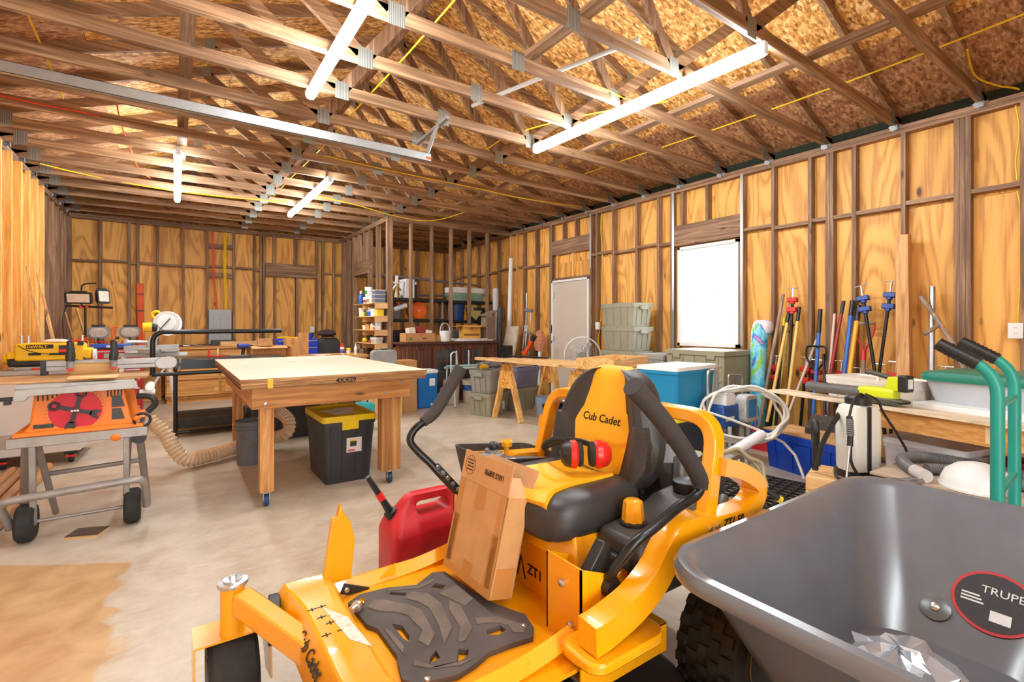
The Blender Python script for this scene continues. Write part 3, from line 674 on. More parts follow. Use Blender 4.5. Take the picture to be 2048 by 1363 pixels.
wp(bx(1.55, 1.02, .40, 1.92, 1.16, .56), 'muffler', GALV, en, bevel=.02)
tk = []
for x, zt in ((1.185, .655), (1.20, .672), (1.34, .682), (1.46, .73), (1.60, .742), (1.64, .68)):
    tk.append([(x, 1.01, .48), (x, 1.01, zt-.015), (x, 1.03, zt), (x, 1.185, zt), (x, 1.195, zt-.02), (x, 1.195, .48)])
wp(B().loft(tk), 'fuel_tank', DKG, mo, bevel=.012)
wp(B().lathe([(.046, .678), (.046, .684), (.034, .686)], (1.285, 1.125, .003), 20), 'fuel_cap_collar', BLK, mo)
rings = []
for z, r in ((.686, .036), (.735, .032), (.754, .03), (.76, .02)): rings.append([(1.285+r*(1+.07*math.cos(8*a))*math.cos(a), 1.125+r*(1+.07*math.cos(8*a))*math.sin(a), z) for a in [2*PI*k/32 for k in range(32)]])
wp(B().loft(rings), 'fuel_cap', YEL, mo)
wp(B().lathe([(.045, .738), (.05, .746), (.05, .775), (.04, .78), (.004, .781)], (1.56, 1.11, 0), 18), 'filter_cap', BLK, mo)
wp(B().cyl((1.17, 1.04, .60), (1.17, 1.16, .60), .017), 'latch', BLK, mo)
# far tray
TRK = pl('tray_black', srgb(58, 55, 52), .5, 0, .1, 8)
tr = B(); o1 = rrect(.44, .34, .05, 4, 1.31, 1.90); i1 = rrect(.42, .32, .045, 4, 1.31, 1.90); b1 = rrect(.38, .28, .04, 4, 1.32, 1.90)
zz = lambda x: .785-.12*(x-1.09)
tr.loft([[(x, y, .58) for x, y in b1], [(x, y, zz(x)) for x, y in o1], [(x, y, zz(x)) for x, y in i1], [(x, y, .69) for x, y in b1]])
ty = wp(tr, 'side_console', TRK, mo)
for (a_, b_2, r_, d0, d1, nm, m1) in ((.40, .30, .04, -.036, -.032, 'console_panel', YEL), (.32, .22, .03, -.032, -.029, 'panel_inset', pl('inset_grey', srgb(104, 100, 96), .5))):
    q_ = rrect(a_, b_2, r_, 4, 1.31, 1.90); wp(B().loft([[(x, y, zz(x)+d0) for x, y in q_], [(x, y, zz(x)+d1) for x, y in q_]]), nm, m1, ty)
kn = wp(B().lathe([(.05, .738), (.05, .748), (.03, .758), (.03, .773), (.004, .774)], (1.22, 1.92, 0), 18), 'throttle_dial', GRY, ty); wp(B().ball((1.225, 1.91, .79), (.028, .028, .02)), 'throttle_knob', BLK, kn)
wp(B().lathe([(.012, .725), (.012, .765), (.026, .77), (.028, .79), (.02, .80), (.004, .801)], (1.32, 1.94, 0), 16), 'blade_knob', YEL, ty)
for (x, y) in ((1.20, 1.83), (1.27, 1.81), (1.22, 1.80)): wp(bx(x-.025, y-.03, zz(x)-.03, x+.025, y+.03, zz(x)-.024), 'caution_label', pl('label_white', srgb(236, 238, 236), .5, 0, .1, 40), ty)
# seat : cushion with bolsters, backrest with yellow centre
def ring_seat(x, zt, hw, th):
    r = []
    for a in range(24):
        t_ = 2*PI*a/24; c_, s_ = math.cos(t_), math.sin(t_)
        e = lambda q: math.copysign(abs(q)**.45, q)
        y = e(c_)*hw; z = e(s_)*th/2
        dip = -.03*max(0, 1-(abs(y)/(hw*.62))**2) if s_ > 0 else 0
        r.append((x, OY+y, zt-th/2+z+dip))
    return r
cu = wp(B().loft([ring_seat(1.015, .72, .17, .09), ring_seat(1.03, .75, .22, .14), ring_seat(1.08, .775, .255, .165), ring_seat(1.18, .78, .265, .165), ring_seat(1.30, .775, .265, .16), ring_seat(1.42, .78, .25, .16), ring_seat(1.46, .77, .22, .14)]), 'seat_cushion', SEATB, mo, sub=1)
pan = []
for x, zt in ((1.008, .665), (1.014, .70), (1.022, .735), (1.045, .757), (1.09, .760), (1.20, .762), (1.30, .758), (1.40, .758)):
    hw = .13+.05*min(1, max(0, (1.12-x)/.1)) if x < 1.12 else .13
    pan.append([(x, OY+hw*k/4, zt+.004+.016*(abs(k)/4)**2) for k in range(-4, 5)]+[(x+.012, OY+hw*k/4, zt-.02) for k in range(4, -5, -1)])
wp(B().loft(pan[2:]), 'cushion_panel', SEATY, cu)
BK = [(.70, .215, 0), (.76, .265, .0), (.84, .292, 0), (.92, .288, .0), (1.0, .262, .0), (1.06, .232, 0), (1.11, .20, 0), (1.15, .15, .012), (1.172, .09, .03)]
def backx(z): return 1.435+.16*(z-.7)/.46*.55
def ring_back(z, hw, dx):
    x0 = backx(z)+dx; r = []
    for k in range(-7, 8):
        y = hw*k/7; bol = .055*math.exp(-((abs(k)/7-.78)/.2)**2); r.append((x0-bol+(.03 if abs(k) == 7 else 0), OY+y, z))
    for k in range(7, -8, -2): r.append((x0+.10-dx*1.5-.02*(abs(k)/7)**2, OY+hw*.97*k/7, z))
    return r
bk = wp(B().loft([ring_back(*q) for q in BK]), 'backrest', SEATB, mo, sub=1)
yp = []
for z, hw in ((.735, .122), (.80, .132), (.88, .148), (.95, .155), (1.02, .15), (1.08, .135), (1.13, .118), (1.158, .095), (1.176, .07)):
    x0 = backx(z)+(.012 if z > 1.16 else 0)
    ff = lambda k: x0-.055*math.exp(-((hw*abs(k)/5/.29-.78)/.2)**2)-.006
    yp.append([(ff(k), OY+hw*k/5, z) for k in range(-5, 6)]+[(x0+.04, OY+hw*k/5, z) for k in (5, 0, -5)])
wp(B().loft(yp), 'backrest_panel', SEATY, bk)
for s in (-1, 1):
    bo = []
    for z, y0, y1 in ((.74, .135, .232), (.82, .145, .268), (.90, .158, .268), (.965, .165, .25)):
        x0 = backx(z); g = lambda y: x0-.055*math.exp(-((y/.29-.78)/.2)**2)-.004
        ys_ = [y0+(y1-y0)*k/6 for k in range(7)]
        bo.append([(g(y), OY+s*y, z) for y in ys_]+[(x0+.02, OY+s*y, z) for y in (y1, y0)])
    wp(B().loft(bo), 'carbon_bolster', CARB, bk)
text('lettering', 'Cub Cadet', .047, BLKT, bk, (1.437-OX, 1.535-OY, .955), (math.radians(90), 0, math.radians(-90)), shear=.3, bold=.0008)
wp(B().cyl((1.44, 1.22, .62), (1.44, 1.22, .74), .012).cyl((1.44, 1.68, .62), (1.44, 1.68, .74), .012), 'seat_hinge', BLKM, mo)

# ------------------------------------------------------------------ things on and by the mower
CB2 = pl('cardboard_inner', srgb(206, 158, 112), .85, 0, .08, 12)
TAPEB = pl('packing_tape', srgb(186, 128, 66), .35, 0, .05, 10)
cbx = thing('cardboard_box', 'open taped cardboard box standing on the mower foot mat', 'box', (.955, 1.535, .409), 2, None, 0, 14)
W_, D_, H_ = .31, .10, .335
B().box(-D_, -W_/2, 0, -D_+.004, W_/2, H_).box(-.004, -W_/2, 0, 0, W_/2, H_).box(-D_, -W_/2, 0, 0, -W_/2+.004, H_).box(-D_, W_/2-.004, 0, 0, W_/2, H_).box(-D_, -W_/2, 0, 0, W_/2, .004).o('box_body', CARD, cbx)
fl = B().box(-D_-.001, -W_/2, H_, -D_+.003, W_/2, H_+.105).o('front_flap', CARD, cbx)
B().box(-.004, -W_/2, H_, 0, W_/2, H_+.10).rot('Y', 14, (0, 0, H_)).o('back_flap', CB2, cbx)
B().box(-D_+.005, -W_/2, H_, -.006, -W_/2+.003, H_+.085).rot('X', -50, (0, -W_/2, H_)).o('side_flap', CB2, cbx)
B().box(-D_+.005, W_/2-.003, H_, -.006, W_/2, H_+.085).rot('X', 50, (0, W_/2, H_)).o('side_flap', CB2, cbx)
for y in (-W_/2, W_/2-.05): bx(-D_-.0008, y, 0, -D_-.0001, y+.05, .20).box(-D_-.0008, y+.01, .0, -D_-.0001, y+.04, H_).o('tape', TAPEB, cbx)
bx(-D_-.0012, -W_/2, 0, -D_-.0003, W_/2, .03).o('tape', TAPEB, cbx)
bx(-D_-.0014, -.03, 0, -D_-.0004, .03, .07).o('tape', TAPEB, cbx); bx(-D_-.0014, -.03, H_-.08, -D_-.0004, .03, H_).o('tape', TAPEB, cbx)
bx(-D_+.01, -W_/2-.0008, 0, -.01, -W_/2-.0001, .10).o('tape', TAPEB, cbx)
text('lettering', 'LARGE SHIPPER', .028, BLKT, fl, (-D_-.0018, -.115, H_+.062), Matrix(((0, 0, -1), (1, 0, 0), (0, -1, 0))).to_euler(), sx=.62)
stp = B().tube([(-D_-.0015, .105+.034*math.cos(2*PI*k/28), H_+.055+.034*math.sin(2*PI*k/28)) for k in range(28)], .0007, 4, closed=True)
for r_ in (-.018, -.006, .006, .018): stp.box(-D_-.0018, .105-.022, H_+.055+r_-.002, -D_-.0012, .105+.022, H_+.055+r_+.002)
stp.o('stamp', BLKT, fl)
# ear defenders
RED = pl('red_plastic', srgb(226, 40, 32), .35, 0, .05, 6)
em = thing('ear_defenders', 'black and red ear defenders lying on the mower seat', 'ear defenders', (1.30, 1.42, .79))
for (k, a, m1) in ((0, -124.8, BLK), (.095, 55.2, RED)):
    x, y, z = .82*k, .02-.57*k, .052
    c = B().lathe([(.004, -.052), (.03, -.05), (.046, -.036), (.053, -.012)], (0, 0, 0), 20, 'y').rot('Z', a).mv(x, y, z).o('ear_cup', m1, em)
    B().lathe([(.054, -.014), (.056, .006), (.048, .014)], (0, 0, 0), 20, 'y').rot('Z', a).mv(x, y, z).o('cup_ring', RED, c)
    B().lathe([(.047, .013), (.05, .024), (.044, .034), (.01, .035)], (0, 0, 0), 20, 'y').rot('Z', a).mv(x, y, z).o('cushion', RUB, c)
bnd = spline([(0, .04, .08), (-.02, .09, .10), (-.03, .15, .075), (-.02, .19, .04), (.03, .21, .045), (.07, .16, .07), (.07, .06, .085), (.05, -.03, .09)], 6)
B().tube(bnd, .012, 8, flat=.35).o('headband', BLK, em)
B().tube(spline([(0, .05, .05), (.01, .10, .045), (.03, .14, .03), (.06, .12, .02)], 5), .0015, 6).o('wire', STEEL, em)
# small brass fitting on the pan
hf = thing('hose_fitting', 'small brass and steel hose fitting on the foot pan', 'fitting', (.50, 1.615, .418), 35)
B().lathe([(.014, -.03), (.014, -.005), (.018, -.004), (.018, .006)], (0, 0, .004), 10, 'x').o('hex_nut', STEEL, hf)
B().lathe([(.013, .006), (.011, .02), (.013, .022), (.009, .035), (.005, .036)], (0, 0, .004), 12, 'x').o('barb', pl('brass', srgb(214, 160, 62), .3, .9), hf)
# red petrol can
GAS = pl('gas_red', srgb(206, 30, 40), .42, 0, .12, 18, .08)
gc = thing('gas_can', 'red plastic gas can with black pour spout beside the mower', 'gas can', (1.13, 2.50, 0), 0)
R_ = [[(x, y, z) for x, y in rrect(.42-i_, .26-i_, .05, 4)] for z, i_ in ((0, .02), (.015, 0), (.25, 0), (.275, .012))]
R_ += [[(x*kx+dx, y*ky, z) for x, y in rrect(.42, .26, .06, 4)] for z, kx, ky, dx in ((.315, .95, .74, .004), (.36, .84, .40, .02), (.405, .70, .30, .035), (.43, .60, .24, .035), (.438, .5, .14, .035))]
body = B().loft(R_).o('can_body', GAS)
carve(body, [B().loft([[(x, y, z) for x, z in rrect(.20, .07, .03, 4, .045, .362)] for y in (-.2, .2)])])
body.parent = gc
B().lathe([(.036, 0), (.036, .03), (.022, .035)], (0, 0, 0), 12).rot('Y', -30).mv(-.165, 0, .335).o('collar', BLK, gc)
sp = B().tube([(-.175, 0, .35), (-.215, 0, .42), (-.30, 0, .565)], [.022, .018, .014], 12).o('spout', BLK, gc)
B().tube([(-.222, 0, .432), (-.244, 0, .47)], .0195, 12).o('safety_band', RED, sp)

# ------------------------------------------------------------------ wheelbarrow
TUBM = pl('tub_grey', srgb(100, 104, 110), .3, 0, .14, 5, .03, .95)
wbw = thing('wheelbarrow', 'large grey plastic wheelbarrow tub with rolled rim beside the mower', 'wheelbarrow', (1.75, .49, 0))
def tr_(z, x0, x1, y0, y1, r): return [(x, y, z) for x, y in rrect(x1-x0, y1-y0, r, 7, (x0+x1)/2, (y0+y1)/2)]
L = [(.30, 1.36, 2.06, .25, .69, .12), (.34, 1.34, 2.10, .235, .71, .13), (.52, 1.235, 2.27, .18, .785, .14), (.685, 1.145, 2.44, .125, .85, .14)]
rg = [tr_(*l) for l in L]
rg += [tr_(.70, 1.135, 2.45, .115, .86, .15), tr_(.708, 1.12, 2.465, .10, .875, .16), tr_(.704, 1.10, 2.485, .08, .895, .17), tr_(.685, 1.09, 2.495, .07, .905, .175), tr_(.662, 1.092, 2.493, .072, .903, .175), tr_(.66, 1.115, 2.47, .095, .88, .16)]
out_ = [(.655, 1.15, 2.435, .13, .845, .14), (.52, 1.225, 2.28, .17, .795, .14), (.335, 1.33, 2.11, .225, .72, .13), (.292, 1.355, 2.07, .245, .695, .12)]
rg += [tr_(*l) for l in out_]
wp(B().loft(rg), 'tub', TUBM, wbw)
# sloped end wall helper : x on the end wall inside at height z
ew = lambda z: 2.10+(z-.34)*.945-.004
def onend(y, z, off=0): return V((ew(z)-off*.7, y, z+off*.7))
lab = [onend(.405+.105*math.cos(a), .445+.075*math.sin(a), .002) for a in [2*PI*k/36 for k in range(36)]]
lab2 = [onend(.405+.097*math.cos(a), .445+.068*math.sin(a), .003) for a in [2*PI*k/36 for k in range(36)]]
LR = pl('label_red', srgb(196, 40, 48), .4)
wp(B().add(lab, [tuple(range(36))]), 'label_border', LR, wbw); lb_ = wp(B().add(lab2, [tuple(range(36))]), 'label', pl('label_dark', srgb(40, 38, 40), .4, 0, .3, 60), wbw)
sl = -math.atan(.945)
def endtext(s, size, y, z, mat):
    p = onend(y, z, .0045); o_ = text('lettering', s, size, mat, wbw, (p.x-1.75, p.y-.49, p.z), (0, 0, 0))
    ex, ey = V((0, -1, 0)), V((.687, 0, .727)).normalized(); ez = ex.cross(ey); m_ = Matrix((ex, ey, ez)).transposed().to_4x4()
    o_.rotation_euler = m_.to_euler(); return o_
LW = pl('label_print', srgb(226, 226, 224), .4)
endtext('TRUPER', .036, .44, .462, LW)
for k, zz_ in enumerate((.448, .440, .432)):
    wp(B().add([onend(.485, zz_, .0042), onend(.44-.006*k, zz_, .0042), onend(.44-.006*k, zz_+.004, .0042), onend(.485, zz_+.004, .0042)], [(0, 1, 2, 3)]), 'label_print', LW, wbw)
q = [onend(.41, .40, .004), onend(.36, .40, .004), onend(.36, .425, .004), onend(.41, .425, .004)]
wp(B().add(q, [(0, 1, 2, 3)]), 'barcode', LW, wbw)
c_ = onend(.54, .385, 0); nrm = V((-.727, 0, .687))
wsh = wp(B().tube([c_, c_+nrm*.004, c_+nrm*.008], [.042, .042, .03], 24), 'washer', pl('washer_grey', srgb(110, 112, 114), .3, .3), wbw)
wp(B().tube([c_+nrm*.007, c_+nrm*.012, c_+nrm*.016], [.014, .013, .006], 14), 'bolt', STEEL, wsh)
for y in (.27, .71):
    wp(B().tube(fillet([(1.05, y, .27), (1.4, y, .275), (2.1, y, .28), (2.5, y, .38), (2.8, y, .42)], .2), .02, 10), 'handle', pl('barrow_frame', srgb(120, 40, 36), .4), wbw)
    wp(B().tube([(2.72, y, .41), (2.86, y, .43)], .026, 10), 'grip', RUB, wbw)
    wp(B().tube(fillet([(2.05, y, .28), (2.12, y, .02), (2.32, y, .02), (2.42, y, .37)], .05), .016, 8), 'leg', BLKM, wbw)
wf_ = wp(B().lathe([(.10, -.04), (.17, -.05), (.195, -.03), (.2, 0), (.195, .03), (.17, .05), (.10, .04)], (1.10, .49, .2), 28, 'y'), 'wheel', RUB, wbw)
wp(B().lathe([(.015, -.12), (.015, -.03), (.1, -.035), (.1, .035), (.015, .03), (.015, .12)], (1.10, .49, .2), 20, 'y'), 'wheel_hub', RED, wf_)
for y in (.37, .61): wp(B().beam((1.10, y, .2), (1.34, y, .275), .012, .04), 'wheel_bracket', BLKM, wbw)
# crumpled bag in the tub
bg = B(); rn = random.Random(5); rings = []
for i in range(11):
    t_ = -PI/2+PI*i/10; rr_ = [rn.uniform(.7, 1.15) for _ in range(18)]
    rings.append([(.17*math.cos(t_)*math.cos(2*PI*k/18)*rr_[k], .13*math.cos(t_)*math.sin(2*PI*k/18)*rr_[k], .085+.08*math.sin(t_)*rn.uniform(.75, 1.15)) for k in range(18)])
bag = bg.loft(rings).o('plastic_bag', pl('silver_film', srgb(186, 194, 204), .22, .55, .15, 12), smooth=False)
tag(bag, 'crumpled silvery plastic bag inside the wheelbarrow tub', 'bag', None, (1.56, .47, .345))
# ------------------------------------------------------------------ generators
def tapered(w_, d, h, k=.86, r=.03, n=3, z0=0):
    return [[(x*s, y*s, z) for x, y in rrect(w_, d, r, n)] for z, s in ((z0, k), (z0+h, 1))]
def tote(label, loc, rz, w_, d, h, mat, lid, k=.88, ribs=True, lidh=.03, handles=True, name='storage_tote', group=None, open_=False):
    t = thing(name, label, 'tote', loc, rz, group)
    R = tapered(w_, d, h-lidh, k, .035)
    if open_: R += [[(x*.97, y*.97, h-lidh) for x, y in rrect(w_, d, .035, 3)], [(x*k*.96, y*k*.96, .01) for x, y in rrect(w_, d, .035, 3)]]
    bd = B().loft(R).o('body', mat, t)
    B().loft([[(x*1.03, y*1.03, h-lidh-.03) for x, y in rrect(w_, d, .035, 3)], [(x*1.03, y*1.03, h-lidh) for x, y in rrect(w_, d, .035, 3)], [(x*(.97 if open_ else 1.0), y*(.97 if open_ else 1.), h-lidh) for x, y in rrect(w_, d, .035, 3)], [(x*.97, y*.97, h-lidh-.03) for x, y in rrect(w_, d, .035, 3)]]).o('collar', mat, bd)
    if not open_:
        B().loft([[(x*1.04, y*1.04, h-lidh) for x, y in rrect(w_, d, .035, 3)], [(x*1.04, y*1.04, h) for x, y in rrect(w_, d, .035, 3)], [(x*.93, y*.93, h) for x, y in rrect(w_, d, .035, 3)], [(x*.91, y*.90, h-.012) for x, y in rrect(w_, d, .035, 3)]]).o('lid', lid, t)
    if ribs:
        for sx in (-1, 1):
            for f in (-.25, 0, .25):
                B().beam((sx*(w_/2*k+.004), f*d, .02), (sx*(w_/2*.985+.004), f*d, h-lidh-.03), .016, .012, (0, 1, 0)).o('rib', mat, bd)
        for sy_ in (-1, 1):
            for f in (-.35, -.12, .12, .35):
                B().beam((f*w_*k, sy_*(d/2*k+.003), .02), (f*w_, sy_*(d/2*.985+.003), h-lidh-.03), .016, .012, (1, 0, 0)).o('rib', mat, bd)
    if handles:
        for sx in (-1, 1):
            B().box(sx*(w_/2+.02)-.015, -.07, h-lidh-.06, sx*(w_/2+.02)+.015, .07, h-lidh-.005).o('handle', mat, t, .004)
    return t
def bucket(label, loc, r, h, mat, rim=None, bail=True, name='bucket', k=.86, inner=None, rz=0):
    t = thing(name, label, 'bucket', loc, rz)
    B().lathe([(r*k, 0), (r*.99, h-.005), (r*1.04, h-.005), (r*1.04, h), (r*.96, h), (r*k*.97, .01)], n=24).o('body', mat, t)
    for z in (.80, .88): B().lathe([(r*(k+(1-k)*z), h*z-.004), (r*1.045, h*z-.004), (r*1.045, h*z+.004), (r*(k+(1-k)*z), h*z+.004)], n=24, cap=False).o('hoop', rim or mat, t)
    if bail: B().tube([(r*1.03*math.cos(a), .004-r*.4*abs(math.sin(a)) - r*.55, h*.86-.02*abs(math.sin(a))-.10*abs(math.sin(a))) for a in [PI*k_/14 for k_ in range(15)]], .003, 6).o('bail', STEEL, t)
    return t
def carton(label, loc, rz, w_, d, h, open_=False, mat=None, flaps=.1, name='cardboard_box', tape=True):
    t = thing(name, label, 'box', loc, rz); mat = mat or CARD
    if open_:
        B().box(-w_/2, -d/2, 0, w_/2, d/2, .004).box(-w_/2, -d/2, 0, -w_/2+.004, d/2, h).box(w_/2-.004, -d/2, 0, w_/2, d/2, h).box(-w_/2, -d/2, 0, w_/2, -d/2+.004, h).box(-w_/2, d/2-.004, 0, w_/2, d/2, h).o('body', mat, t)
        for ax, sg, an in (('X', -1, 115), ('X', 1, -118)):
            B().box(-w_/2, sg*d/2-.002, h, w_/2, sg*d/2+.002, h+flaps).rot('X', an*.9, (0, sg*d/2, h)).o('flap', mat, t)
        for sg, an in ((-1, -100), (1, 105)):
            B().box(sg*w_/2-.002, -d/2, h, sg*w_/2+.002, d/2, h+flaps).rot('Y', an, (sg*w_/2, 0, h)).o('flap', mat, t)
    else:
        bx(-w_/2, -d/2, 0, w_/2, d/2, h).o('body', mat, t, .003)
        B().box(-w_/2+.01, -.0015, h, w_/2-.01, .0015, h+.0012).o('seam', pl('seam', srgb(120, 84, 50), .9), t)
    if tape: bx(-.03, -d/2-.001, h*.6, .03, -d/2, h).o('tape', TAPEB, t)
    return t
def board(label, p, q, w_, t_, mat, name='board', cat='board', up=(0, 0, 1), group=None):
    p, q = V(p), V(q); o = B().beam(p-p, q-p, w_, t_, up).o(name, mat, None, .0015, 1); o.location = p
    return tag(o, label, cat, group)
def ring(c, r, n=24, ax='z', el=1.):
    o = []
    for k in range(n):
        a = 2*PI*k/n; x, y = r*math.cos(a), r*el*math.sin(a)
        o.append({'z': (c[0]+x, c[1]+y, c[2]), 'y': (c[0]+x, c[1], c[2]+y), 'x': (c[0], c[1]+x, c[2]+y)}[ax])
    return o
# ------------------------------------------------------------------ rolling work table
tb = thing('work_table', 'large wooden work table with double plywood top on casters', 'table', (1.08, 5.0, 0))
PLYT = plywood('table_top', srgb(222, 196, 160), srgb(240, 222, 194), 'x', band=6); PLYE = wood('ply_edge', srgb(170, 120, 72), srgb(226, 182, 124), 'x', 2.)
LEG = wood('table_leg', srgb(186, 128, 70), srgb(226, 172, 106), 'z', .8); APR = wood('table_apron', srgb(196, 134, 74), srgb(232, 178, 112), 'x', .8)
APY = wood('table_apron', srgb(196, 134, 74), srgb(232, 178, 112), 'y', .8)
X0, X1, Y0, Y1 = .38, 1.77, 3.80, 6.24
t1 = wp(bx(X0, Y0, .951, X1, Y1, .974), 'top_sheet', PLYE, tb); wp(bx(X0+.001, Y0+.001, .974, X1-.001, Y1-.001, .976), 'top_veneer', PLYT, t1)
wp(bx(X0+.006, Y0+.004, .925, X1-.005, Y1-.004, .949), 'top_sheet', PLYE, tb); wp(bx(X0+.01, Y0+.008, .903, X1-.01, Y1-.008, .924), 'top_sheet', PLYE, tb)
for k in range(3): wp(bx(X0-.0006, Y0-.0006, .9095+.024*k, X1+.0006, Y1, .9115+.024*k), 'glue_line', pl('glue_line', srgb(110, 72, 42), .8), t1)
text('lettering', '4XX29', .052, BLKT, tb, (1.02-1.08, Y0-.0012-5.0, .915), (math.radians(90), 0, 0), bold=.001)
wp(bx(.55, Y0-.001, .905, .585, Y0-.0003, .972), 'paint_stripe', pl('chalk_yellow', srgb(236, 190, 60), .7), tb)
wp(bx(.47, 3.95, .74, 1.68, 3.99, .90), 'apron', APR, tb, bevel=.002); wp(bx(.47, 6.04, .74, 1.68, 6.08, .90), 'apron', APR, tb)
wp(bx(.47, 3.991, .74, .51, 6.039, .90), 'apron', APY, tb); wp(bx(1.64, 3.991, .74, 1.68, 6.039, .90), 'apron', APY, tb)
for x, z in ((.56, .775), (1.46, .79), (1.60, .865)): wp(B().lathe([(.014, 0), (.012, -.006), (.004, -.007)], (x, 3.95, z), 10, 'y'), 'bolt', STEEL, tb)
BLUW = pl('caster_blue', srgb(34, 70, 120), .4)
for (x, y, w_, d) in ((.575, 4.045, .095, .10), (1.53, 4.045, .17, .10), (.575, 5.97, .095, .10), (1.53, 5.97, .17, .10)):
    wp(bx(x-w_/2, y-d/2, .115, x+w_/2, y+d/2, .90), 'leg', LEG, tb, bevel=.003)
    cs = wp(B().box(x-.035, y-.035, .108, x+.035, y+.035, .115).box(x-.022, y-.025, .045, x-.018, y+.025, .108).box(x+.018, y-.025, .045, x+.022, y+.025, .108).lathe([(.022, .095), (.026, .108)], (x, y, 0), 12), 'caster', STEEL, tb)
    wp(B().lathe([(.012, -.017), (.04, -.016), (.045, -.008), (.045, .008), (.04, .016), (.012, .017)], (x, y, .045), 20, 'x'), 'wheel', BLUW, cs)
# things under the table
LIDY = pl('lid_yellow', srgb(240, 206, 20), .4, 0, .06, 6); TOTB = pl('tote_black', srgb(54, 56, 62), .45, 0, .08, 6)
tt = tote('black storage tote with yellow lid and product sticker under the table', (1.25, 4.55, 0), 0, .44, .66, .58, TOTB, LIDY, .86, False, .05, False)
B().box(-.07, -.345, .46, .07, -.325, .54).o('latch', LIDY, tt, .004)
for x in (-.16, -.06, .06, .16): B().beam((x*.92, -.292, .06), (x, -.330, .48), .012, .01, (1, 0, 0)).o('rib', TOTB, tt)
st_ = B().add([(-.03, -.3215, .26), (.10, -.3215, .26), (.10, -.329, .385), (-.03, -.329, .385)], [(0, 1, 2, 3)]).o('sticker', LW, tt)
B().add([(.0, -.3255, .31), (.055, -.3255, .31), (.055, -.329, .355), (.0, -.329, .355)], [(0, 1, 2, 3)]).o('sticker_picture', TOTB, st_)
B().add([(.0, -.3292, .355), (.055, -.3292, .355), (.06, -.3300, .368), (-.005, -.3300, .368)], [(0, 1, 2, 3)]).o('sticker_picture', LIDY, st_)
B().add([(-.02, -.3230, .27), (.04, -.3230, .27), (.04, -.3242, .285), (-.02, -.3242, .285)], [(0, 1, 2, 3)]).o('sticker_print', pl('label_pink', srgb(214, 70, 120), .5), st_)
for k in range(2):
    pp = tag(bx(-.09, -.14, 0, .09, .14, .0015).o('paper_sheet', WHT), ('white paper sheet lying in the yellow tote lid' if k == 0 else 'second white paper overlapping in the yellow tote lid'), 'paper', None, (1.22+.06*k, 4.52+.03*k, .5705+.002*k), 15-40*k)
bk_ = bucket('dusty grey bucket beside the front table leg', (.63, 5.40, 0), .135, .42, pl('bucket_grey', srgb(112, 116, 122), .5, 0, .1, 6), bail=True)
tote('low black storage bin behind the grey bucket under the table', (1.12, 6.52, 0), 0, .75, .46, .42, TOTB, TOTB, .92, True)
TEAL = pl('teal_plastic', srgb(40, 176, 178), .45)
te = thing('tool_bag', 'teal lidded box with black top behind the yellow tote', 'box', (2.02, 6.35, 0), 10)
B().loft(tapered(.30, .22, .26, .94)).o('body', TEAL, te); B().loft([[(x, y, z) for x, y in rrect(.31*s, .23*s, .04, 3)] for z, s in ((.26, 1), (.31, 1), (.34, .8))]).o('lid', TEAL, te)
B().tube([(-.09, 0, .33), (-.09, 0, .39), (.09, 0, .39), (.09, 0, .33)], .012, 8).o('handle', BLK, te)
# ribbed dust hose : cabinet saw to under the table
def ribbed(pts, r, pitch=.022, amp=.10, n=10, seg=10):
    P = spline(pts, seg); 
    L = [0]
    for a, b in zip(P, P[1:]): L.append(L[-1]+(b-a).length)
    m_ = int(L[-1]/(pitch/3)); out = []; rr = []; j = 0
    for i in range(m_+1):
        s = L[-1]*i/m_
        while j < len(L)-2 and L[j+1] < s: j += 1
        t = (s-L[j])/max(1e-6, L[j+1]-L[j]); out.append(P[j].lerp(P[j+1], t)); rr.append(r*(1+amp*(1 if i % 3 == 0 else -.3)))
    return out, rr
def hose(name, label, pts, r, mat, cat='hose', **k):
    P, rr = ribbed(pts, r, **k); c = V(pts[0]); c.z = 0
    o = B().tube([p-c for p in P], rr, 12).o(name, mat); return tag(o, label, cat, None, tuple(c))
HOSE = pl('clear_tan_hose', srgb(222, 190, 152), .3, 0, .12, 30)
hose('dust_hose', 'wide ribbed tan dust hose curving across the floor under the table', [(-.18, 5.55, .50), (-.06, 5.50, .36), (.02, 5.48, .20), (.12, 5.50, .09), (.35, 5.62, .085), (.62, 5.80, .10), (.88, 5.85, .12), (1.02, 5.75, .18), (1.05, 5.80, .30), (.98, 5.95, .38), (.88, 6.05, .40)], .06, HOSE, pitch=.034, amp=.16)
# ------------------------------------------------------------------ table saw on its wheeled stand
ORG = pl('saw_orange', srgb(240, 124, 24), .45, 0, .06, 6); ALU = pl('cast_aluminium', srgb(172, 170, 166), .42, .35, .12, 14); SILV = pl('silver_tube', srgb(158, 152, 146), .4, .4, .14, 16)
ts = thing('table_saw', 'orange jobsite table saw on a wheeled silver stand', 'table saw', (-.48, 4.5, 0))
wp(B().loft([[(-.78, 4.20, .655), (-.18, 4.20, .655), (-.18, 4.82, .655), (-.78, 4.82, .655)], [(-.735, 4.225, .72), (-.235, 4.225, .72), (-.22, 4.80, .72), (-.74, 4.80, .72)], [(-.715, 4.24, .925), (-.275, 4.24, .925), (-.25, 4.80, .925), (-.72, 4.80, .925)]]), 'saw_body', ORG, ts, bevel=.012)
wp(B().loft([[(-.81, 4.185, .655), (-.16, 4.185, .655), (-.16, 4.84, .655), (-.81, 4.84, .655)], [(-.80, 4.195, .685), (-.17, 4.195, .685), (-.17, 4.83, .685), (-.80, 4.83, .685)]]), 'saw_base', ORG, ts, bevel=.008)
wp(bx(-.79, 4.16, .955, -.21, 4.88, .985), 'saw_top', ALU, ts, bevel=.004)
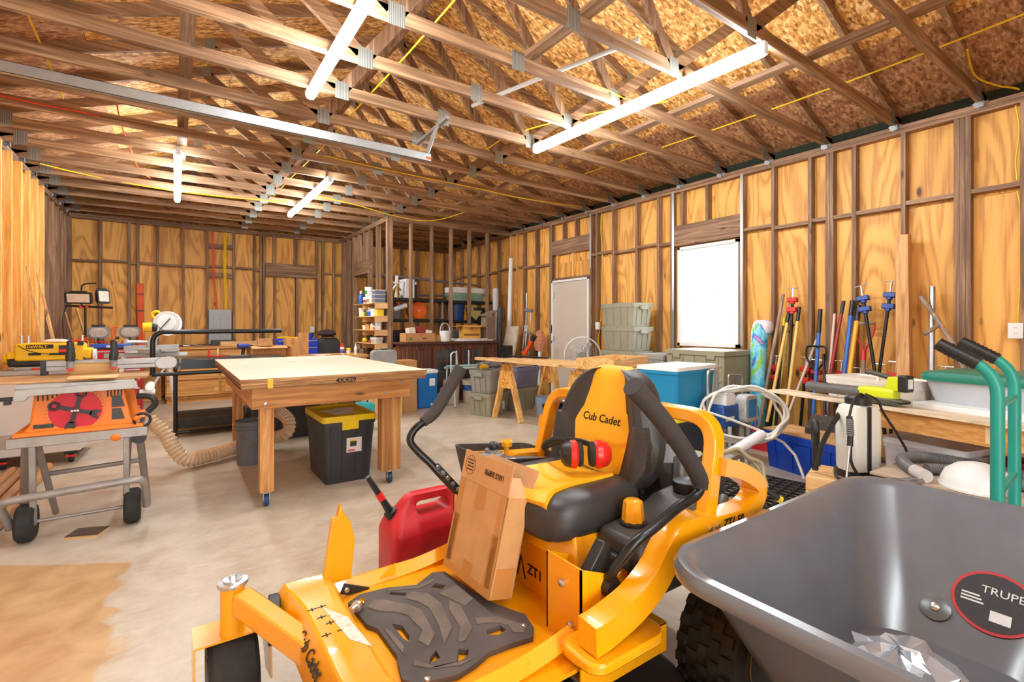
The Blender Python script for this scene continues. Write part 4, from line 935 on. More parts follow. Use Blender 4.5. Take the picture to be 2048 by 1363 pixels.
wp(B().prism([(-.80, .90), (-.78, .955), (-.20, .975), (-.19, .93), (-.235, .925), (-.72, .915), (-.74, .885), (-.80, .885)], 4.14, 4.17, 'xz'), 'front_rail', ALU, ts, bevel=.003)
wp(bx(-.83, 4.17, .595, -.14, 4.21, .655), 'base_bar', SILV, ts, bevel=.004); wp(bx(-.83, 4.82, .595, -.14, 4.86, .655), 'base_bar', SILV, ts, bevel=.004)
for x in (-.83, -.18): wp(bx(x, 4.21, .60, x+.04, 4.82, .65), 'base_bar', SILV, ts)
dk = wp(B().lathe([(.004, -.004), (.132, -.004), (.132, .004), (.004, .004)], (-.515, 4.218, .80), 48, 'y').rot('X', 0), 'spare_blade', pl('blade_red', srgb(206, 22, 44), .5, 0, .08, 8), ts)
tth = B()
for k in range(40):
    a = 2*PI*k/40; tth.box(-.007, -.002, .128, .004, .002, .142).rot('Y', 0); 
    n0 = len(tth.v)-8
    for i in range(n0, n0+8):
        x, y, z = tth.v[i]; tth.v[i] = (x*math.cos(a)+z*math.sin(a), y, -x*math.sin(a)+z*math.cos(a))
wp(tth.mv(-.515, 4.218, .80), 'blade_teeth', pl('tooth_orange', srgb(236, 150, 60), .5), dk)['kind'] = 'stuff'
for a in (18, 104):
    w0 = B().box(-.105, -.004, -.014, .10, .004, .014).tube(ring((-.13, 0, 0), .026, 16, 'y'), .010, 6, closed=True).prism([(.09, -.02), (.12, -.032), (.155, -.03), (.135, -.012), (.135, .012), (.155, .03), (.12, .032), (.09, .02)], -.004, .004, 'xz')
    wp(w0.tf(Matrix.Scale(.84, 4)).rot('Y', a).mv(-.515, 4.208, .80), 'wrench', BLK, ts)
wp(B().lathe([(.014, 0), (.014, -.016), (.006, -.03), (.003, -.032)], (-.515, 4.205, .80), 12, 'y').box(-.535, 4.182, .795, -.495, 4.19, .805), 'wing_nut', STEEL, ts)
for x in [-.70+.022*k for k in range(5)]+[-.36+.018*k for k in range(5)]: wp(bx(x, 4.2325, .87, x+.008, 4.243, .92), 'vent_slot', BLKT, ts)
for z0, z1 in ((.80, .875), (.715, .79)): wp(B().add([(-.335, 4.2295-.0*z0, z0), (-.265, 4.2295, z0), (-.285, 4.236, z1), (-.335, 4.236, z1)], [(0, 1, 2, 3)]).mv(0, -.006, 0), 'warning_label', pl('label_black', srgb(60, 58, 52), .5, 0, .5, 90), ts)
wp(bx(-.715, 4.213, .70, -.62, 4.2145, .725), 'warning_label', pl('label_black', srgb(50, 50, 48), .5), ts)
for x in (-.715, -.255):
    wp(B().beam((x, 4.19, .60), (x, 4.22, .10), .032, .032), 'leg', SILV, ts, bevel=.004)
wp(B().tube([(-.75, 4.25, .60), (-.86, 4.80, .02)], .026, 10), 'leg', SILV, ts); wp(B().tube([(-.70, 4.22, .62), (-.68, 4.70, .02)], .02, 10), 'leg', SILV, ts)
wp(B().tube([(-.19, 4.25, .62), (-.17, 4.86, .02)], .024, 10), 'leg', SILV, ts); wp(B().tube([(-.27, 4.80, .62), (-.30, 4.86, .02)], .02, 10), 'leg', SILV, ts)
wp(B().tube([(-.70, 4.52, .34), (-.19, 4.50, .36)], .016, 8), 'crossbar', SILV, ts)
wp(B().tube(fillet([(-.82, 4.23, .10), (-.85, 4.10, .30), (-.15, 4.08, .33), (-.145, 4.20, .11)], .07, 6), .024, 12), 'push_handle', SILV, ts)
wp(B().cyl((-.76, 4.24, .114), (-.20, 4.24, .114), .011), 'axle', SILV, ts)
for x in (-.75, -.225):
    wl_ = wp(B().lathe([(.05, -.04), (.10, -.045), (.114, -.03), (.115, 0), (.114, .03), (.10, .045), (.05, .04)], (x, 4.24, .116), 24, 'x'), 'wheel', RUB, ts)
    wp(B().lathe([(.012, -.046), (.05, -.036), (.05, .036), (.012, .046)], (x, 4.24, .116), 16, 'x'), 'wheel_hub', BLK, wl_)
wp(B().cyl((-.19, 4.30, .88), (-.10, 4.30, .88), .02).cyl((-.13, 4.23, .92), (-.13, 4.36, .92), .028), 'lock_lever', WHT, ts, bevel=.004)
wp(B().tube(spline([(-.20, 4.24, .86), (-.12, 4.22, .85), (-.10, 4.22, .80), (-.14, 4.23, .75)], 5), .02, 8), 'side_handle', BLK, ts)
hw_ = wp(B().tube(ring((-.17, 4.20, .70), .045, 18, 'y'), .009, 8, closed=True).cyl((-.17, 4.19, .70), (-.17, 4.24, .70), .014), 'handwheel', BLK, ts); wp(B().ball((-.20, 4.17, .72), .018), 'crank_knob', ORG, hw_)
wp(B().ball((-.31, 4.18, .605), (.032, .02, .026)), 'bevel_knob', ORG, ts); wp(B().lathe([(.045, 0), (.04, .06)], (-.19, 4.22, .58), 14, 'y'), 'dust_port', BLK, ts)
wp(B().cyl((-.86, 4.14, .905), (-.79, 4.14, .905), .012).ball((-.875, 4.14, .908), (.02, .02, .014)).box(-.83, 4.13, .87, -.80, 4.16, .915), 'rail_stop', BLK, ts)
fe = wp(B().loft([[(x, y, z) for y, z in ((4.60, 1.03), (4.60, 1.10), (4.68, 1.10), (4.68, 1.03))] for x in (-.74, -.04)]), 'rip_fence', ALU, ts, bevel=.004)
wp(B().prism(rrect(.14, .085, .04, 5, -.04, 1.06), 4.59, 4.69, 'xz'), 'fence_head', ALU, ts, bevel=.006)
wp(bx(-.745, 4.595, 1.005, -.715, 4.685, 1.105), 'fence_foot', BLK, ts); wp(bx(-.74, 4.599, 1.06, -.04, 4.6005, 1.064), 'fence_groove', BLKT, fe)
board('white faced panel with brown edge lying on the table saw', (-1.02, 4.42, .9945), (-.14, 4.42, .9945), .42, .017, PLYE, 'panel_board', 'board')
board('short pale offcut lying at the front of the table saw', (-.545, 4.20, 1.012), (-.30, 4.185, 1.012), .10, .016, pine('x'), 'wood_offcut')
board('wooden auxiliary fence clamped along the saw rip fence', (-.60, 4.575, 1.043), (-.33, 4.575, 1.043), .018, .08, wood('maple', srgb(206, 158, 92), srgb(232, 190, 124), 'x'), 'auxiliary_fence')
for i, (x, dz) in enumerate(((-.585, 0), (-.35, .005))):
    cl = thing('bar_clamp', ('black clamp on the auxiliary fence farther from the rounded rail end', 'black clamp on the auxiliary fence nearer the rounded rail end')[i], 'clamp', (x, 4.545, 1.0))
    B().tube([(0, 0, .10), (.002, 0, .14), (.004, 0, .17), (0, 0, .235)], [.026, .028, .022, .020], 12).o('grip', BLK, cl)
    B().tube([(0, 0, .235), (0, 0, .245)], [.02, .012], 12).o('grip_end', BLK, cl); B().tube([(0, 0, .05), (0, 0, .10)], .02, 12).o('neck', GRY, cl)
    B().box(-.02, -.012, .035, .02, .018, .05).o('pad', RED, cl); B().box(-.008, .0, .104, .008, .16, .117).o('bar', BLKM, cl)
# offcut and poles on the floor
of = thing('wood_offcut', 'small square dark offcut lying flat on the floor by the table saw', 'offcut', (-.45, 4.16, 0), -22)
bx(-.09, -.07, 0, .09, .07, .014).o('core', PINE and pine('x'), of); bx(-.09, -.07, .014, .09, .07, .018).o('face', wood('walnut', srgb(84, 66, 54), srgb(120, 98, 80), 'x'), of)
POLE = wood('tan_pole', srgb(170, 118, 72), srgb(206, 152, 98), 'y', .5, False)
for i, (x, y0, y1) in enumerate(((-1.12, 3.9, 6.25), (-1.03, 3.8, 6.05), (-.95, 3.7, 6.2), (-1.19, 4.0, 6.2))):
    o_ = tag(B().cyl((0, 0, .036), (0, y1-y0, .036), .035, n=14).o('round_pole', POLE), ('round tan pole on the floor, second from the garage door wall', 'round tan pole on the floor, third from the garage door wall', 'round tan pole on the floor closest to the table saw', 'round tan pole on the floor closest to the garage door wall')[i], 'pole', 'poles on the floor', (x, y0, 0))
# white machine cabinet with casters and planer on top
CABW = pl('cabinet_white', srgb(226, 220, 214), .45, 0, .04, 3)
cw = thing('machine_cabinet', 'white steel machine cabinet on swivel casters below the yellow planer', 'cabinet', (-1.0, 6.75, 0))
wp(B().loft([[(-1.36, 6.38, .12), (-.74, 6.38, .12), (-.70, 7.12, .12), (-1.36, 7.12, .12)], [(-1.36, 6.40, .88), (-.66, 6.40, .88), (-.66, 7.12, .88), (-1.36, 7.12, .88)]]), 'cabinet_body', CABW, cw, bevel=.01)
wp(bx(-1.37, 6.36, .88, -.62, 7.14, .915), 'cabinet_top', ALU, cw, bevel=.006)
wp(bx(-1.36, 6.374, .20, -1.05, 6.381, .33), 'recess', pl('recess_beige', srgb(190, 176, 160), .6), cw); wp(bx(-1.0, 6.374, .20, -.78, 6.379, .62), 'access_door', CABW, cw, bevel=.003)
wp(bx(-.80, 6.368, .50, -.79, 6.375, .52), 'door_latch', BLK, cw); wp(bx(-1.13, 6.376, .70, -1.02, 6.385, .80), 'rating_plate', BLKT, cw)
for x in (-1.3, -.82):
    for y in (6.46, 7.04):
        c = wp(B().box(x-.05, y-.05, .09, x+.05, y+.05, .12), 'caster', BLK, cw); wp(B().lathe([(.01, -.02), (.045, -.02), (.048, 0), (.045, .02), (.01, .02)], (x, y, .048), 16, 'x'), 'wheel', BLK, c); wp(bx(x-.04, y-.062, .06, x+.04, y-.05, .08), 'brake_tab', RED, c)
DWY = pl('tool_yellow', srgb(250, 200, 16), .4, 0, .05, 6)
pn = thing('thickness_planer', 'yellow thickness planer standing on the white cabinet', 'planer', (-1.0, 6.75, .915))
bx(-.25, -.20, .0, .25, .22, .03).o('base_plate', ALU, pn, .006); bx(-.30, -.16, .03, .27, .18, .11).o('lower_housing', BLK, pn, .02)
for k in range(20): bx(-.16+.016*k, -.164, .045, -.152+.016*k, -.160, .095).o('vent_rib', BLKT, pn)
B().loft([[(x, y, z) for x, z in rrect(.50, .17, .03, 4, 0, .17)] for y in (-.17, .17)]).o('hood', DWY, pn, .015); bx(-.31, -.14, .10, -.18, .15, .175).o('side_cover', DWY, pn, .015); bx(.2, -.14, .09, .31, .15, .20).o('side_cover', DWY, pn, .02)
bx(.215, -.178, .05, .25, -.165, .26).o('depth_scale', DWY, pn); bx(.21, -.18, .23, .255, -.165, .275).o('scale_cap', BLK, pn); bx(.2, -.185, .06, .265, -.172, .085).o('scale_foot', RED, pn)
bx(.07, -.178, .155, .13, -.172, .235).o('switch_plate', BLK, pn); bx(.075, -.188, .165, .125, -.176, .195).o('switch_paddle', RED, pn, .004)
bx(-.165, -.1765, .205, .03, -.172, .245).o('name_plate', BLKT, pn); text('lettering', 'DeWALT', .036, DWY, pn, (-.160, -.1775, .212), (PI/2, 0, 0), bold=.0008)
bx(-.15, -.1765, .14, -.06, -.172, .165).o('logo', BLKT, pn); bx(.0, -.1765, .14, .12, -.172, .16).o('model_plate', BLKT, pn)
B().lathe([(.045, -.015), (.05, 0), (.045, .015)], (-.325, -.06, .10), 14, 'x').o('height_knob', DWY, pn); B().lathe([(.07, -.012), (.07, .012)], (.335, -.06, .12), 18, 'x').o('crank_wheel', WHT, pn)
for x in (-.21, -.16, .24): B().cyl((x, -.1, .24), (x, -.1, .325), .013).lathe([(.02, .325), (.02, .332)], (x, -.1, 0), 12).o('column_cap', STEEL, pn)
for x in (-.12, .13): bx(x, -.215, .0, x+.09, -.2, .018).o('clamp', RED, pn)
B().tube(spline([(-.22, -.19, .24), (-.15, -.2, .19), (-.03, -.2, .155), (.1, -.2, .15), (.2, -.195, .2)], 6), .004, 6).o('cord', BLK, pn)
rg_ = B().loft([[(x*s, y*s, z) for x, y in rrect(.22, .14, .05, 4)] for z, s in ((0, .9), (.018, 1), (.03, .8), (.04, .5))]).o('rag', pl('rag_cloth', srgb(232, 206, 190), .9, 0, .15, 20, .3), None, 0, 2, 1); tag(rg_, 'crumpled pinkish rag on top of the planer', 'rag', None, (-.97, 6.72, 1.171), 8)
pr = tag(B().tube(fillet([(0, 0, .012), (.10, 0, .02), (.17, 0, .05), (.14, .01, .012)], .03), .010, 8).o('hand_saw_handle', RED), 'red curved handle resting on the planer', 'handle', None, (-.90, 6.80, 1.171))
# ------------------------------------------------------------------ back left: lights, tool chest, mitre saw, cart
tl = thing('work_light', 'twin-head work light on a black tripod near the back wall', 'work light', (-1.0, 9.0, 0))
for a in (100, 180, 255): B().tube([(0, 0, .75), (.45*math.cos(math.radians(a)), .3*math.sin(math.radians(a)), .02)], .014, 8).o('tripod_leg', BLKM, tl)
B().tube([(0, 0, .55), (0, 0, 1.10)], .018, 10).o('lower_pole', BLKM, tl); B().tube([(0, 0, 1.0), (0, 0, 1.60)], .014, 10).o('pole', BLKM, tl); B().lathe([(.022, 1.08), (.026, 1.10), (.022, 1.14)], n=12).o('collar', BLK, tl); B().tube([(-.21, 0, 1.62), (.30, 0, 1.60)], .016, 8).o('crossbar', BLKM, tl)
for k in (-.05, .02): B().ball((k, -.02, 1.60), .018).o('knob', RED, tl)
LENS = pl('lamp_lens', srgb(226, 214, 196), .15, .2, .1, 40)
def head(parent, c, w_, h, rz, rx, shell, oval=False, legs=True):
    g = bpy.data.objects.new('lamp_head', (B().loft([[(x*s, y, z*s) for x, z in rrect(w_, h, min(w_, h)*(.48 if oval else .12), 5)] for y, s in ((0, 1), (.03, 1), (.09, .6))])).mesh('lamp_head', shell)); COL.objects.link(g)
    g.parent = parent; g.location = c; g.rotation_euler = (math.radians(rx), 0, math.radians(rz))
    B().loft([[(x, y, z) for x, z in rrect(w_*.82, h*.74, min(w_, h)*(.36 if oval else .06), 5)] for y in (-.004, .004)]).o('lens', LENS, g)
    if oval:
        for k in range(-3, 4): B().tube([(k*w_*.11, -.012, -h*.33), (k*w_*.11, -.012, h*.33)], .0018, 5).o('guard_wire', STEEL, g)
        for k in (-1, 0, 1): B().tube([(-w_*.38, -.012, k*h*.18), (w_*.38, -.012, k*h*.18)], .0018, 5).o('guard_wire', STEEL, g)
    B().box(-w_*.3, .0, h/2-.01, w_*.3, .05, h/2+.015).o('visor', BLK, g)
    return g
head(tl, (-.07, -.03, 1.725), .30, .16, -10, 12, BLK); head(tl, (.20, .0, 1.76), .17, .20, 45, -6, BLK)
B().tube(fillet([(-.04, 0, 1.60), (-.04, 0, 1.90), (.0, 0, 1.93), (.12, 0, 1.94)], .03), .010, 8).o('handle', BLKM, tl)
B().tube(spline([(-.2, 0, 1.61), (-.24, .02, 1.4), (-.22, .03, 1.1), (-.25, .0, .9)], 5), .006, 6).o('power_cord', BLK, tl)
RCH = pl('chest_red', srgb(200, 24, 34), .35, 0, .05, 5)
rc = thing('tool_chest', 'red steel tool chest with silver drawer trims', 'tool chest', (-.64, 8.75, 0))
bx(-.29, -.25, .06, .29, .25, 1.02).o('chest_body', RCH, rc, .006)
for k in range(7):
    z = .12+.128*k; d = bx(-.275, -.262, z, .275, -.25, z+.118).o('drawer', RCH, rc, .003); bx(-.27, -.27, z+.10, .27, -.262, z+.116).o('trim', STEEL, d)
for x in (-.22, .22):
    for y in (-.18, .18): B().lathe([(.01, -.02), (.03, -.018), (.03, .018), (.01, .02)], (x, y, .03), 12, 'x').o('caster', BLK, rc)
og = thing('organizer_case', 'blue and black parts organizer case on the red tool chest', 'case', (-.68, 8.62, 1.02))
bx(-.22, -.10, 0, .22, .14, .05).o('tray', BLK, og, .008); bx(-.215, -.105, .02, .215, .135, .075).o('lid', pl('case_blue', srgb(32, 82, 180), .35), og, .01); bx(-.05, -.112, .03, .05, -.104, .06).o('latch', LW, og)
for i, (x, y) in enumerate(((-.84, 8.80), (-.50, 8.86))):
    h_ = thing('halogen_lamp', ('oval halogen lamp on red stand beside the tripod pole', 'oval halogen lamp on red stand behind the mitre saw')[i], 'work light', (x, y, 1.02))
    head(h_, (0, -.02, .23), .24, .17, 0, 8, GRY, True)
    B().tube(fillet([(-.09, 0, .01), (-.09, 0, .10), (.09, 0, .10), (.09, 0, .01)], .02), .009, 6).o('stand', RCH, h_); B().tube([(0, 0, .10), (0, 0, .16)], .012, 8).o('bracket', BLK, h_)
    B().tube(fillet([(.15, .02, .01), (.15, .02, .30), (.21, .02, .31)], .02), .011, 6).o('carry_handle', pl('handle_orange', srgb(224, 92, 30), .5), h_)
    B().lathe([(.02, -.02), (.02, .02)], (-.14, 0, .15), 10, 'x').o('knob', BLK, h_)
# mitre saw on folding stand
ms = thing('mitre_saw_stand', 'folding mitre saw stand with white legs', 'stand', (-.17, 8.12, 0))
bx(-.55, -.05, .93, .25, .05, .985).o('beam', ALU, ms, .004); bx(.20, -.045, .94, .34, .045, .98).o('extension', GALV, ms)
for x, dx in ((-.35, -.12), (.12, .10)):
    for s in (-1, 1): B().beam((x, s*.05, .93), (x+dx, s*.22, .0), .03, .03).o('leg', WHT, ms)
    B().beam((x+dx*.5, -.18, .46), (x+dx*.5, .18, .46), .02, .02).o('leg_brace', WHT, ms)
B().beam((.15, -.06, .90), (-.10, -.2, .45), .02, .02).o('leg_brace', WHT, ms)
mt = thing('mitre_saw', 'yellow and silver sliding mitre saw with raised blade guard', 'mitre saw', (-.225, 8.12, .985))
B().lathe([(.19, 0), (.19, .05), (.15, .06)], n=28).o('turntable', ALU, mt); bx(-.30, .02, .02, .30, .06, .10).o('fence', ALU, mt, .004); bx(-.28, -.12, 0, .28, .12, .04).o('base', GALV, mt, .01); bx(.10, -.2, .02, .3, -.12, .055).o('work_support', ALU, mt)
B().cyl((-.27, .02, .15), (.02, .05, .14), .022).o('slide_rail', STEEL, mt); B().cyl((-.27, .10, .15), (.02, .10, .14), .022).o('slide_rail', STEEL, mt); B().prism([(-.04, .04), (.05, .04), (.06, .20), (-.02, .22), (-.06, .14)], .0, .12, 'xz').o('arm_post', ALU, mt, .006); bx(-.30, .0, .12, -.25, .13, .18).o('rail_cap', ALU, mt, .006)
sh = B().lathe([(.02, -.02), (.15, -.02), (.155, 0), (.15, .02), (.02, .02)], (0, 0, 0), 30, 'y').mv(.16, .03, .40).o('blade_guard', pl('guard_silver', srgb(196, 192, 184), .35, .3), mt)
B().lathe([(.02, -.03), (.10, -.03), (.11, -.02)], (.16, .03, .40), 24, 'y').o('guard_plate', WHT, sh); B().lathe([(.165, -.004), (.165, .004)], (.17, .03, .39), 36, 'y').o('saw_blade', STEEL, mt)
B().tube([(-.10, .04, .34), (.0, .04, .34)], [.06, .065], 16).o('motor', DWY, mt); B().tube([(.0, .04, .34), (.06, .04, .33)], [.062, .05], 16).o('motor_end', BLK, mt); B().beam((.03, .05, .18), (.13, .05, .34), .04, .05).o('swing_arm', ALU, mt)
B().tube(spline([(.02, .03, .46), (.0, .03, .52), (.06, .03, .55), (.10, .03, .50)], 5), .018, 8).o('trigger_handle', DWY, mt); B().beam((.08, -.01, .30), (.20, -.01, .46), .02, .012).o('guard_link', BLK, mt); bx(.02, .02, .08, .05, .05, .12).o('lock_tab', DWY, mt)
# black steel frame cart
ct = thing('frame_cart', 'black tubular steel cart with lower dark mat and tall handrail', 'cart', (.6, 7.4, 0))
wp(B().tube([(.03, 7.1, 0), (.03, 7.1, .80)], .022, 10), 'post', BLKM, ct); wp(B().tube([(.03, 7.85, 0), (.03, 7.85, .80)], .022, 10), 'post', BLKM, ct); wp(B().tube([(1.22, 7.1, 0), (1.22, 7.1, .80)], .022, 10), 'post', BLKM, ct); wp(B().tube([(1.22, 7.85, 0), (1.22, 7.85, .80)], .022, 10), 'post', BLKM, ct)
for y in (7.1, 7.85): wp(B().tube([(.03, y, .06), (1.22, y, .06)], .018, 8), 'floor_bar', BLKM, ct)
wp(bx(.02, 7.06, .82, 1.26, 7.13, .93), 'channel', BLKM, ct, bevel=.004); wp(bx(.02, 7.14, .90, 1.26, 7.86, .935), 'deck', BLKM, ct, bevel=.004); wp(B().tube([(-.20, 7.08, .77), (1.25, 7.08, .78)], .024, 10), 'lower_rail', BLKM, ct)
wp(B().tube(fillet([(-.19, 7.08, .77), (-.19, 7.08, 1.27), (1.18, 7.08, 1.275)], .13, 7), .027, 12), 'handrail', BLKM, ct); wp(B().lathe([(.03, 0), (.03, .012), (.01, .013)], (1.18, 7.08, 1.275), 12, 'x'), 'end_cap', BLK, ct)
for x in (.07, .075): wp(B().cyl((x, 7.05, .80+(x-.07)*20), (x, 7.05, .86+(x-.07)*20), .012, n=8), 'bolt', STEEL, ct)
wp(bx(.05, 7.12, .10, 1.2, 7.83, .215), 'mat_deck', pl('dark_mat', srgb(62, 56, 50), .8, 0, .3, 30, .3), ct, bevel=.01)
bx(-.04, -.01, 0, .16, .03, .012).o('red_square', RED); sq = bpy.data.objects['red_square']; sq.name = 'marking_square'; tag(sq, 'red marking square lying on the black cart', 'square', None, (.42, 7.5, .936), 12)
tag(B().tube([(0, 0, .01), (.24, .03, .01)], .009, 8).o('socket_wrench', STEEL), 'silver wrench lying on the black cart', 'wrench', None, (.62, 7.38, .936)); tag(B().tube([(0, 0, .008), (.2, -.05, .008)], .007, 8).o('socket_wrench', BLKM), 'dark wrench lying on the black cart', 'wrench', None, (.66, 7.45, .936))
ca = tag(B().lathe([(.008, 0), (.012, .02), (.010, .09), (.003, .11)], n=10).o('bottle', pl('candle_yellow', srgb(246, 216, 140), .4)), 'small pale yellow bottle on the black cart', 'bottle', None, (.50, 7.62, .936)); tag(B().lathe([(.012, 0), (.014, .06), (.004, .10)], n=10).o('bottle', RED), 'small red bottle on the black cart', 'bottle', None, (.40, 7.62, .936))
hose('vacuum_hose', 'black flexible vacuum hose looped on the floor behind the table', [(.98, 7.0, .40), (.84, 6.98, .36), (.75, 6.95, .22), (.72, 6.93, .10), (.78, 6.92, .04), (.95, 6.92, .035), (1.2, 6.95, .035)], .034, BLK, pitch=.014, amp=.06)
# ------------------------------------------------------------------ back bench
HON = wood('honey_pine', srgb(214, 150, 78), srgb(238, 186, 112), 'x', .7); HONZ = wood('honey_pine', srgb(214, 150, 78), srgb(238, 186, 112), 'z', .7)
bn = thing('bench_cabinet', 'long honey pine bench cabinet with drawers along the back wall', 'cabinet', (.7, 10.6, 0))
bx(-.80, -.38, .08, .80, .38, .93).o('carcass', HON, bn, .004); bx(-.85, -.42, .93, .85, .40, .97).o('worktop', HON, bn, .004); bx(-.78, -.34, 0, .78, .36, .08).o('plinth', HON, bn)
for x0, x1 in ((-.78, -.02), (.02, .78)):
    for z0, z1 in ((.12, .36), (.40, .62), (.66, .90)):
        d = bx(x0, -.40, z0, x1, -.38, z1).o('drawer', HON, bn, .004); bx(x0+.06, -.403, z0+.05, x1-.06, -.399, z1-.05).o('drawer_panel', HON, d, .004)
eb = thing('breaker_panel', 'grey electrical breaker panel on the back wall', 'breaker panel', (.76, 11.07, .975))
bx(-.19, -.10, 0, .19, 0, .68).o('enclosure', pl('panel_grey', srgb(162, 166, 166), .4, .1, .04), eb, .006); dd = bx(-.115, -.108, .08, .115, -.10, .58).o('panel_door', pl('panel_grey', (1, 1, 1)), eb, .003); bx(.055, -.114, .24, .10, -.108, .275).o('latch', BLK, dd); bx(-.001, -.1095, .10, .001, -.108, .56).o('door_seam', BLKT, dd)
YWR = pl('cable_yellow', srgb(240, 200, 30), .45); OWR = pl('cable_orange', srgb(232, 88, 40), .45)
def cable(label, pts, mat, r=.006, name='electrical_cable', n=5):
    c = V(pts[0]); o = B().tube([p-c for p in spline(pts, n)], r, 6).o(name, mat); return tag(o, label, 'cable', None, tuple(c))
for i in range(3): cable('orange cable down to the breaker panel, %s of three' % ('first', 'second', 'third')[i], [(.61+.016*i, 11.02, 3.16), (.63+.015*i, 11.0, 2.7), (.64+.016*i, 11.0, 2.2), (.67+.02*i, 11.0, 1.8), (.69+.02*i, 11.03, 1.655)], OWR)
for i in range(4): cable('yellow cable down to the breaker panel, %s of four' % ('first', 'second', 'third', 'fourth')[i], [(.83+.016*i, 11.02, 3.16), (.82+.012*i, 11.0, 2.6), (.83+.014*i, 11.0, 2.1), (.85+.008*i, 11.03, 1.655)], YWR)
lc = tag(B().box(-.05, -.03, 0, .05, .03, 1.12).o('level_case', pl('case_orange', srgb(230, 86, 26), .5), None, .008), 'long orange level case standing against the back wall', 'case', None, (-.46, 11.02, .98)); lc.rotation_euler = (0, math.radians(-1), 0)
bx(-.052, -.032, .62, .052, .032, .64).o('strap', BLK, lc); bx(-.052, -.032, .92, .052, .032, .935).o('strap', BLK, lc)
shf = tag(bx(-.30, -.14, 0, .30, .14, .98).o('low_cabinet', HON, None, .004), 'low honey pine cabinet under the orange level case', 'cabinet', None, (-.46, 10.9, 0)); bx(-.27, -.145, .1, .27, -.14, .9).o('door', HONZ, shf, .004)
# leaning boards in the back corner
for i, (p, q, w_, m_) in enumerate((((-1.05, 7.6, .0), (-1.30, 7.35, 2.0), .09, 'pine'), ((-.95, 7.9, .0), (-1.28, 7.75, 1.95), .14, 'pine'), ((-1.0, 8.2, .0), (-1.27, 8.22, 1.45), .12, 'white'), ((-1.0, 9.9, 0), (-1.33, 9.9, 1.55), .09, 'stud'), ((-.85, 10.2, 0), (-1.25, 10.3, 1.62), .10, 'pine'), ((-.80, 10.3, 0), (-1.0, 10.95, 1.4), .12, 'stud'), ((-.83, 10.46, 0), (-.80, 10.99, 1.28), .08, 'pine'), ((-.9, 10.6, 0), (-1.12, 10.98, 1.3), .1, 'stud'))):
    mm_ = {'pine': pine('z'), 'stud': wood('old_board', srgb(176, 128, 84), srgb(206, 160, 112), 'z'), 'white': WHT}[m_]
    board('%s leaning in the back corner' % ('long narrow pine board', 'wide pine board by the fresh studs', 'white painted board', 'weathered brown stud offcut', 'tall pine strip', 'wide weathered board', 'short pine strip near the bench', 'weathered board behind the strips')[i], p, q, w_, .02, mm_, 'leaning_board', 'board', (1, .2, 0))
# back bench clutter
board('long dark plank on the back bench', (.05, 10.55, .985), (.62, 10.75, .985), .09, .02, wood('walnut', (1, 1, 1), (1, 1, 1), 'x'), 'plank'); board('thick pale board on the back bench below the breaker panel', (.72, 10.45, 1.01), (1.32, 10.5, 1.01), .14, .08, pine('x'), 'plank')
tag(bx(-.20, -.13, 0, .20, .13, .10).o('tool_tray', DKG, None, .01), 'dark grey tray on the back bench under the breaker panel', 'tray', None, (.80, 10.78, .97))
for i, x in enumerate((.06, .16, .34)): tag(B().tube([(0, 0, .014), (.1, .03, .014)], [.012, .009], 8).ball((0, 0, .02), .018).o('hand_tool', (BLK, STEEL, GRY)[i]), ('black hand tool on the back bench', 'silver hand tool on the back bench', 'grey hand tool on the back bench')[i], 'hand tool', None, (x, 10.35, .97))
# second bench behind the work table, with boxes and bottles
sb_ = thing('side_bench', 'plain wooden bench behind the work table', 'bench', (1.75, 8.45, 0))
bx(-.95, -.38, .82, .95, .38, .86).o('worktop', HON, sb_, .004)
for x in (-.88, .88):
    for y in (-.32, .32): bx(x-.04, y-.04, 0, x+.04, y+.04, .82).o('leg', HONZ, sb_)
bx(-.9, -.35, .70, .9, -.31, .82).o('apron', HON, sb_)
carton('open cardboard box with drooping flaps on the side bench', (1.20, 8.42, .861), 4, .50, .30, .17, True, None, .13); carton('small white labelled cardboard box atop the open carton', (1.16, 8.30, 1.035), -4, .20, .16, .11); c2 = carton('tall cardboard box behind the open carton', (1.60, 8.62, .861), 6, .20, .16, .28)
carton('small yellow cardboard box at the far edge of the side bench', (1.80, 8.72, .861), 0, .15, .12, .36)
dl = thing('cordless_drill', 'blue and black cordless drill standing on the side bench', 'drill', (.86, 8.25, .861), 20)
bx(-.05, -.04, 0, .05, .04, .05).o('battery', BLK, dl, .008); B().tube([(0, 0, .05), (.01, 0, .15)], .024, 10).o('handle', BLK, dl); B().tube([(-.07, 0, .18), (.05, 0, .18), (.10, 0, .18)], [.036, .036, .02], 14).o('motor', pl('drill_blue', srgb(50, 76, 150), .4), dl); B().tube([(.10, 0, .18), (.14, 0, .18)], [.02, .012], 12).o('chuck', BLK, dl)
for i, (x, r, h, m1, m2, lb2) in enumerate(((2.30, .034, .19, RED, WHT, 'red capped white spray can'), (2.40, .036, .15, DWY, BLK, 'yellow glue bottle with black cap'), (2.52, .026, .17, WHT, WHT, 'white pointed glue bottle'))):
    b2 = thing('bottle', lb2+' on the side bench', 'bottle', (x, 8.20, .861)); B().lathe([(r, 0), (r, h*.68), (r*.6, h*.76)], n=16).o('body', m2 if i == 0 else m1, b2); B().lathe([(r*.9, h*.70), (r*.9, h)] if i == 0 else [(r*.5, h*.74), (r*.2, h*1.1)], n=14).o('cap', m1 if i == 0 else m2, b2); B().lathe([(r*1.01, h*.15), (r*1.01, h*.5)], n=16).o('label', LW if i else pl('label_violet', srgb(120, 90, 170), .5), b2)
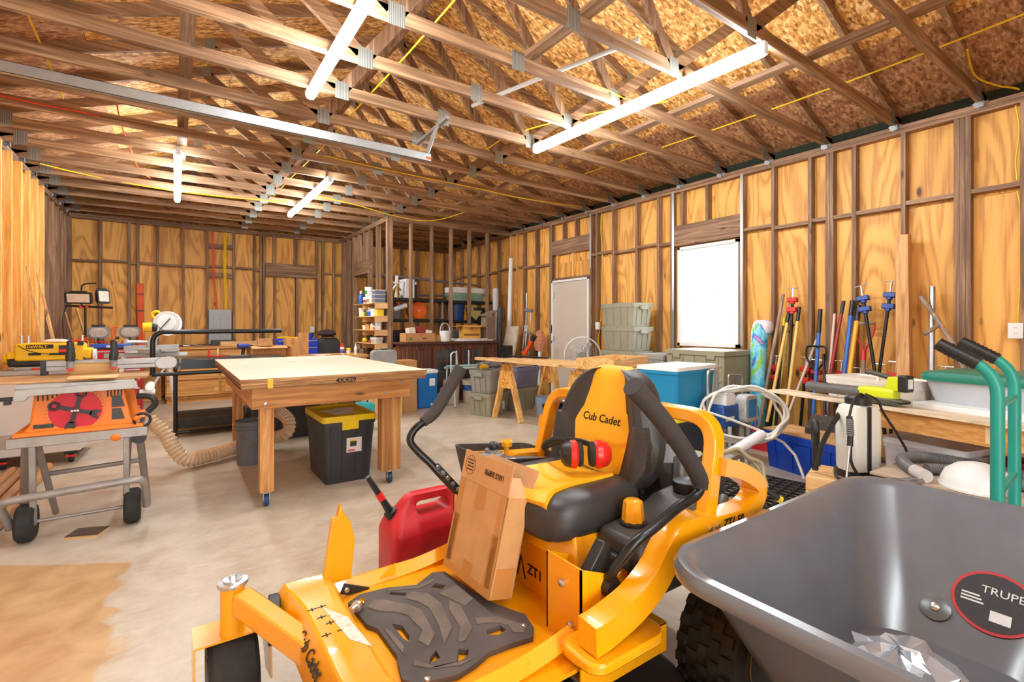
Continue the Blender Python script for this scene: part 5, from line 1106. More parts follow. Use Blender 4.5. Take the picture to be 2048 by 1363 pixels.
for i, (x, y, rz, m_) in enumerate(((1.75, 8.25, 5, 'cardboard'), (2.0, 8.3, -15, 'white_plastic'), (2.15, 8.15, 25, 'packing_tape'))): tag(bx(-.14, -.05, 0, .14, .05, .012).o('instruction_sheet', MATS[m_]), ('tan card strip on the side bench', 'white card strip on the side bench', 'brown card strip on the side bench')[i], 'card', None, (x, y, .861), rz)
tag(bx(-.25, -.02, 0, .25, .02, .045).rot('Z', 0).o('aluminium_rail', ALU), 'aluminium rail lying on the near end of the side bench', 'rail', None, (1.02, 8.15, .861), -25)
# blue tool chest
BCH = pl('chest_blue', srgb(22, 62, 190), .35, 0, .05, 5)
bc = thing('tool_chest', 'bright blue steel tool chest with silver drawer trims', 'tool chest', (1.88, 9.75, 0))
bx(-.35, -.24, .06, .35, .24, 1.10).o('chest_body', BCH, bc, .006)
for z0, z1, xs in ((.98, 1.08, ((-.33, .33),)), (.80, .95, ((-.33, -.01), (.01, .33))), (.60, .78, ((-.33, .33),)), (.35, .58, ((-.33, .33),)), (.1, .33, ((-.33, .33),))):
    for x0, x1 in xs: d = bx(x0, -.252, z0, x1, -.24, z1).o('drawer', BCH, bc, .003); bx(x0+.005, -.262, z1-.022, x1-.005, -.252, z1-.004).o('trim', STEEL, d)
for x in (-.28, .28):
    for y in (-.18, .18): B().lathe([(.01, -.02), (.03, -.018), (.03, .018), (.01, .02)], (x, y, .03), 12, 'x').o('caster', BLK, bc)
bx(-.34, -.25, .83, -.20, -.263, .93).o('paper_note', pl('note_manila', srgb(226, 206, 160), .8), bc)
tag(B().lathe([(.09, 0), (.11, .10), (.115, .10), (.105, .01)], n=20).o('basin', pl('basin_blue', srgb(30, 96, 190), .4)), 'small blue basin on the blue tool chest', 'basin', None, (2.08, 9.75, 1.101)); tag(B().tube(spline([(0, 0, .02), (.08, .03, .03), (.16, -.02, .03), (.26, .01, .02), (.34, 0, .02)], 5), .014, 8).o('strap_bundle', DWY), 'yellow strap bundle on the blue tool chest', 'strap', None, (1.56, 9.64, 1.101))
board('pine board lying on the blue tool chest behind the strap', (1.62, 9.88, 1.115), (2.0, 9.9, 1.115), .08, .025, pine('x'), 'plank')
gp = thing('rolling_case', 'dark grey rounded hard case standing by the partition', 'case', (2.55, 10.1, 0)); B().loft([[(x, y, z) for x, z in rrect(.42, 1.10, .12, 5, 0, .55)] for y in (-.13, .13)]).o('shell', DKG, gp, .02); B().tube([(-.1, 0, 1.09), (-.1, 0, 1.13), (.1, 0, 1.13), (.1, 0, 1.09)], .012, 8).o('handle', BLK, gp)
tag(B().loft([[(x*s, y*s, z) for x, y in rrect(.36, .22, .09, 5)] for z, s in ((0, .9), (.05, 1), (.10, .8), (.13, .4))]).o('tool_bag', pl('bag_brown', srgb(70, 50, 46), .8, 0, .3, 20, .3), None, 0, 2, 1), 'brown soft bag on the dark grey hard case', 'bag', None, (2.50, 9.98, 1.138))
ol = thing('wall_outlet', 'white outlet box on the back wall above the blue chest', 'outlet', (2.46, 11.06, 1.20)); bx(-.04, -.05, 0, .04, 0, .12).o('box', WHT, ol, .004); bx(-.03, -.053, .01, .03, -.05, .11).o('cover', WHT, ol)
board('pine offcut board leaning on the back wall beside the outlet', (2.66, 10.98, 0), (2.72, 11.05, 1.72), .16, .02, pine('z'), 'leaning_board', 'board', (1, 0, 0))
# ------------------------------------------------------------------ storeroom corner
PLYS = plywood('shelf_ply', srgb(216, 162, 98), srgb(238, 196, 138), 'y', band=9)
rnd = random.Random(3)
SZ = [1.74, 1.51, 1.27, 1.035]
for i, z in enumerate(SZ):
    s_ = thing('wall_shelf', ('plywood wall shelf of paint tubs, topmost of four', 'plywood wall shelf of boxes, second of four', 'plywood wall shelf of small bottles, third of four', 'plywood wall shelf of trays, lowest of four')[i], 'shelf', (2.95, 8.75, z), 0)
    bx(-.13, -.55, -.012, .125, .58, 0).o('shelf_board', PLYS, s_, .002); bx(-.10, -.545, -.10, .125, -.53, -.012).o('bracket', PLYS, s_); bx(-.10, .10, -.10, .125, .115, -.012).o('bracket', PLYS, s_); bx(.11, -.53, -.10, .125, .10, -.012).o('back_rail', PLYS, s_)
def jar(label, loc, r, h, mat, cap, kind='jar', lab=None, cat='bottle'):
    t = thing(kind, label, cat, loc)
    if kind == 'bottle': B().lathe([(r*.9, 0), (r, .01), (r, h*.6), (r*.4, h*.78)], n=14).o('body', mat, t); B().lathe([(r*.42, h*.76), (r*.42, h*.92), (r*.2, h)], n=10).o('cap', cap, t)
    elif kind == 'tub': B().lathe([(r*.86, 0), (r, h*.88)], n=16).o('body', mat, t); B().lathe([(r*1.06, h*.86), (r*1.06, h), (r*.2, h)], n=16).o('lid', cap, t)
    else: B().lathe([(r, 0), (r, h*.8)], n=14).o('body', mat, t); B().lathe([(r*.95, h*.8), (r*.95, h)], n=14).o('lid', cap, t)
    if lab: B().lathe([(r*1.012, h*.2), (r*1.012, h*.6)], n=14, cap=False).o('label', lab, t)
    return t
P_ = lambda n, r, g, b: pl('paint_'+n, srgb(r, g, b), .4)
cG, cB, cY, cO, cT, cR, cC = P_('green', 46, 150, 80), P_('blue', 50, 100, 190), P_('yellow', 244, 210, 40), P_('orange', 232, 120, 50), P_('teal', 70, 180, 160), P_('red', 206, 34, 40), P_('cream', 240, 232, 214)
def sbox(label, loc, w_, d, h, mat, lid=None, name='small_box', cat='box', rz=0):
    t = thing(name, label, cat, loc, rz); bx(-w_/2, -d/2, 0, w_/2, d/2, h*.82).o('body', mat, t, .004); bx(-w_/2-.003, -d/2-.003, h*.82, w_/2+.003, d/2+.003, h).o('lid', lid or mat, t, .003); return t
z = SZ[0]+.001
for i in range(3): sbox('clear parts box on the topmost wall shelf, %s of three stacked' % ('lowest', 'middle', 'top')[i], (2.955, 8.32, z+.075*i), .19, .17, .073, pl('smoky_plastic', srgb(110, 118, 140), .25), pl('box_rim', srgb(214, 200, 190), .4), 'parts_box')
jar('white tub with orange label on the topmost wall shelf', (2.90, 8.62, z), .045, .13, WHT, WHT, 'tub', cO); jar('white tub with teal label on the topmost wall shelf', (2.93, 8.74, z), .05, .14, WHT, WHT, 'tub', cT); jar('white tub with red label on the topmost wall shelf', (2.91, 8.88, z), .045, .12, WHT, WHT, 'tub', cR)
jar('low cream tub on the topmost wall shelf', (2.90, 8.50, z), .05, .08, cC, WHT, 'tub'); jar('clear jar stacked on the orange labelled tub', (2.91, 8.64, z+.131), .05, .12, pl('jar_grey', srgb(196, 194, 190), .25), WHT, 'jar'); jar('white tub with green label crowning the topmost wall shelf', (2.93, 8.76, z+.141), .07, .16, WHT, WHT, 'tub', cG); jar('grey jar behind the tubs on the topmost wall shelf', (2.99, 9.0, z), .05, .20, pl('jar_grey', (1, 1, 1)), GRY); jar('blue bottle at the far end of the topmost wall shelf', (2.92, 9.18, z), .05, .26, cB, WHT, 'bottle')
sbox('white open carton on the topmost wall shelf beside the parts boxes', (2.93, 8.46, z+.081), .12, .08, .12, WHT)
z = SZ[1]+.001
sbox('white parts carton on the second wall shelf', (2.95, 8.42, z), .16, .14, .125, WHT); sbox('bright yellow carton on the second wall shelf', (2.96, 8.28, z), .12, .09, .115, cY); jar('blue banded tub on the second wall shelf', (2.92, 8.66, z), .06, .10, cB, WHT, 'tub'); jar('small dark green bottle on the second wall shelf', (2.90, 8.82, z), .03, .11, P_('olive', 80, 110, 50), BLK, 'bottle'); jar('small yellow bottle on the second wall shelf', (2.90, 8.92, z), .03, .10, cY, BLK, 'bottle'); sbox('cream carton behind the blue tub on the second wall shelf', (2.99, 8.75, z), .12, .12, .16, cC); jar('pale round tub at the far end of the second wall shelf', (2.93, 9.12, z), .07, .16, cC, cC, 'tub')
z = SZ[2]+.001
jar('orange squeeze bottle on the third wall shelf', (2.92, 8.78, z), .045, .10, P_('amber', 224, 150, 50), P_('amber', 1, 1, 1), 'jar'); jar('white bottle with brown cap on the third wall shelf', (2.93, 8.58, z), .032, .15, WHT, P_('brown', 140, 90, 40), 'bottle'); jar('lime green bottle on the third wall shelf', (2.91, 8.47, z), .035, .07, P_('lime', 170, 210, 60), WHT, 'jar'); jar('pink jar on the third wall shelf', (2.91, 8.37, z), .035, .07, P_('pink', 220, 90, 130), WHT, 'jar'); jar('white jar at the far end of the third wall shelf', (2.92, 8.95, z), .05, .08, WHT, WHT, 'tub'); sbox('upright clear blister pack on the third wall shelf', (2.93, 8.27, z), .02, .12, .17, pl('blister', srgb(190, 190, 192), .25), None, 'blister_pack', 'package', 30); jar('small red capped bottle on the third wall shelf', (2.96, 8.68, z), .03, .10, cC, cR, 'bottle')
z = SZ[3]+.001
tr1 = tote('clear lidded tray on the lowest wall shelf', (2.95, 8.40, z), 90, .26, .16, .10, pl('clear_tray', srgb(206, 204, 202), .3), WHT, .9, False, .02, False, 'plastic_tray'); tag(B().tube(spline([(0, 0, .02), (0, .07, .03), (.01, .14, .02), (.03, .20, .03)], 5), .022, 8).o('red_brush', cR), 'red bristle brush on the lowest wall shelf', 'brush', None, (2.93, 8.62, z)); tag(B().ball((0, 0, .045), (.05, .05, .045)).o('yellow_pot', cY), 'round yellow pot on the lowest wall shelf', 'pot', None, (2.91, 8.92, z)); tag(bx(-.03, -.05, 0, .03, .05, .09).o('green_pad', cG, None, .01), 'green scouring block on the lowest wall shelf', 'block', None, (2.98, 9.02, z))
# lamp cluster below the shelves
lm = thing('spotlight_bar', 'cluster of chrome spotlights on a dark stand below the small shelves', 'spotlight', (2.90, 8.95, 0)); B().lathe([(.16, 0), (.16, .02), (.02, .03), (.02, .96)], n=16).o('stand', BLKM, lm)
for i, (x, y, z) in enumerate(((0, .16, .95), (.0, -.02, .88), (-.02, -.18, .80), (.0, .20, .78), (-.02, -.10, .68))): B().tube([(x-.06, y-.03, z), (x-.02, y, z), (x+.03, y+.02, z)], [.05, .045, .02], 14).o('spot_head', STEEL, lm); B().tube([(x+.02, y, z), (0, 0, z-.05)], .008, 6).o('arm', BLKM, lm)
# black plastic shelving units
def unit(label, x0, x1, y0, y1, zs, top):
    t = thing('shelving_unit', label, 'shelving', ((x0+x1)/2, (y0+y1)/2, 0)); w2, d2 = (x1-x0)/2, (y1-y0)/2
    for z in zs:
        sh_ = bx(-w2, -d2, z-.06, w2, d2, z).o('shelf', BLK, t, .008)
        for k in range(9): bx(-w2+.05+(2*w2-.1)*k/9, -d2-.003, z-.05, -w2+.05+(2*w2-.1)*k/9+.012, -d2, z-.01).o('slot', BLKT, sh_)
    for sx in (-1, 1):
        for sy_ in (-1, 1): B().cyl((sx*(w2-.03), sy_*(d2-.04), 0), (sx*(w2-.03), sy_*(d2-.04), top), .022, n=10).o('post', GRY, t)
    return t
unit('black plastic shelving unit nearer the small wall shelves', 3.26, 4.36, 8.55, 9.05, (.10, .50, 1.0, 1.47, 1.86), 1.86); unit('black plastic shelving unit nearer the taupe door', 4.44, 5.46, 8.55, 9.05, (.10, .50, 1.0, 1.45, 1.84), 1.84)
ob = thing('bucket', 'bright orange bucket lying on its side on black shelving', 'bucket', (3.86, 8.80, 1.471)); ORB = pl('bucket_orange', srgb(244, 104, 26), .4)
B().lathe([(.14, .17), (.158, -.12), (.165, -.12), (.165, -.14), (.14, -.145), (.004, -.13)], (0, 0, .166), 28, 'y').o('body', ORB, ob); B().lathe([(.160, -.1455), (.158, -.153), (.14, -.153), (.135, -.150), (.02, -.150)], (0, 0, .166), 28, 'y').o('lid', ORB, ob); B().lathe([(.014, -.16), (.014, -.146)], (0, 0, .157), 12, 'y').o('spout_cap', WHT, ob)
rp = tag(B().tube([(0, 0, .05), (.22, -.10, .05)], .05, 16).o('paper_roll', WHT), 'white paper roll leaning on black shelving beside the orange bucket', 'roll', None, (3.46, 8.78, 1.471)); rp.rotation_euler = (0, math.radians(0), 0); rp.rotation_euler = (0, math.radians(-22), 0); rp.location = (3.42, 8.72, 1.60)
tag(B().ball((0, 0, .05), (.09, .08, .05)).o('yarn_bundle', pl('yarn_red', srgb(150, 60, 66), .9, 0, .3, 30, .5)), 'dark red cloth bundle on black shelving', 'bundle', None, (3.42, 8.84, 1.692)); tote('clear plastic tub on black shelving below the red bundle', (3.42, 8.84, 1.471), 0, .22, .3, .22, pl('clear_dark', srgb(120, 118, 112), .3), GRY, .9, False)
BLT = pl('tote_blue_dark', srgb(34, 70, 130), .4, 0, .06, 5)
bt = bucket('dark blue ribbed bin on black shelving', (4.72, 8.78, 1.451), .19, .32, BLT, None, False, 'storage_bin', .84); tag(bx(-.14, -.01, 0, .14, .01, .24).rot('Y', 35).o('seat_pad', P_('manila', 214, 196, 120), None, .01), 'pale yellow pad leaning beside the blue bin', 'pad', None, (5.02, 8.66, 1.53)); tote('black tool case on black shelving nearer the door', (5.22, 8.8, 1.451), 0, .34, .3, .26, BLK, BLK, .95, False)
wb1 = tag(bx(-.44, -.15, 0, .44, .15, .11).o('long_box', WHT, None, .004), 'long white carton lying on top of black shelving', 'box', None, (4.98, 8.76, 2.0)); bx(-.05, -.151, .04, -.02, -.15, .07).o('print', BLKT, wb1)
gt = tote('green tinted lidded tub on top of black shelving', (4.95, 8.8, 1.841), 0, .74, .36, .155, pl('green_clear', srgb(140, 176, 156), .3), pl('green_clear', (1, 1, 1)), .9, False, .02, False)
pb = thing('printer_box', 'tall white carton with black edge on top of black shelving', 'box', (3.68, 8.78, 1.861)); bx(-.10, -.15, 0, .08, .15, .36).o('body', WHT, pb, .003); bx(.08, -.15, 0, .13, .15, .36).o('edge_panel', BLK, pb); bx(.09, -.152, .26, .12, -.15, .31).o('label', WHT, pb)
st5 = thing('paper_star', 'white wicker star decoration on top of black shelving', 'decoration', (3.42, 8.66, 1.861)); 
for a in range(5): B().beam((0, 0, .26), (.15*math.cos(2*PI*a/5+.3), 0, .26+.15*math.sin(2*PI*a/5+.3)), .05, .02).o('star_arm', WHT if a < 4 else P_('tan', 200, 160, 110), st5)
B().lathe([(.05, 0), (.03, .12), (.02, .26)], n=10).o('stem', P_('tan', 1, 1, 1), st5); tag(B().ball((0, 0, .07), (.11, .09, .07)).o('wire_tangle', pl('tangle', srgb(70, 60, 52), .8, 0, .5, 40, .5)), 'dark tangle of wire on top of black shelving', 'wire', None, (3.42, 8.8, 1.861))
for i, (x, z, w_, c) in enumerate(((3.45, 1.0, .2, BLK), (3.75, 1.0, .22, DKG), (4.05, 1.0, .2, P_('brown', 1, 1, 1)), (3.5, .5, .3, BLK), (4.0, .5, .3, DKG), (4.7, 1.0, .3, GRY), (5.1, 1.0, .26, BLK), (4.7, .5, .36, GRY))): tote('%s bin on black shelving behind the dark cabinet' % ('small black', 'small charcoal', 'small brown', 'low black', 'low charcoal', 'wide grey', 'narrow black', 'low grey')[i], (x, 8.8, z+.001), 0, w_, .3, .26, c, c, .9, False, .02, False, 'shelf_bin')
for i, (p, q) in enumerate((((3.17, 9.4, 2.36), (5.71, 9.4, 2.23)), ((3.17, 10.0, 2.0), (5.71, 9.9, 2.02)))): tag(B().cyl((0, 0, 0), V(q)-V(p), .025, n=8).o('conduit_pipe', GALV), ('upper grey pipe running across the storeroom', 'lower grey pipe running across the storeroom')[i], 'pipe', None, p)
# dark wooden cabinet with glass doors
DKW = wood('dark_cabinet', srgb(86, 48, 30), srgb(140, 84, 54), 'z', .7, False); DKX = wood('dark_cabinet', srgb(86, 48, 30), srgb(140, 84, 54), 'x', .7, False)
dc = thing('sideboard', 'dark stained wooden sideboard with paned glass doors', 'cabinet', (4.13, 7.95, 0))
bx(-.93, -.19, .05, .93, .20, 1.02).o('carcass', DKW, dc, .004); bx(-.98, -.24, 1.02, .98, .22, 1.06).o('top', DKX, dc, .006); bx(-.95, -.21, 0, .95, .2, .06).o('plinth', DKX, dc)
for x0, x1, gl in ((-.90, -.44, 0), (-.40, .12, 1), (.15, .63, 1), (.67, .90, 0)):
    d = bx(x0, -.21, .10, x1, -.19, .15).box(x0, -.21, .92, x1, -.19, .98).box(x0, -.21, .15, x0+.06, -.19, .92).box(x1-.06, -.21, .15, x1, -.19, .92).o('door', DKW, dc, .003)
    if gl:
        bx(x0+.06, -.203, .15, x1-.06, -.198, .92).o('glass', pl('dark_glass', srgb(74, 76, 76), .06, 0, .5, 3), d); xm = (x0+x1)/2
        bx(xm-.012, -.209, .15, xm+.012, -.192, .92).o('mullion', DKW, d)
        for z in (.34, .53, .72): bx(x0+.06, -.208, z-.01, x1-.06, -.193, z+.01).o('mullion', DKW, d)
    else: bx(x0+.06, -.204, .15, x1-.06, -.194, .92).o('door_panel', DKW, d, .01)
    B().ball(((x1-.03) if x0 < 0 else (x0+.03), -.218, .55), .012).o('knob', STEEL, d)
zc_ = 1.061
cq = carton('open printed cardboard tray on the dark sideboard', (3.52, 7.94, zc_), 0, .54, .30, .15, True, None, .001); bx(.02, -.1515, .055, .10, -.1502, .07).o('print_mark', BLKT, cq); B().lathe([(.022, 0), (.022, -.001)], (-.19, -.151, .06), 14, 'y').o('green_mark', cG, cq)
for i, (x, m_, h) in enumerate(((3.42, cC, .24), (3.58, P_('maroon', 150, 50, 50), .26), (3.68, WHT, .20))): tag(bx(-.06, -.08, 0, .06, .08, h).rot('Y', -8+9*i).o('book', m_, None, .003), ('cream book standing in the cardboard tray', 'maroon book standing in the cardboard tray', 'white book standing in the cardboard tray')[i], 'book', None, (x, 7.96, zc_+.005))
carton('small cardboard box with black tape behind the white pail', (3.88, 7.98, zc_), 0, .20, .18, .11)
wpail = bucket('white pail with raised handle on the dark sideboard', (4.03, 7.90, zc_), .10, .19, WHT, None, False, 'pail'); B().tube([(.1*math.cos(a), 0, .17+.16*math.sin(a)) for a in [PI*k/16 for k in range(17)]], .006, 6).o('bail', WHT, wpail)
for i, (w_, x) in enumerate(((.78, 4.58), (.60, 4.55))): tag(bx(-w_/2, -.16, 0, w_/2, .16, .022).o('foam_slab', WHT, None, .003), ('wide white panel lying on the dark sideboard', 'narrower white panel stacked under the open carton')[i], 'panel', None, (x, 7.93, zc_+.0225*i))
YCD = pl('cardboard_yellow', srgb(222, 164, 70), .8, 0, .1, 12); co = carton('open yellow-brown carton with spread flaps on white panels', (4.56, 7.93, zc_+.0455), -14, .34, .28, .24, True, YCD, .12); bx(-.15, -.142, .05, .15, -.1405, .09).o('print_band', P_('brown', 1, 1, 1), co)
bh = thing('birdhouse', 'tall grey wooden outhouse birdhouse with moon cutout', 'birdhouse', (4.97, 7.93, zc_)); OLDW = wood('weathered', srgb(140, 118, 100), srgb(178, 156, 136), 'z')
bx(-.11, -.09, 0, .11, .09, .50).o('body', OLDW, bh, .003); bx(-.08, -.094, .03, .09, -.09, .44).o('door', OLDW, bh, .002); B().prism([(-.16, .46), (.13, .56), (.13, .575), (-.17, .475)], -.13, .12, 'xz').o('roof', OLDW, bh)
mn = [(.03+.028*math.cos(a), .50+.028*math.sin(a)) for a in [math.radians(d_) for d_ in range(-90, 91, 15)]]+[(.03+.012*math.cos(a), .50+.028*math.sin(a)) for a in [math.radians(d_) for d_ in range(75, -90, -15)]]
B().prism(mn, -.0975, -.0965, 'xz').o('moon_cutout', BLKT, bh); bx(-.11, -.0962, .44, .11, -.0902, .54).o('front_gable', OLDW, bh)
# things leaning by the door side
def lean(label, p, q, r, mat, name='leaning_pole', r2=None, cat='pole', n=14):
    p, q = V(p), V(q); o = B().tube([V((0, 0, 0)), q-p], [r, r2 or r], n).o(name, mat); return tag(o, label, cat, None, tuple(p))
lean('tall white plastic pipe leaning beside the storeroom', (5.45, 7.98, 0), (5.62, 8.10, 2.70), .045, WHT, 'plastic_pipe'); lean('shorter white roll leaning beside the birdhouse', (5.30, 8.14, 0), (5.50, 8.50, 2.1), .06, WHT, 'paper_roll'); lean('dark grey rolled mat leaning beside the white roll', (5.22, 7.98, 0), (5.42, 8.20, 1.70), .055, DKG, 'rolled_mat')
ds_ = tag(bx(-.02, -.20, 0, .02, .20, 1.36).o('panel_door', pl('slab_taupe', srgb(206, 188, 168), .6), None, .003), 'pale wooden slab leaning below the tall white pipe', 'panel', None, (5.12, 7.72, 0)); ds_.rotation_euler = (0, math.radians(12), 0); bx(-.024, -.12, .5, -.02, .08, .96).o('inset_panel', pl('slab_taupe2', srgb(190, 170, 148), .6), ds_, .004)
cr = thing('crutch', 'grey padded crutches standing by the wall studs', 'crutch', (5.50, 7.42, 0))
for dy in (-.07, .07): B().tube([(0, 0, .02), (0, dy*.4, .5), (.03, dy, 1.2), (.06, dy, 1.62)], .011, 8).o('shaft', GALV, cr); B().tube([(-.05, dy*.2, .02), (-.02, dy*.5+.05, .9), (.03, dy*.6+.05, 1.35)], .010, 8).o('shaft', GALV, cr)
B().tube([(.06, -.10, 1.62), (.06, .10, 1.64)], .035, 10).o('armrest', GRY, cr); B().tube([(.03, -.09, 1.20), (.03, .12, 1.22)], .024, 10).o('armrest', GRY, cr); B().tube([(0, -.08, .80), (0, .08, .80)], .02, 8).o('hand_grip', GRY, cr)
lean('bare broom handle rising behind the crutches', (5.52, 7.48, 0), (5.64, 7.6, 1.98), .014, GALV, 'broom_handle')
mp = thing('mop', 'red and white string mop standing upside down by the door', 'mop', (5.52, 7.08, 0)); B().tube([(0, 0, 0), (.06, .03, 1.0)], [.02, .03], 10).o('handle', WHT, mp); B().loft([[(.07+x*s, .04+y*s, z) for x, y in rrect(.16, .20, .06, 4)] for z, s in ((.88, .8), (.98, 1.1), (1.12, 1.0), (1.22, .7), (1.26, .3))]).o('mop_head', pl('mop_strings', srgb(216, 140, 106), .9, 0, .45, 45, .6), mp)
hm = thing('string_trimmer', 'orange handled garden tool standing behind the boards', 'garden tool', (5.25, 7.05, 0)); ORT = pl('tool_orange', srgb(238, 84, 20), .4); B().tube([(0, .10, 0), (0, .12, .72), (0, .08, .86)], .022, 10).o('shaft', ORT, hm); B().beam((0, .10, .80), (.02, -.12, 1.10), .05, .06).o('guard', ORT, hm, .01); B().tube([(.02, -.12, 1.08), (.03, -.18, 1.16)], .045, 12).o('motor_cap', BLK, hm); B().beam((0, .16, .86), (0, .04, .84), .04, .05).o('trigger_grip', ORT, hm, .01)
lean('green garden stake leaning by the crutches', (5.42, 7.6, 0), (5.60, 7.62, 1.12), .028, P_('leaf_green', 40, 130, 60), 'garden_stake', .012); lean('black short handled shovel beside the mop', (5.55, 7.27, .0), (5.62, 7.27, .92), .03, BLK, 'short_shovel'); bkc = sbox('black radio case standing by the pale slab', (5.05, 7.40, 0), .12, .16, .98, BLK, None, 'radio_case', 'case')
fn = thing('pedestal_fan', 'white pedestal fan with round wire cage before the door', 'fan', (5.14, 5.5, 0)); B().lathe([(.2, 0), (.2, .02), (.03, .05), (.018, .06), (.018, .75)], n=20).o('stand', WHT, fn); FC = V((0, -.0, .90))
nv = V((-.65, -.76, 0)).normalized(); sv = V((nv.y, -nv.x, 0)); uv_ = V((0, 0, 1))
for r_, o_ in ((.27, 0), (.26, .03), (.26, -.05), (.18, .05), (.09, .06)): B().tube([FC+nv*o_+(sv*math.cos(2*PI*k/32)+uv_*math.sin(2*PI*k/32))*r_ for k in range(32)], .004 if r_ < .265 else .009, 6, closed=True).o('cage_ring', GALV if r_ < .265 else WHT, fn)
for k in range(28): a = 2*PI*k/28; d_ = sv*math.cos(a)+uv_*math.sin(a); B().tube([FC+nv*.06+d_*.05, FC+nv*.045+d_*.18, FC+nv*.0+d_*.27], .002, 4).o('cage_wire', GALV, fn)
for k in range(4): a = 2*PI*k/4+.4; d_ = sv*math.cos(a)+uv_*math.sin(a); e_ = sv*math.cos(a+.7)+uv_*math.sin(a+.7); B().add([FC+d_*.03, FC+d_*.22+nv*.015, FC+(d_+e_).normalized()*.22-nv*.01, FC+e_*.05-nv*.015], [(0, 1, 2, 3)]).o('blade', pl('fan_blade', srgb(210, 206, 200), .3), fn)
B().tube([FC-nv*.12, FC+nv*.03], [.07, .05], 16).o('motor', WHT, fn); B().tube([FC+nv*.055, FC+nv*.065], [.05, .045], 16).o('badge', GRY, fn)
# hard case and carton behind the work table
kr = tag(bx(-.24, -.18, 0, .24, .18, .70).o('plywood_crate', PLYS, None, .004), 'plain plywood crate behind the work table', 'crate', None, (2.56, 7.05, 0)); bx(-.2, -.19, .08, .2, -.18, .62).o('crate_panel', PLYS, kr, .004)
hc = thing('hard_case', 'light grey hard case with carry handle standing on the crate', 'case', (2.57, 7.02, .701)); B().loft([[(x, y, z) for x, z in rrect(.38, .28, .05, 4, 0, .14)] for y in (-.06, .06)]).o('shell', pl('case_grey', srgb(160, 160, 158), .5), hc, .012); B().tube([(-.06, 0, .275), (-.06, 0, .305), (.06, 0, .305), (.06, 0, .275)], .012, 8).o('handle', GRY, hc)
carton('cardboard carton beside the grey hard case', (2.95, 7.3, 0), 0, .42, .3, .80)
# ------------------------------------------------------------------ middle: cooler, walker, totes, sawhorses
bl = thing('cooler', 'blue cooler box standing before the dark sideboard', 'cooler', (3.42, 7.45, 0)); CBL = pl('cooler_blue', srgb(24, 116, 196), .4); bx(-.17, -.15, 0, .17, .15, .56).o('body', CBL, bl, .02); bx(-.18, -.16, .56, .18, .16, .62).o('lid', WHT, bl, .015); bx(.02, -.158, .36, .12, -.15, .48).o('latch', WHT, bl, .004); B().lathe([(.018, 0), (.018, -.012)], (.06, -.15, .06), 10, 'y').o('drain_plug', WHT, bl)
jar('white jug with pink cap on the floor beside the blue cooler', (3.72, 7.42, 0), .075, .30, WHT, P_('pink', 1, 1, 1), 'bottle')
wk = thing('shower_bench', 'white tubular shower bench with teal slats before the sideboard', 'bench', (4.05, 7.19, 0)); WT = pl('white_tube', srgb(206, 212, 210), .3, .3)
for x in (-.28, .30):
    for y in (-.16, .16): B().tube([(x, y*.8, .62), (x, y, .02)], .014, 8).o('leg', WT, wk); B().lathe([(.024, 0), (.018, .03)], (x, y, 0), 10).o('foot', GRY, wk)
for y in (-.13, .13): B().tube([(-.32, y, .64), (.42, y, .64)], .02, 8).o('rail', WT, wk)
for k in range(4): B().box(-.30, -.12+.065*k, .66, .28, -.075+.065*k, .68).o('slat', P_('pale_teal', 150, 190, 184), wk, .006)
B().tube(fillet([(-.34, -.13, .3), (-.34, -.13, .90), (-.24, -.13, .92), (-.22, -.13, .62)], .05), .012, 8).o('side_rail', WT, wk)
for x in (-.10, .14): B().tube([(x, .13, .62), (x, .13, .92)], .013, 8).o('back_post', WT, wk)
TNB = pl('bucket_tan', srgb(206, 190, 170), .5, 0, .12, 8); bucket('tan plastic bucket behind the shower bench', (3.98, 7.55, 0), .145, .40, TNB); b3 = bucket('tan bucket with blue label beside the grey totes', (4.30, 7.45, 0), .15, .40, TNB); B().lathe([(.142, .22), (.147, .32)], n=24, cap=False).o('label', P_('label_blue', 30, 90, 170), b3)
GT = pl('tote_grey', srgb(150, 148, 140), .5, 0, .08, 6); GT2 = pl('tote_grey_green', srgb(150, 146, 126), .5, 0, .08, 6)
t1_ = tote('grey attached-lid tote on the floor, beside the near sawhorse', (3.98, 6.32, 0), 24, .56, .40, .34, GT2, GT2); bx(-.12, -.203, .12, -.04, -.196, .16).o('yellow_mark', DWY, t1_); bx(.06, -.203, .08, .11, -.196, .20).o('white_tag', WHT, t1_)
t2_ = tote('grey attached-lid tote stacked beside the near sawhorse', (3.98, 6.32, .341), 24, .54, .38, .34, GT, GT); bx(.0, -.194, .12, .07, -.188, .22).o('white_tag', WHT, t2_)
tag(B().tube([(0, 0, .055), (.42, .14, .055)], .055, 16).o('mailing_tube', GRY), 'grey roll lying on the stacked grey tote', 'roll', None, (3.86, 6.36, .683)); gd_ = thing('angle_grinder', 'yellow and grey power tool with cord on the grey tote', 'power tool', (3.80, 6.20, .683), 20); B().tube([(-.10, 0, .05), (.04, 0, .05), (.09, 0, .04)], [.03, .035, .03], 12).o('motor', DWY, gd_); B().lathe([(.05, -.012), (.055, 0), (.05, .012)], (-.12, 0, .06), 18, 'y').o('guard', GRY, gd_); B().tube(spline([(.08, 0, .05), (.2, .02, .10), (.32, .05, .22), (.5, .12, .24)], 6), .005, 6).o('cord', BLK, gd_)
tote('grey tote on the floor between the sawhorses', (4.62, 6.42, 0), 12, .56, .40, .36, GT2, GT2); tote('smoky violet bin stacked between the sawhorses', (4.62, 6.42, .361), 12, .56, .40, .32, pl('bin_violet', srgb(120, 122, 150), .35, 0, .15, 5), pl('bin_violet', (1, 1, 1)), .9, False); tag(bx(-.2, -.12, 0, .2, .12, .07).o('folded_cloth', WHT, None, .02), 'white folded cloth on the smoky violet bin', 'cloth', None, (4.6, 6.40, .682), 12)
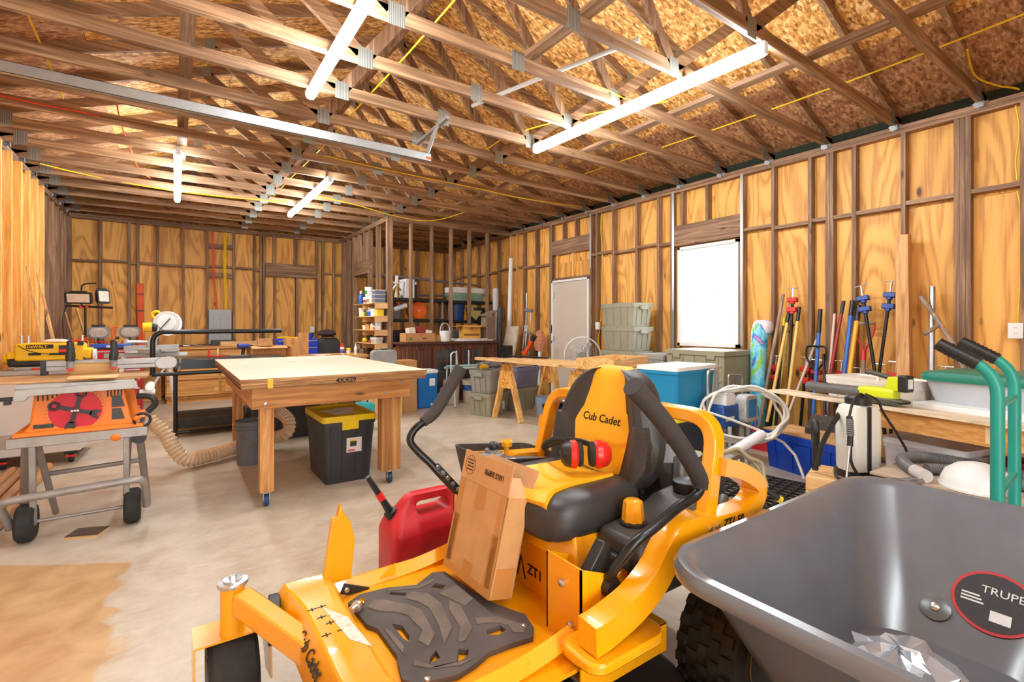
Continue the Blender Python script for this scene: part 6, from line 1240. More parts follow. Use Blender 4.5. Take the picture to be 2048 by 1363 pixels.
bucket('pale blue round bucket under the sawhorse boards', (4.50, 5.62, 0), .135, .30, pl('bucket_paleblue', srgb(160, 184, 214), .45), None, False)
tote('open black waste bin behind the sawhorse nearer the mower', (4.22, 5.0, 0), 15, .34, .28, .32, BLK, BLK, .85, False, .02, False, 'waste_bin', None, True)
tote('cream crate on the floor behind the mower seat', (4.74, 5.0, 0), 20, .36, .28, .5, cC, cC, .95, True, .03, False, 'storage_crate')
OSBG = osb('osb_gusset', [srgb(190, 120, 40), srgb(222, 156, 62), srgb(240, 180, 90), srgb(250, 206, 130)])
bd = V((.15, -1.0, 0)).normalized(); hd = V((1, .16, 0)).normalized()
def horse(label, e0, L):
    t = thing('sawhorse', label, 'sawhorse', tuple(e0)); e0 = V((0, 0, 0))
    B().beam(e0+V((0, 0, .80)), e0+hd*L+V((0, 0, .80)), .038, .089).o('top_rail', pine('x'), t)
    for k in (0.03, L-.03):
        c = hd*k
        for s in (-1, 1): B().beam(c+bd*s*.03+V((0, 0, .80)), c+bd*s*.28, .089, .038, bd).o('leg', neww('z'), t, .002)
        g = c-hd*(.03 if k < .1 else -.03)
        p = [g+bd*a+V((0, 0, z)) for a, z in ((-.09, .80), (.09, .80), (.17, .46), (-.17, .46))]
        B().loft([p, [q-hd*.012*(1 if k < .1 else -1) for q in p]]).o('gusset', OSBG, t)
    return t
horse('wooden sawhorse with strand board gusset, farther from the mower', (3.88, 5.72, 0), .95); horse('wooden sawhorse with strand board gusset, nearer the mower seat', (3.98, 4.35, 0), .95)
for i, (o_, a, b) in enumerate(((.0, 6.15, 3.25), (.13, 6.0, 3.3), (.30, 5.75, 3.5), (.42, 5.6, 3.45), (.58, 5.2, 3.6))):
    board('long pale pine board across the sawhorses, %s from the grey totes' % ('first', 'second', 'third', 'fourth', 'fifth')[i], (3.66+o_+.0, a, .865), (4.02+o_, b, .865), .089 if i != 2 else .12, .038, pine('y'), 'lumber_board', 'board', (0, 0, 1), 'boards on the sawhorses')
board('dark steel bar lying across the sawhorse boards', (4.10, 6.0, .895), (4.28, 5.3, .895), .06, .02, BLKM, 'steel_bar', 'bar')
wt = thing('wooden_tray', 'shallow open wooden box on the sawhorse boards', 'box', (4.06, 3.83, .885), 18)
for (a, b, c, d) in ((-.46, -.22, .46, -.20), (-.46, .20, .46, .22), (-.46, -.20, -.44, .20), (.44, -.20, .46, .20)): bx(a, b, 0, c, d, .11).o('side_board', wood('maple', (1, 1, 1), (1, 1, 1), 'x'), wt, .002)
bx(-.44, -.2, 0, .44, .2, .01).o('bottom_board', pine('x'), wt)
# stacked totes by the window wall
for i in range(5): tote('pale grey tote in the tall stack beside the window, %s from the top' % ('fifth', 'fourth', 'third', 'second', 'first')[i], (5.32+.01*(i % 2), 4.78, .332*i), 90+(i % 3-1), .60, .42, .33, GT2, GT2, .88, True, .03, True, 'storage_tote', 'stacked totes beside the window')
tote('grey lidded tote below the window, on the lower crate', (5.25, 4.10, .56), 90, .40, .5, .42, GT, GT); CRM = pl('crate_olive', srgb(150, 144, 120), .5, 0, .1, 6); CRD = pl('crate_dark', srgb(104, 106, 100), .5, 0, .1, 6)
def crate(label, loc, w_, d, h, mat):
    t = thing('shipping_crate', label, 'crate', loc); bx(-w_/2, -d/2, 0, w_/2, d/2, h-.06).o('body', mat, t, .01); bx(-w_/2-.012, -d/2-.012, h-.06, w_/2+.012, d/2+.012, h).o('lid', mat, t, .008)
    for k in range(5): bx(-w_/2-.012, -d/2+d*(k+.5)/5-.012, .02, -w_/2, -d/2+d*(k+.5)/5+.012, h-.07).o('rib', mat, t)
    for z in (.33, .66): bx(-w_/2-.010, -d/2+.03, h*z-.01, -w_/2, d/2-.03, h*z+.01).o('rib', mat, t)
    for y in (-d*.3, d*.3): bx(-w_/2-.02, y-.05, h-.10, -w_/2-.008, y+.05, h-.05).o('latch', mat, t, .004)
    return t
crate('olive grey ribbed shipping crate below the window, upper one', (5.28, 3.45, .56), .60, .76, .50, CRM); crate('dark grey shipping crate below the window, lower one', (5.28, 3.45, 0), .60, .78, .559, CRD); crate('dark grey shipping crate under the grey lidded tote', (5.28, 4.12, 0), .56, .52, .559, CRD)
ty_ = tote('black tote with yellow lid under the big blue tote', (4.10, 3.03, 0), 5, .72, .46, .50, TOTB, LIDY, .9, False, .04, False); TBL = pl('tote_bright_blue', srgb(20, 140, 190), .4, 0, .05, 4)
tb2 = tote('big bright blue tote with white lid behind the mower', (4.10, 3.03, .501), 5, .70, .44, .46, TBL, WHT, .86, False, .035, False); bx(-.12, -.208, .28, -.05, -.200, .34).o('sticker', cC, tb2)
# ------------------------------------------------------------------ airless sprayer with hoses
PS = thing('paint_sprayer', 'blue and white airless paint sprayer on tubular legs', 'paint sprayer', (4.40, 2.68, 0)); SPB = pl('sprayer_blue', srgb(34, 80, 150), .35); SPW = pl('sprayer_white', srgb(206, 210, 208), .4, .2, .2, 30)
bx(-.20, -.09, .38, .14, .10, .60).o('housing', SPB, PS, .02); bx(-.16, -.085, .58, .02, .08, .70).o('shroud', WHT, PS, .02); B().loft([[(x, y, z) for x, z in rrect(.22, .26, .05, 4, .16, .55)] for y in (-.16, -.05)]).o('gear_cover', SPW, PS, .01); bx(.09, -.167, .47, .23, -.16, .64).o('front_label', P_('label_cyan', 60, 140, 200), PS, .01); bx(-.17, -.094, .45, -.03, -.090, .49).o('name_label', LW, PS)
for x in (-.12, .16): B().tube([(x, -.10, .0), (x, -.10, .40)], .02, 10).o('leg', SPW, PS); B().tube([(x, .12, .0), (x, .12, .40)], .016, 8).o('leg', SPW, PS)
B().tube(fillet([(-.24, .05, .30), (-.24, .05, .92), (-.10, .05, .92), (-.10, .05, .6)], .05), .014, 8).o('cart_handle', STEEL, PS); B().tube(fillet([(-.06, -.05, .62), (-.06, -.05, .88), (.18, -.05, .86), (.18, -.05, .60)], .03), .008, 8).o('hose_hook', STEEL, PS)
B().cyl((.16, -.12, .40), (.16, -.12, .20), .035).o('pump', STEEL, PS); B().lathe([(.06, 0), (.05, .12), (.03, .14)], (.22, -.05, .24), 14).o('filter_cup', pl('clear_cup', srgb(222, 220, 210), .2), PS); B().ball((.17, -.17, .36), .03).o('prime_valve', cR, PS)
HW = pl('hose_white', srgb(226, 222, 212), .4)
def coil(label, c, rx, ry, nv, r, mat, turns=4, name='coiled_hose', tilt=0, jit=.06, tail=None):
    n1 = V(nv).normalized(); s1 = n1.cross(V((0, 0, 1))).normalized() if abs(n1.z) < .95 else V((1, 0, 0)); u1 = s1.cross(n1); P = []; rj = random.Random(len(label))
    for k in range(turns*14+1):
        a = 2*PI*k/14; f = 1+rj.uniform(-jit, jit)*2; P.append(s1*math.cos(a)*rx*f+u1*math.sin(a)*ry*f+n1*(k/14-turns/2)*r*1.7)
    if tail: P += [V(t)-V(c) for t in tail]
    mz = min(p.z for p in P); base = V((c[0], c[1], max(0, c[2]+mz-r))); off = V(c)-base
    o = B().tube(spline([p+off for p in P], 3), r, 8).o(name, mat); return tag(o, label, 'hose', None, tuple(base))
coil('white paint hose coiled around the airless sprayer', (4.30, 2.46, .53), .34, .24, (-.75, -.55, .25), .012, HW, 5, 'paint_hose', tail=[(4.5, 2.2, .3), (4.45, 2.0, .03)]); coil('tan garden hose coiled on the grid mat', (3.45, 2.05, .22), .22, .19, (-.5, -.8, .3), .014, P_('hose_tan', 176, 164, 132), 4, 'garden_hose', tail=[(3.4, 2.3, .35), (3.2, 2.5, .3), (3.0, 2.6, .02)])
pg = thing('pressure_washer_gun', 'black pressure washer gun lying across the coiled hose', 'spray gun', (3.25, 1.78, 0)); B().tube([(-.10, .16, .40), (.05, 0, .26), (.14, -.12, .16)], .02, 10).o('barrel', BLK, pg); B().tube([(-.06, .10, .36), (-.02, .02, .24), (.04, -.06, .13)], .016, 8).o('handle', BLK, pg); B().tube([(.14, -.12, .16), (.22, -.22, .07)], [.03, .026], 12).o('nozzle', BLK, pg); B().tube([(.12, -.10, .175), (.135, -.115, .165)], .024, 12).o('collar', cY, pg); B().tube([(-.02, .02, .14), (.0, -.02, .0)], .012, 8).o('trigger', cR, pg)
lean('white plastic pipe lying across the coiled hose', (3.30, 2.15, .30), (3.95, 2.10, .46), .035, WHT, 'plastic_pipe', .04)
for i, x in enumerate((3.52, 3.62)): lean('thin clear tube hanging below the white pipe, %s' % ('nearer the mower', 'farther from the mower')[i], (x, 2.02, 0), (x+.02, 2.06, .33), .008, WHT, 'clear_tube')
gm = thing('rubber_mat', 'black rubber grid mat on the floor beside the blue tote', 'mat', (3.95, 2.15, 0), 8)
for k in range(11): bx(-.40+.08*k-.008, -.40, 0, -.40+.08*k+.008, .40, .018).o('grid_bar', RUB, gm); bx(-.40, -.40+.08*k-.008, .002, .40, -.40+.08*k+.008, .0195).o('grid_bar', RUB, gm)
BTO = pl('case_bright_blue', srgb(24, 72, 190), .35, 0, .06, 5)
bt2 = tote('long blue tote with a pale board on top', (4.80, 2.05, 0), 75, .80, .40, .34, BTO, BTO, .92, True, .03, False); board('pale board with clutter on the long blue tote', (4.90, 2.45, .352), (4.70, 1.65, .352), .38, .02, pine('y'), 'pale_board'); tag(B().tube(spline([(0, 0, .01), (.06, .04, .03), (.12, -.02, .02), (.2, .03, .015)], 5), .009, 6).o('metal_part', STEEL), 'loose metal part on the pale board', 'metal part', None, (4.72, 1.85, .363)); tag(B().lathe([(.05, 0), (.045, .05), (.02, .07)], n=12).o('grey_fitting', DKG), 'dark grey fitting on the pale board', 'fitting', None, (4.80, 2.1, .363))
# ------------------------------------------------------------------ tools against the window wall
def tool(label, base_, top_, r, mat, grip=None, gl=.16, name='long_handled_tool', band=None, cat='tool'):
    b, t_ = V(base_), V(top_); d = (t_-b); L = d.length; d.normalize(); t = thing(name, label, cat, (b.x, b.y, 0)); o = V((b.x, b.y, 0))
    B().tube([b-o, b-o+d*(L-(gl if grip else 0))], r, 12).o('handle', mat, t)
    if grip: B().tube([b-o+d*(L-gl), t_-o], r*1.12, 12).o('grip', grip, t)
    if band: B().tube([b-o+d*L*.35, b-o+d*L*.55], r*1.03, 12).o('band', band, t)
    return t
HG, HY, HB = wood('grey_handle', srgb(150, 128, 108), srgb(186, 164, 142), 'z', 1, False), pl('fibreglass_yellow', srgb(240, 196, 110), .45, 0, .06), pl('fibreglass_blue', srgb(40, 100, 190), .35)
tool('weathered grey wooden tool handle leaning next to the colourful bag', (5.28, 2.88, .02), (5.67, 2.77, 1.70), .018, HG); t_ = tool('red bladed shovel with yellow fibreglass handle', (5.30, 2.76, .30), (5.67, 2.70, 1.53), .017, HY, BLK)
B().tube([(0, 0, .30), (0, 0, .12)], .022, 10).o('socket', BLK, t_); B().loft([[(-.03, -.14, .18), (-.03, .12, .18), (-.02, .12, .18), (-.02, -.14, .18)], [(-.10, -.15, .0), (-.10, .13, .0), (-.08, .13, .0), (-.08, -.15, .0)]]).o('blade', cR, t_); bx(-.035, -.06, .17, -.015, .06, .25).o('blade_bracket', P_('rust', 110, 70, 50), t_)
tool('second yellow fibreglass handle leaning beside the red shovel', (5.32, 2.62, .02), (5.67, 2.60, 1.55), .017, HY, BLK); dg = tool('black handle with D grip and yellow end between the yellow handles', (5.36, 2.72, .02), (5.67, 2.76, 1.44), .014, BLKM, cY, .10); dgh = tool('pale yellow tool with black D handle', (5.47, 2.81, .02), (5.68, 2.73, 1.27), .016, P_('pale_yellow', 240, 220, 120))
for t2, y in ((dgh, 0),): B().tube(fillet([(.24, -.07, 1.25), (.26, -.13, 1.36), (.27, .0, 1.37), (.24, -.07, 1.25)], .02), .009, 6).o('d_handle', BLK, t2)
bt3 = tool('blue handled shovel with black D grip', (5.34, 2.34, .02), (5.68, 2.39, 1.52), .019, HB, BLKM, .26, band=None); B().tube(fillet([(.2, .03, .86), (.20, -.06, 1.0), (.21, -.06, 1.13), (.21, .13, 1.13), (.2, .13, 1.0), (.2, .03, .86)], .04), .011, 8).o('d_handle', BLKM, bt3); B().tube([(.14, .02, .45), (.18, .027, .72)], .021, 10).o('painted_band', cY, bt3)
tool('pale grey broom stick leaning out from the wall', (5.15, 2.62, .02), (5.67, 2.42, 1.20), .014, P_('pale_stick', 206, 184, 166)); tool('slim pale pink wooden pole beside the red pole', (5.36, 2.24, .02), (5.67, 2.25, 1.47), .013, P_('pale_pink', 224, 190, 170)); tool('slender red pole with black end', (5.35, 2.30, .02), (5.68, 2.17, 1.60), .016, P_('dark_red', 160, 40, 44), BLK, .14); tool('bright blue pole with black grip', (5.33, 2.12, .02), (5.68, 2.09, 1.60), .020, HB, BLK); tool('amber yellow pole with black grip', (5.33, 2.09, .02), (5.67, 2.03, 1.55), .020, pl('pole_amber', srgb(244, 176, 40), .35), BLK)
dd_ = tool('old digging fork with red Y shaped handle', (5.38, 1.90, .02), (5.63, 1.975, 1.10), .020, HG, cR, .10)
for s in (-1, 1): B().tube(spline([(.25, .075, 1.08), (.26, .075+s*.05, 1.2), (.265, .075+s*.085, 1.3), (.27, .075+s*.085, 1.38)], 4), .009, 6).o('yoke', cR, dd_)
B().tube([(.27, -.015, 1.37), (.27, .165, 1.37)], .016, 8).o('cross_grip', HG, dd_)
PIPE = pl('black_pipe', srgb(34, 33, 34), .3, .5, .1); CLB = pl('clamp_blue', srgb(36, 70, 150), .4); CLR = pl('clamp_red', srgb(216, 36, 26), .4)
def pipe_clamp(label, b, t, mat, name='pipe_clamp'):
    b, t = V(b), V(t); d = t-b; d.normalize(); o = V((b.x, b.y, 0)); g = thing(name, label, 'clamp', tuple(o)); L = (t-b).length
    B().tube([b-o, t-o-d*.12], .015, 10).o('pipe', PIPE, g)
    for k in (L-.24, L-.13): c = b-o+d*k; B().beam(c-d*.024, c+d*.024, .10, .06, (1, 0, 0)).o('jaw', mat, g, .006); B().tube([c-d*.045, c-d*.02], .026, 10).o('collar', mat, g)
    B().tube([t-o-d*.12, t-o], .008, 8).o('screw', STEEL, g); s1 = d.cross(V((1, 0, 0))).normalized(); B().tube([t-o-s1*.06, t-o+s1*.06], .006, 8).o('crank', STEEL, g); return g
pipe_clamp('tall blue pipe clamp leaning, its jaw at the stud', (5.34, 1.66, .02), (5.61, 1.99, 1.74), CLB); pipe_clamp('tall blue pipe clamp leaning against the pale post', (5.48, 1.90, .02), (5.68, 1.76, 1.77), CLB); pipe_clamp('tall red pipe clamp behind the yellow handles', (5.42, 2.62, .02), (5.66, 2.66, 1.76), CLR)
for i, (y, z) in enumerate(((2.86, 1.0), (2.54, 1.0), (2.43, .98), (2.20, .98), (2.03, .92), (1.87, .97), (1.74, 1.0), (1.38, .98), (1.28, .92), (1.18, 1.0))):
    pipe_clamp('red pipe clamp standing by the wall, %s from the window' % ('first', 'second', 'third', 'fourth', 'fifth', 'sixth', 'seventh', 'eighth', 'ninth', 'tenth')[i], (5.52, y, .02), (5.66, y-.02, z), CLR)
ub = thing('umbrella_bag', 'colourful blue and green patterned long bag leaning under the window edge', 'bag', (5.44, 2.93, 0)); mU, ntU, bsU = base('bag_print'); nU = noise(ntU, coords(ntU, (5, 5, 3), False), 1.3, 2, .5, 1.5)
ntU.links.new(ramp(ntU, nU, [(.30, srgb(240, 120, 170)), (.38, srgb(40, 90, 190)), (.46, srgb(70, 190, 220)), (.55, srgb(150, 214, 230)), (.62, srgb(110, 200, 70)), (.72, srgb(240, 210, 50))]), bsU.inputs['Base Color']); bsU.inputs['Roughness'].default_value = .35
B().tube(spline([(0, 0, .02), (.02, .02, .3), (.05, .03, .7), (.09, .05, 1.05), (.14, .05, 1.28), (.17, .02, 1.36)], 4), [.06, .07, .08, .085, .09, .092, .09, .088, .085, .082, .082, .085, .088, .09, .09, .095, .10, .095, .09, .07, .05], 14).o('bag', mU, ub); B().loft([[(.15+x*s, .03+y*s, z) for x, y in rrect(.14, .20, .05, 4)] for z, s in ((1.26, .9), (1.30, 1.05), (1.35, 1.05), (1.39, .9), (1.41, .6))]).o('folded_top', pl('bag_pale', srgb(226, 216, 224), .5, 0, .2, 30), ub)
board('tall pale post leaning against the stud by the blue clamps', (5.50, 1.60, 0), (5.62, 1.655, 2.19), .10, .09, wood('pale_post', srgb(206, 150, 92), srgb(230, 180, 122), 'z'), 'leaning_post', 'post', (1, 0, 0)); lean('upright galvanized pipe leaning against the wall', (5.42, 1.40, 0), (5.66, 1.45, 1.70), .022, GALV, 'steel_pipe')
sn = thing('scythe_handle', 'old grey curved scythe handle leaning beside the pipe', 'scythe', (5.30, 1.12, 0)); B().tube(spline([(0, 0, .03), (.04, .02, .6), (.10, .06, 1.0), (.20, .22, 1.33), (.32, .40, 1.61)], 6), .020, 10).o('shaft', HG, sn); B().tube(spline([(.22, .24, 1.36), (.14, .28, 1.31), (.10, .32, 1.27)], 4), .018, 8).o('side_grip', HG, sn)
lean('flat dark stake standing beside the dark crate', (5.02, 2.96, 0), (5.06, 2.96, .82), .03, P_('dark_stake', 92, 78, 70), 'stake', .02, 'stake', 4)
wo = thing('wall_outlet', 'white duplex outlet on the stud by the yellow cable', 'outlet', (XR-.001, .925, 1.24)); bx(-.012, -.045, 0, 0, .045, .13).o('cover_plate', WHT, wo, .003)
for z in (.04, .09): B().lathe([(.016, -.0135), (.016, -.012)], (0, 0, z), 14, 'x').o('receptacle', WHT, wo); bx(-.0142, -.006, z-.004, -.0135, -.004, z+.005).o('slot', BLKT, wo); bx(-.0142, .004, z-.004, -.0135, .006, z+.005).o('slot', BLKT, wo)
w2_ = thing('wall_outlet', 'white outlet box on the stud beside the taupe door', 'outlet', (XR-.001, 5.72, 1.28)); bx(-.04, -.04, 0, 0, .04, .12).o('box', WHT, w2_, .004); bx(-.043, -.03, .01, -.04, .03, .11).o('cover', WHT, w2_)
# fan rake
rk = thing('leaf_rake', 'black plastic leaf rake dusty with dirt before the tools', 'rake', (5.33, 2.2, 0)); 
B().tube([(0, .0, .46), (.12, .05, .80), (.2, .1, 1.05)], .014, 8).o('handle', BLKM, rk)
for k in range(15): a = -.55+1.1*k/14; B().tube([(0, 0, .44), (-.10*math.cos(a), .36*math.sin(a), .22), (-.22*math.cos(a), .55*math.sin(a), .02)], .007, 5).o('tine', BLK, rk)
B().prism([(.30*math.sin(-.55+1.1*k/10), .44-.24*math.cos(-.55+1.1*k/10)) for k in range(11)]+[(.1, .44), (-.1, .44)], -.06, -.05, 'yz').rot('Y', 18, (0, 0, .44)).o('fan_plate', pl('dusty_black', srgb(90, 82, 74), .8, 0, .4, 12), rk)
# bench with boards, blower, totes
bdv = V((.255, .967, 0)); bnv = V((.967, -.255, 0))
def bp(t, s, z): p = V((3.72, .57, 0))+bdv*t+bnv*s; return (p.x, p.y, z)
bb = thing('lumber_bench', 'long bench of pale boards in front of the tools', 'bench', bp(.6, .3, 0))
def bbx(t0, t1, s0, s1, z0, z1, name, mat, par=bb, **k): wp(B().loft([[bp(t0, s0, z0), bp(t1, s0, z0), bp(t1, s1, z0), bp(t0, s1, z0)], [bp(t0, s0, z1), bp(t1, s0, z1), bp(t1, s1, z1), bp(t0, s1, z1)]]), name, mat, par, **k)
PALE = wood('pale_board', srgb(226, 204, 172), srgb(246, 232, 208), 'y', 1, False, var=.05); bbx(-.7, 1.66, 0, .22, .785, .80, 'top_board', PALE); bbx(-.7, 1.36, .225, .65, .76, .78, 'top_board', PALE); bbx(-.7, 1.0, .03, .07, .66, .785, 'apron', wood('honey_board', srgb(214, 150, 78), srgb(236, 180, 106), 'y')); bbx(-.7, 1.0, .58, .62, .66, .76, 'apron', wood('honey_board', (1, 1, 1), (1, 1, 1), 'y'))
for t_ in (-.6, .9):
    for s_ in (.09, .55): bbx(t_, t_+.08, s_, s_+.04, 0, .70, 'leg', neww('z'))
bbx(.10, .18, .0295, .0298, .68, .77, 'clear_tape', pl('clear_tape', srgb(222, 190, 150), .3), bb); bbx(-.35, -.27, .0295, .0298, .68, .77, 'clear_tape', pl('clear_tape', (1, 1, 1)), bb)
LIME = pl('lime_tool', srgb(212, 222, 30), .4, 0, .04); OLV = pl('olive_grey', srgb(78, 76, 64), .5)
lbw = thing('leaf_blower', 'lime green and grey cordless leaf blower lying on the bench boards', 'leaf blower', bp(.80, .12, .80), math.degrees(math.atan2(bdv.y, bdv.x))); lbw.scale = (.63, .8, .8)
B().tube([(.86, .02, .085), (.20, .0, .085)], [.045, .05], 18).o('blower_tube', pl('tube_grey', srgb(96, 94, 90), .5, 0, .2, 10), lbw); B().loft([[(x, y, z) for y, z in rrect(.11*s, .10*s, .03*s, 4, 0, .10)] for x, s in ((.22, .8), (.14, 1), (-.10, 1.05), (-.16, .9))]).o('motor_body', LIME, lbw, .006); B().loft([[(x, y, z) for y, z in rrect(.12, .06*s, .02, 4, 0, .04)] for x, s in ((.18, .7), (.10, 1), (-.12, 1), (-.25, .5))]).o('intake', OLV, lbw); bx(.08, -.064, .02, .17, -.058, .065).o('badge', P_('badge_tan', 190, 150, 90), lbw); text('lettering', 'RYOBI', .032, LW, lbw, (.165, -.0645, .030), (PI/2, 0, PI), sx=.8).rotation_euler = (PI/2, 0, 0)
B().tube(spline([(.15, 0, .265), (.12, 0, .272), (.0, 0, .255), (-.10, 0, .235), (-.15, 0, .19)], 5), .021, 10).o('handle', OLV, lbw); B().prism([(-.06, .14), (-.10, .25), (-.22, .25), (-.22, .13)], -.045, .045, 'xz').o('battery_mount', LIME, lbw, .01); bx(-.29, -.05, .13, -.20, .05, .27).o('battery', BLK, lbw, .012); bx(-.292, -.03, .16, -.2895, .03, .24).o('battery_label', LW, lbw); bx(-.27, -.0515, .16, -.22, -.05, .24).o('battery_label', LW, lbw); bx(.02, -.01, .20, .04, .01, .235).o('trigger', WHT, lbw)
tote('pale grey lidded bin with moulded panels on the bench', bp(1.03, .46, .781), 75, .60, .36, .17, P_('pale_bin', 226, 218, 208), P_('pale_bin', 1, 1, 1), .97, True, .03, False); tag(bx(-.32, -.42, 0, .32, .42, .05).o('white_shelf_panel', WHT, None, .006), 'white panel under the green lidded tote', 'panel', None, bp(.26, .56, .781), -15)
GRN = pl('lid_green', srgb(24, 120, 100), .35, 0, .05); gl_ = thing('storage_tote', 'clear tote with dark green lid on the bench end', 'tote', bp(.24, .60, .832), 75); B().loft(tapered(.92, .48, .15, .9, .08, 4)).o('body', pl('frosted_clear', srgb(186, 190, 196), .25, 0, .12, 5), gl_); B().loft([[(x*s, y*s, z) for x, y in rrect(.96, .52, .09, 5)] for z, s in ((.145, 1), (.175, 1.01), (.20, .97), (.215, .85), (.217, .5))]).o('lid', GRN, gl_)
tag(B().tube(spline([(0, 0, .015), (.12, .05, .02), (.22, .0, .02), (.3, .06, .02), (.42, .02, .015)], 5), .015, 6).o('ratchet_strap', DWY), 'yellow and black ratchet strap on the green lid', 'strap', None, bp(.05, .54, 1.05)); tag(B().tube(ring((0, 0, .012), .06, 16), .012, 6, closed=True).o('orange_strap', ORT), 'orange strap ring on the green lid', 'strap', None, bp(.0, .64, 1.05))
# under the bench
tote('clear bin with blue handles under the bench', bp(.58, .33, 0), 75, .48, .34, .58, pl('clear_bin', srgb(206, 204, 214), .25, 0, .15, 4), pl('clear_lid', srgb(226, 228, 234), .3), .92, False, .04); bucket('dark red paint can under the bench', bp(.15, .32, 0), .10, .56, P_('maroon', 1, 1, 1), None, False, 'paint_can', .98); tote('black tool box under the bench end', bp(-.22, .34, 0), 75, .50, .34, .56, BLK, BLK, .97, True); tote('black and green power tool case under the bench end', bp(-.90, .32, 0), 75, .30, .3, .5, BLK, GRN, .97, False)
# low lumber platform with sprayer, vacuum hose
lp = thing('lumber_stack', 'low stack of pale boards between the bench and wheelbarrow', 'lumber', (3.62, 1.42, 0), 16)
for z0 in (0, .09, .18, .27):
    for k in range(3): bx(-.16+.13*k, -.26, z0, -.045+.13*k, .16, z0+.086).o('board', pine('y'), lp, .002)
GPLY = plywood('grey_ply', srgb(150, 128, 108), srgb(190, 170, 148), 'y', band=12)
crate('low dark crate under the weathered plywood and hoses', (3.72, .86, 0), .42, .50, .455, CRD); board('weathered plywood sheet lying on the low dark crate', (3.70, .42, .464), (3.74, 1.16, .464), .60, .016, GPLY, 'plywood_offcut'); board('dusty blue-grey plank leaning from the plywood to the lumber', (3.42, .92, .485), (3.50, 1.24, .40), .10, .025, wood('dusty_plank', srgb(120, 116, 120), srgb(170, 160, 150), 'y'), 'dusty_plank')
bs_ = thing('backpack_sprayer', 'white backpack sprayer tank with black lid, hose and straps', 'sprayer', (3.70, 1.33, .357), -30)
TNK = pl('tank_white', srgb(232, 232, 222), .4, 0, .04, 4)
B().loft([[(x, y, z) for x, y in rrect(.235*s, .17*s, .05, 5)] for z, s in ((.05, .96), (.10, .98), (.30, 1.0), (.42, .98), (.465, .86), (.48, .6))]).o('tank', TNK, bs_); B().loft([[(x, y, z) for x, y in rrect(.22*s, .16*s, .04, 4)] for z, s in ((0, 1), (.055, .95))]).o('base', BLK, bs_); B().lathe([(.075, .475), (.075, .52), (.06, .535), (.02, .54)], n=20).o('lid', BLK, bs_); bx(-.01, -.098, .06, .01, -.088, .47).o('tank_groove', BLK, bs_)
B().tube(spline([(.04, -.02, .52), (-.04, -.06, .55), (-.12, -.1, .50), (-.16, -.12, .42)], 6), .008, 8).o('hose', BLK, bs_); B().tube(spline([(.05, 0, .54), (.12, -.02, .50), (.16, -.02, .42), (.26, -.04, .25), (.30, -.05, .14), (.22, -.05, .05), (.10, -.05, .02)], 6), .008, 8).o('hose', BLK, bs_)
wd = B().tube([(-.16, -.12, .42), (-.17, -.14, .30), (-.18, -.15, .24)], .017, 10).o('wand_grip', BLK, bs_); B().tube([(-.18, -.15, .25), (-.28, -.22, -.10)], .006, 8).o('wand', STEEL, wd)
for k in range(8): B().lathe([(.021, -.004), (.021, .004)], (-.16-.001*k, -.123-.002*k, .40-.013*k), 10).o('spring_ring', GRY, wd)
B().tube(spline([(-.12, .02, .40), (-.20, -.02, .34), (-.30, -.06, .22), (-.34, -.08, .10)], 5), .026, 8, flat=.35).o('strap', RUB, bs_); B().tube(spline([(-.10, -.06, .25), (-.13, -.10, .12), (-.08, -.14, .02), (.0, -.15, .012), (.1, -.12, .02)], 5), .026, 8, flat=.35).o('strap', RUB, bs_); B().tube(spline([(-.14, .02, .06), (-.20, -.08, .02), (-.10, -.16, .02), (.08, -.14, .02)], 5), .012, 8).o('pump_lever', BLK, bs_)
bx(-.02, -.02, .30, .03, .02, .36); tr2 = thing('trigger_gun', 'black trigger handle leaning beside the sprayer tank', 'spray gun', (3.56, 1.53, .357), 30); B().tube(spline([(0, 0, .02), (-.02, 0, .14), (-.06, 0, .27), (-.03, 0, .34), (.03, 0, .32), (.05, 0, .24), (.0, 0, .16)], 5), .02, 10).o('handle', BLK, tr2); bx(-.03, -.012, .24, .01, .012, .27).o('trigger', cR, tr2)
VH = pl('vac_hose_grey', srgb(110, 108, 110), .4, 0, .1, 20)
hose('vacuum_hose', 'grey ribbed vacuum hose looped on the weathered plywood', [(3.52, .98, .51), (3.62, 1.05, .51), (3.76, 1.11, .51), (3.90, 1.08, .51), (3.96, .96, .51), (3.95, .80, .51), (3.90, .62, .51), (3.86, .46, .51)], .032, VH, pitch=.013, amp=.08); hose('vacuum_hose', 'second grey ribbed vacuum hose nearer the wheelbarrow', [(3.64, .96, .506), (3.72, .88, .506), (3.74, .76, .506), (3.70, .62, .506), (3.66, .48, .506)], .030, VH, pitch=.013, amp=.08)
lean('pale grey hose cuff lying on the plywood', (3.52, .98, .512), (3.44, .91, .508), .035, P_('cuff_grey', 206, 200, 196), 'hose_cuff', .036, 'hose cuff'); lean('shiny grey hose connector lying on the plywood', (3.60, .82, .515), (3.50, .73, .51), .034, GRY, 'hose_connector', .038, 'hose connector')
dm = tag(B().lathe([(.16, 0), (.155, .04), (.135, .085), (.09, .12), (.04, .135), (.004, .138)], n=28).o('domed_lid', WHT), 'white domed lid on the crate end by the wheelbarrow', 'lid', None, (3.56, .72, .473)); B().lathe([(.165, 0), (.165, .012), (.15, .012)], n=28, cap=False).o('rim', WHT, dm)
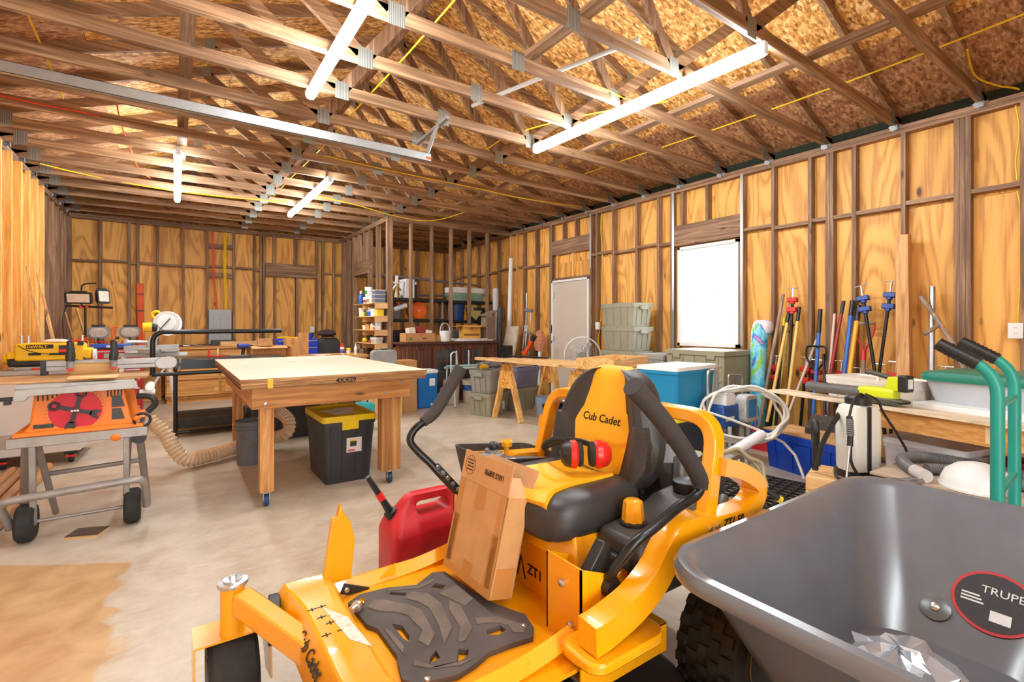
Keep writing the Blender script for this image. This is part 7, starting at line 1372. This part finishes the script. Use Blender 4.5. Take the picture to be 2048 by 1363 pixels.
# hand truck
TG = pl('truck_teal', srgb(34, 150, 136), .35, 0, .08, 6)
ht = thing('hand_truck', 'teal tubular hand truck with black ribbed grips', 'hand truck', (3.16, .54, 0))
for x, y0 in ((2.93, .53), (3.40, .555)):
    wp(B().tube(fillet([(x, y0, .10), (x, y0, 1.14), (x, y0+.17, 1.245)], .14, 7), .024, 14), 'rail', TG, ht); gp_ = wp(B().tube([(x, y0+.06, 1.178), (x, y0+.20, 1.264)], .029, 14), 'grip', BLK, ht)
    for k in range(7): p = V((x, y0+.07, 1.184)).lerp(V((x, y0+.16, 1.24)), k/6); d_ = V((0, .14, .086)).normalized(); wp(B().tube([p-d_*.003, p+d_*.003], .0315, 14), 'grip_ridge', BLK, gp_)
for z in (.25, .62, 1.0): wp(B().tube([(2.93, .53, z), (3.40, .555, z)], .016, 8), 'crossbar', TG, ht)
wp(bx(2.95, .48, .0, 3.38, .50, .012).box(2.95, .30, 0, 3.38, .50, .01), 'toe_plate', TG, ht)
for x in (2.86, 3.47): w3 = wp(B().lathe([(.03, -.03), (.10, -.035), (.12, -.02), (.12, .02), (.10, .035), (.03, .03)], (x, .62, .12), 20, 'x'), 'wheel', RUB, ht)
wp(B().cyl((2.84, .62, .12), (3.49, .62, .12), .01).cyl((2.93, .54, .13), (2.93, .62, .12), .012).cyl((3.40, .56, .13), (3.40, .62, .12), .012), 'axle', BLKM, ht)
# ------------------------------------------------------------------ overhead: garage track, conduit, cables
gt_ = thing('door_track', 'galvanized garage door track hanging from a perforated bracket', 'door track', (.5, 4.4, 3.0))
wp(B().box(-1.3, 4.375, 2.955, 2.08, 4.378, 3.03).box(-1.3, 4.375, 2.955, 2.08, 4.42, 2.958).box(-1.3, 4.417, 2.955, 2.08, 4.42, 2.975).box(-1.3, 4.375, 3.027, 2.08, 4.44, 3.03).box(-1.3, 4.437, 3.0, 2.08, 4.44, 3.03), 'rail', GALV, gt_)
wp(B().beam((2.05, 4.39, 3.03), (2.12, 4.36, 3.262), .034, .004, (0, 1, 0)), 'hanger_strap', GALV, gt_); wp(B().beam((2.04, 4.39, 3.03), (2.05, 4.14, 3.262), .034, .004, (0, 1, 0)), 'hanger_strap', GALV, gt_); wp(B().beam((2.06, 3.98, 3.245), (2.10, 4.75, 3.245), .034, .03), 'hanger_angle', GALV, gt_)
for k in range(6):
    p = V((2.05, 4.388, 3.05)).lerp(V((2.115, 4.36, 3.25)), (k+.5)/6); wp(bx(p.x-.006, p.y-.0035, p.z-.006, p.x+.006, p.y-.0025, p.z+.006), 'slot', BLKT, gt_)
tag(bx(-.02, -.002, 0, .03, .0, .025).o('orange_tag', ORT), 'small orange tag at the end of the garage door track', 'tag', None, (2.05, 4.373, 2.97))
cable('grey conduit running through the trusses above the mower', [(2.3, 3.95, 3.40), (2.5, 3.2, 3.40), (2.75, 2.35, 3.40)], pl('conduit_grey', srgb(196, 196, 194), .4), .018, 'conduit', 2)
Zt = 3.30
def cab2(label, pts, mat=YWR, r=.007): cable(label, pts, mat, r, 'electrical_cable', 6)
cab2('yellow cable draped between trusses above the work table', [(1.47, 2.1, 3.42), (1.46, 3.4, 3.40), (1.43, 4.7, 3.40), (1.40, 5.9, 3.38), (1.36, 7.2, 3.40), (1.3, 8.6, 3.38)])
cab2('yellow cable sagging along a truss chord before the storeroom', [(1.45, 5.95, 3.34), (1.9, 5.92, 3.31), (2.6, 5.92, 3.29), (3.4, 5.92, 3.28), (4.4, 5.93, 3.26), (5.2, 5.94, 3.29), (5.55, 5.95, 3.30)])
cab2('yellow cable looping below a truss chord near the storeroom light', [(1.7, 7.75, 3.32), (2.4, 7.74, 3.25), (3.0, 7.73, 3.16), (3.5, 7.74, 3.14), (3.9, 7.75, 3.22), (4.2, 7.4, 3.33)])
cab2('yellow cable running along the roof above the window', [(4.75, .6, 3.47), (4.75, 1.4, 3.44), (4.72, 2.2, 3.42), (4.7, 3.2, 3.42), (4.65, 4.2, 3.42), (4.62, 5.4, 3.42)])
cab2('yellow cable dropping from the truss to the wall plate', [(4.9, 1.05, 3.42), (5.3, 1.09, 3.36), (5.5, 1.0, 3.30), (5.62, .92, 3.28), (5.68, .90, 3.275)])
cab2('yellow cable running down the wall to the duplex outlet', [(5.74, .93, 3.17), (5.745, .91, 3.0), (5.745, .915, 2.85), (5.74, .93, 2.72), (5.735, .92, 2.55)]); cab2('lower yellow cable running down to the duplex outlet', [(5.74, .92, 2.46), (5.745, .89, 2.2), (5.745, .90, 1.8), (5.735, .915, 1.38)])
cab2('yellow cable running down the stud beside the taupe door', [(5.73, 5.68, 3.17), (5.74, 5.70, 2.9), (5.74, 5.67, 2.5), (5.74, 5.68, 2.0), (5.74, 5.70, 1.5), (5.73, 5.70, 1.41)]); cab2('yellow cable looping below the outlet beside the taupe door', [(5.70, 5.69, 1.27), (5.70, 5.72, 1.1), (5.70, 5.66, .9), (5.70, 5.60, .8)])
cab2('yellow cable crossing the trusses near the garage door wall', [(-.75, 3.6, 3.45), (-.78, 4.4, 3.40), (-.8, 5.2, 3.42), (-.82, 6.0, 3.42)]); cab2('yellow cable along the chord from the fresh studs', [(-1.3, 8.0, 3.28), (-.9, 8.35, 3.30), (-.2, 8.36, 3.25), (.6, 8.36, 3.25), (1.5, 8.36, 3.30)])
cab2('red-orange cord along a chord near the garage door wall', [(-1.3, 5.30, 3.33), (-.9, 5.30, 3.31), (-.5, 5.32, 3.30), (-.42, 5.6, 3.36)], pl('cord_red', srgb(236, 70, 40), .45)); cab2('second red-orange cord along the next chord', [(-1.35, 5.90, 3.32), (-1.0, 5.91, 3.30), (-.6, 5.92, 3.30), (-.45, 6.2, 3.36)], MATS['cord_red']); cab2('orange cord threading down through the far trusses', [(-.42, 5.6, 3.40), (-.42, 6.3, 3.36), (-.40, 7.0, 3.38), (-.35, 7.8, 3.34), (-.25, 8.3, 3.36)], OWR)
cab2('short yellow cable above the window side light', [(2.9, 2.95, 3.36), (3.2, 2.93, 3.33), (3.45, 3.0, 3.34)]); cab2('yellow cable passing above the window side light to the roof', [(2.95, 4.75, 3.36), (3.0, 4.3, 3.40), (3.3, 3.6, 3.42), (3.8, 2.9, 3.44)])
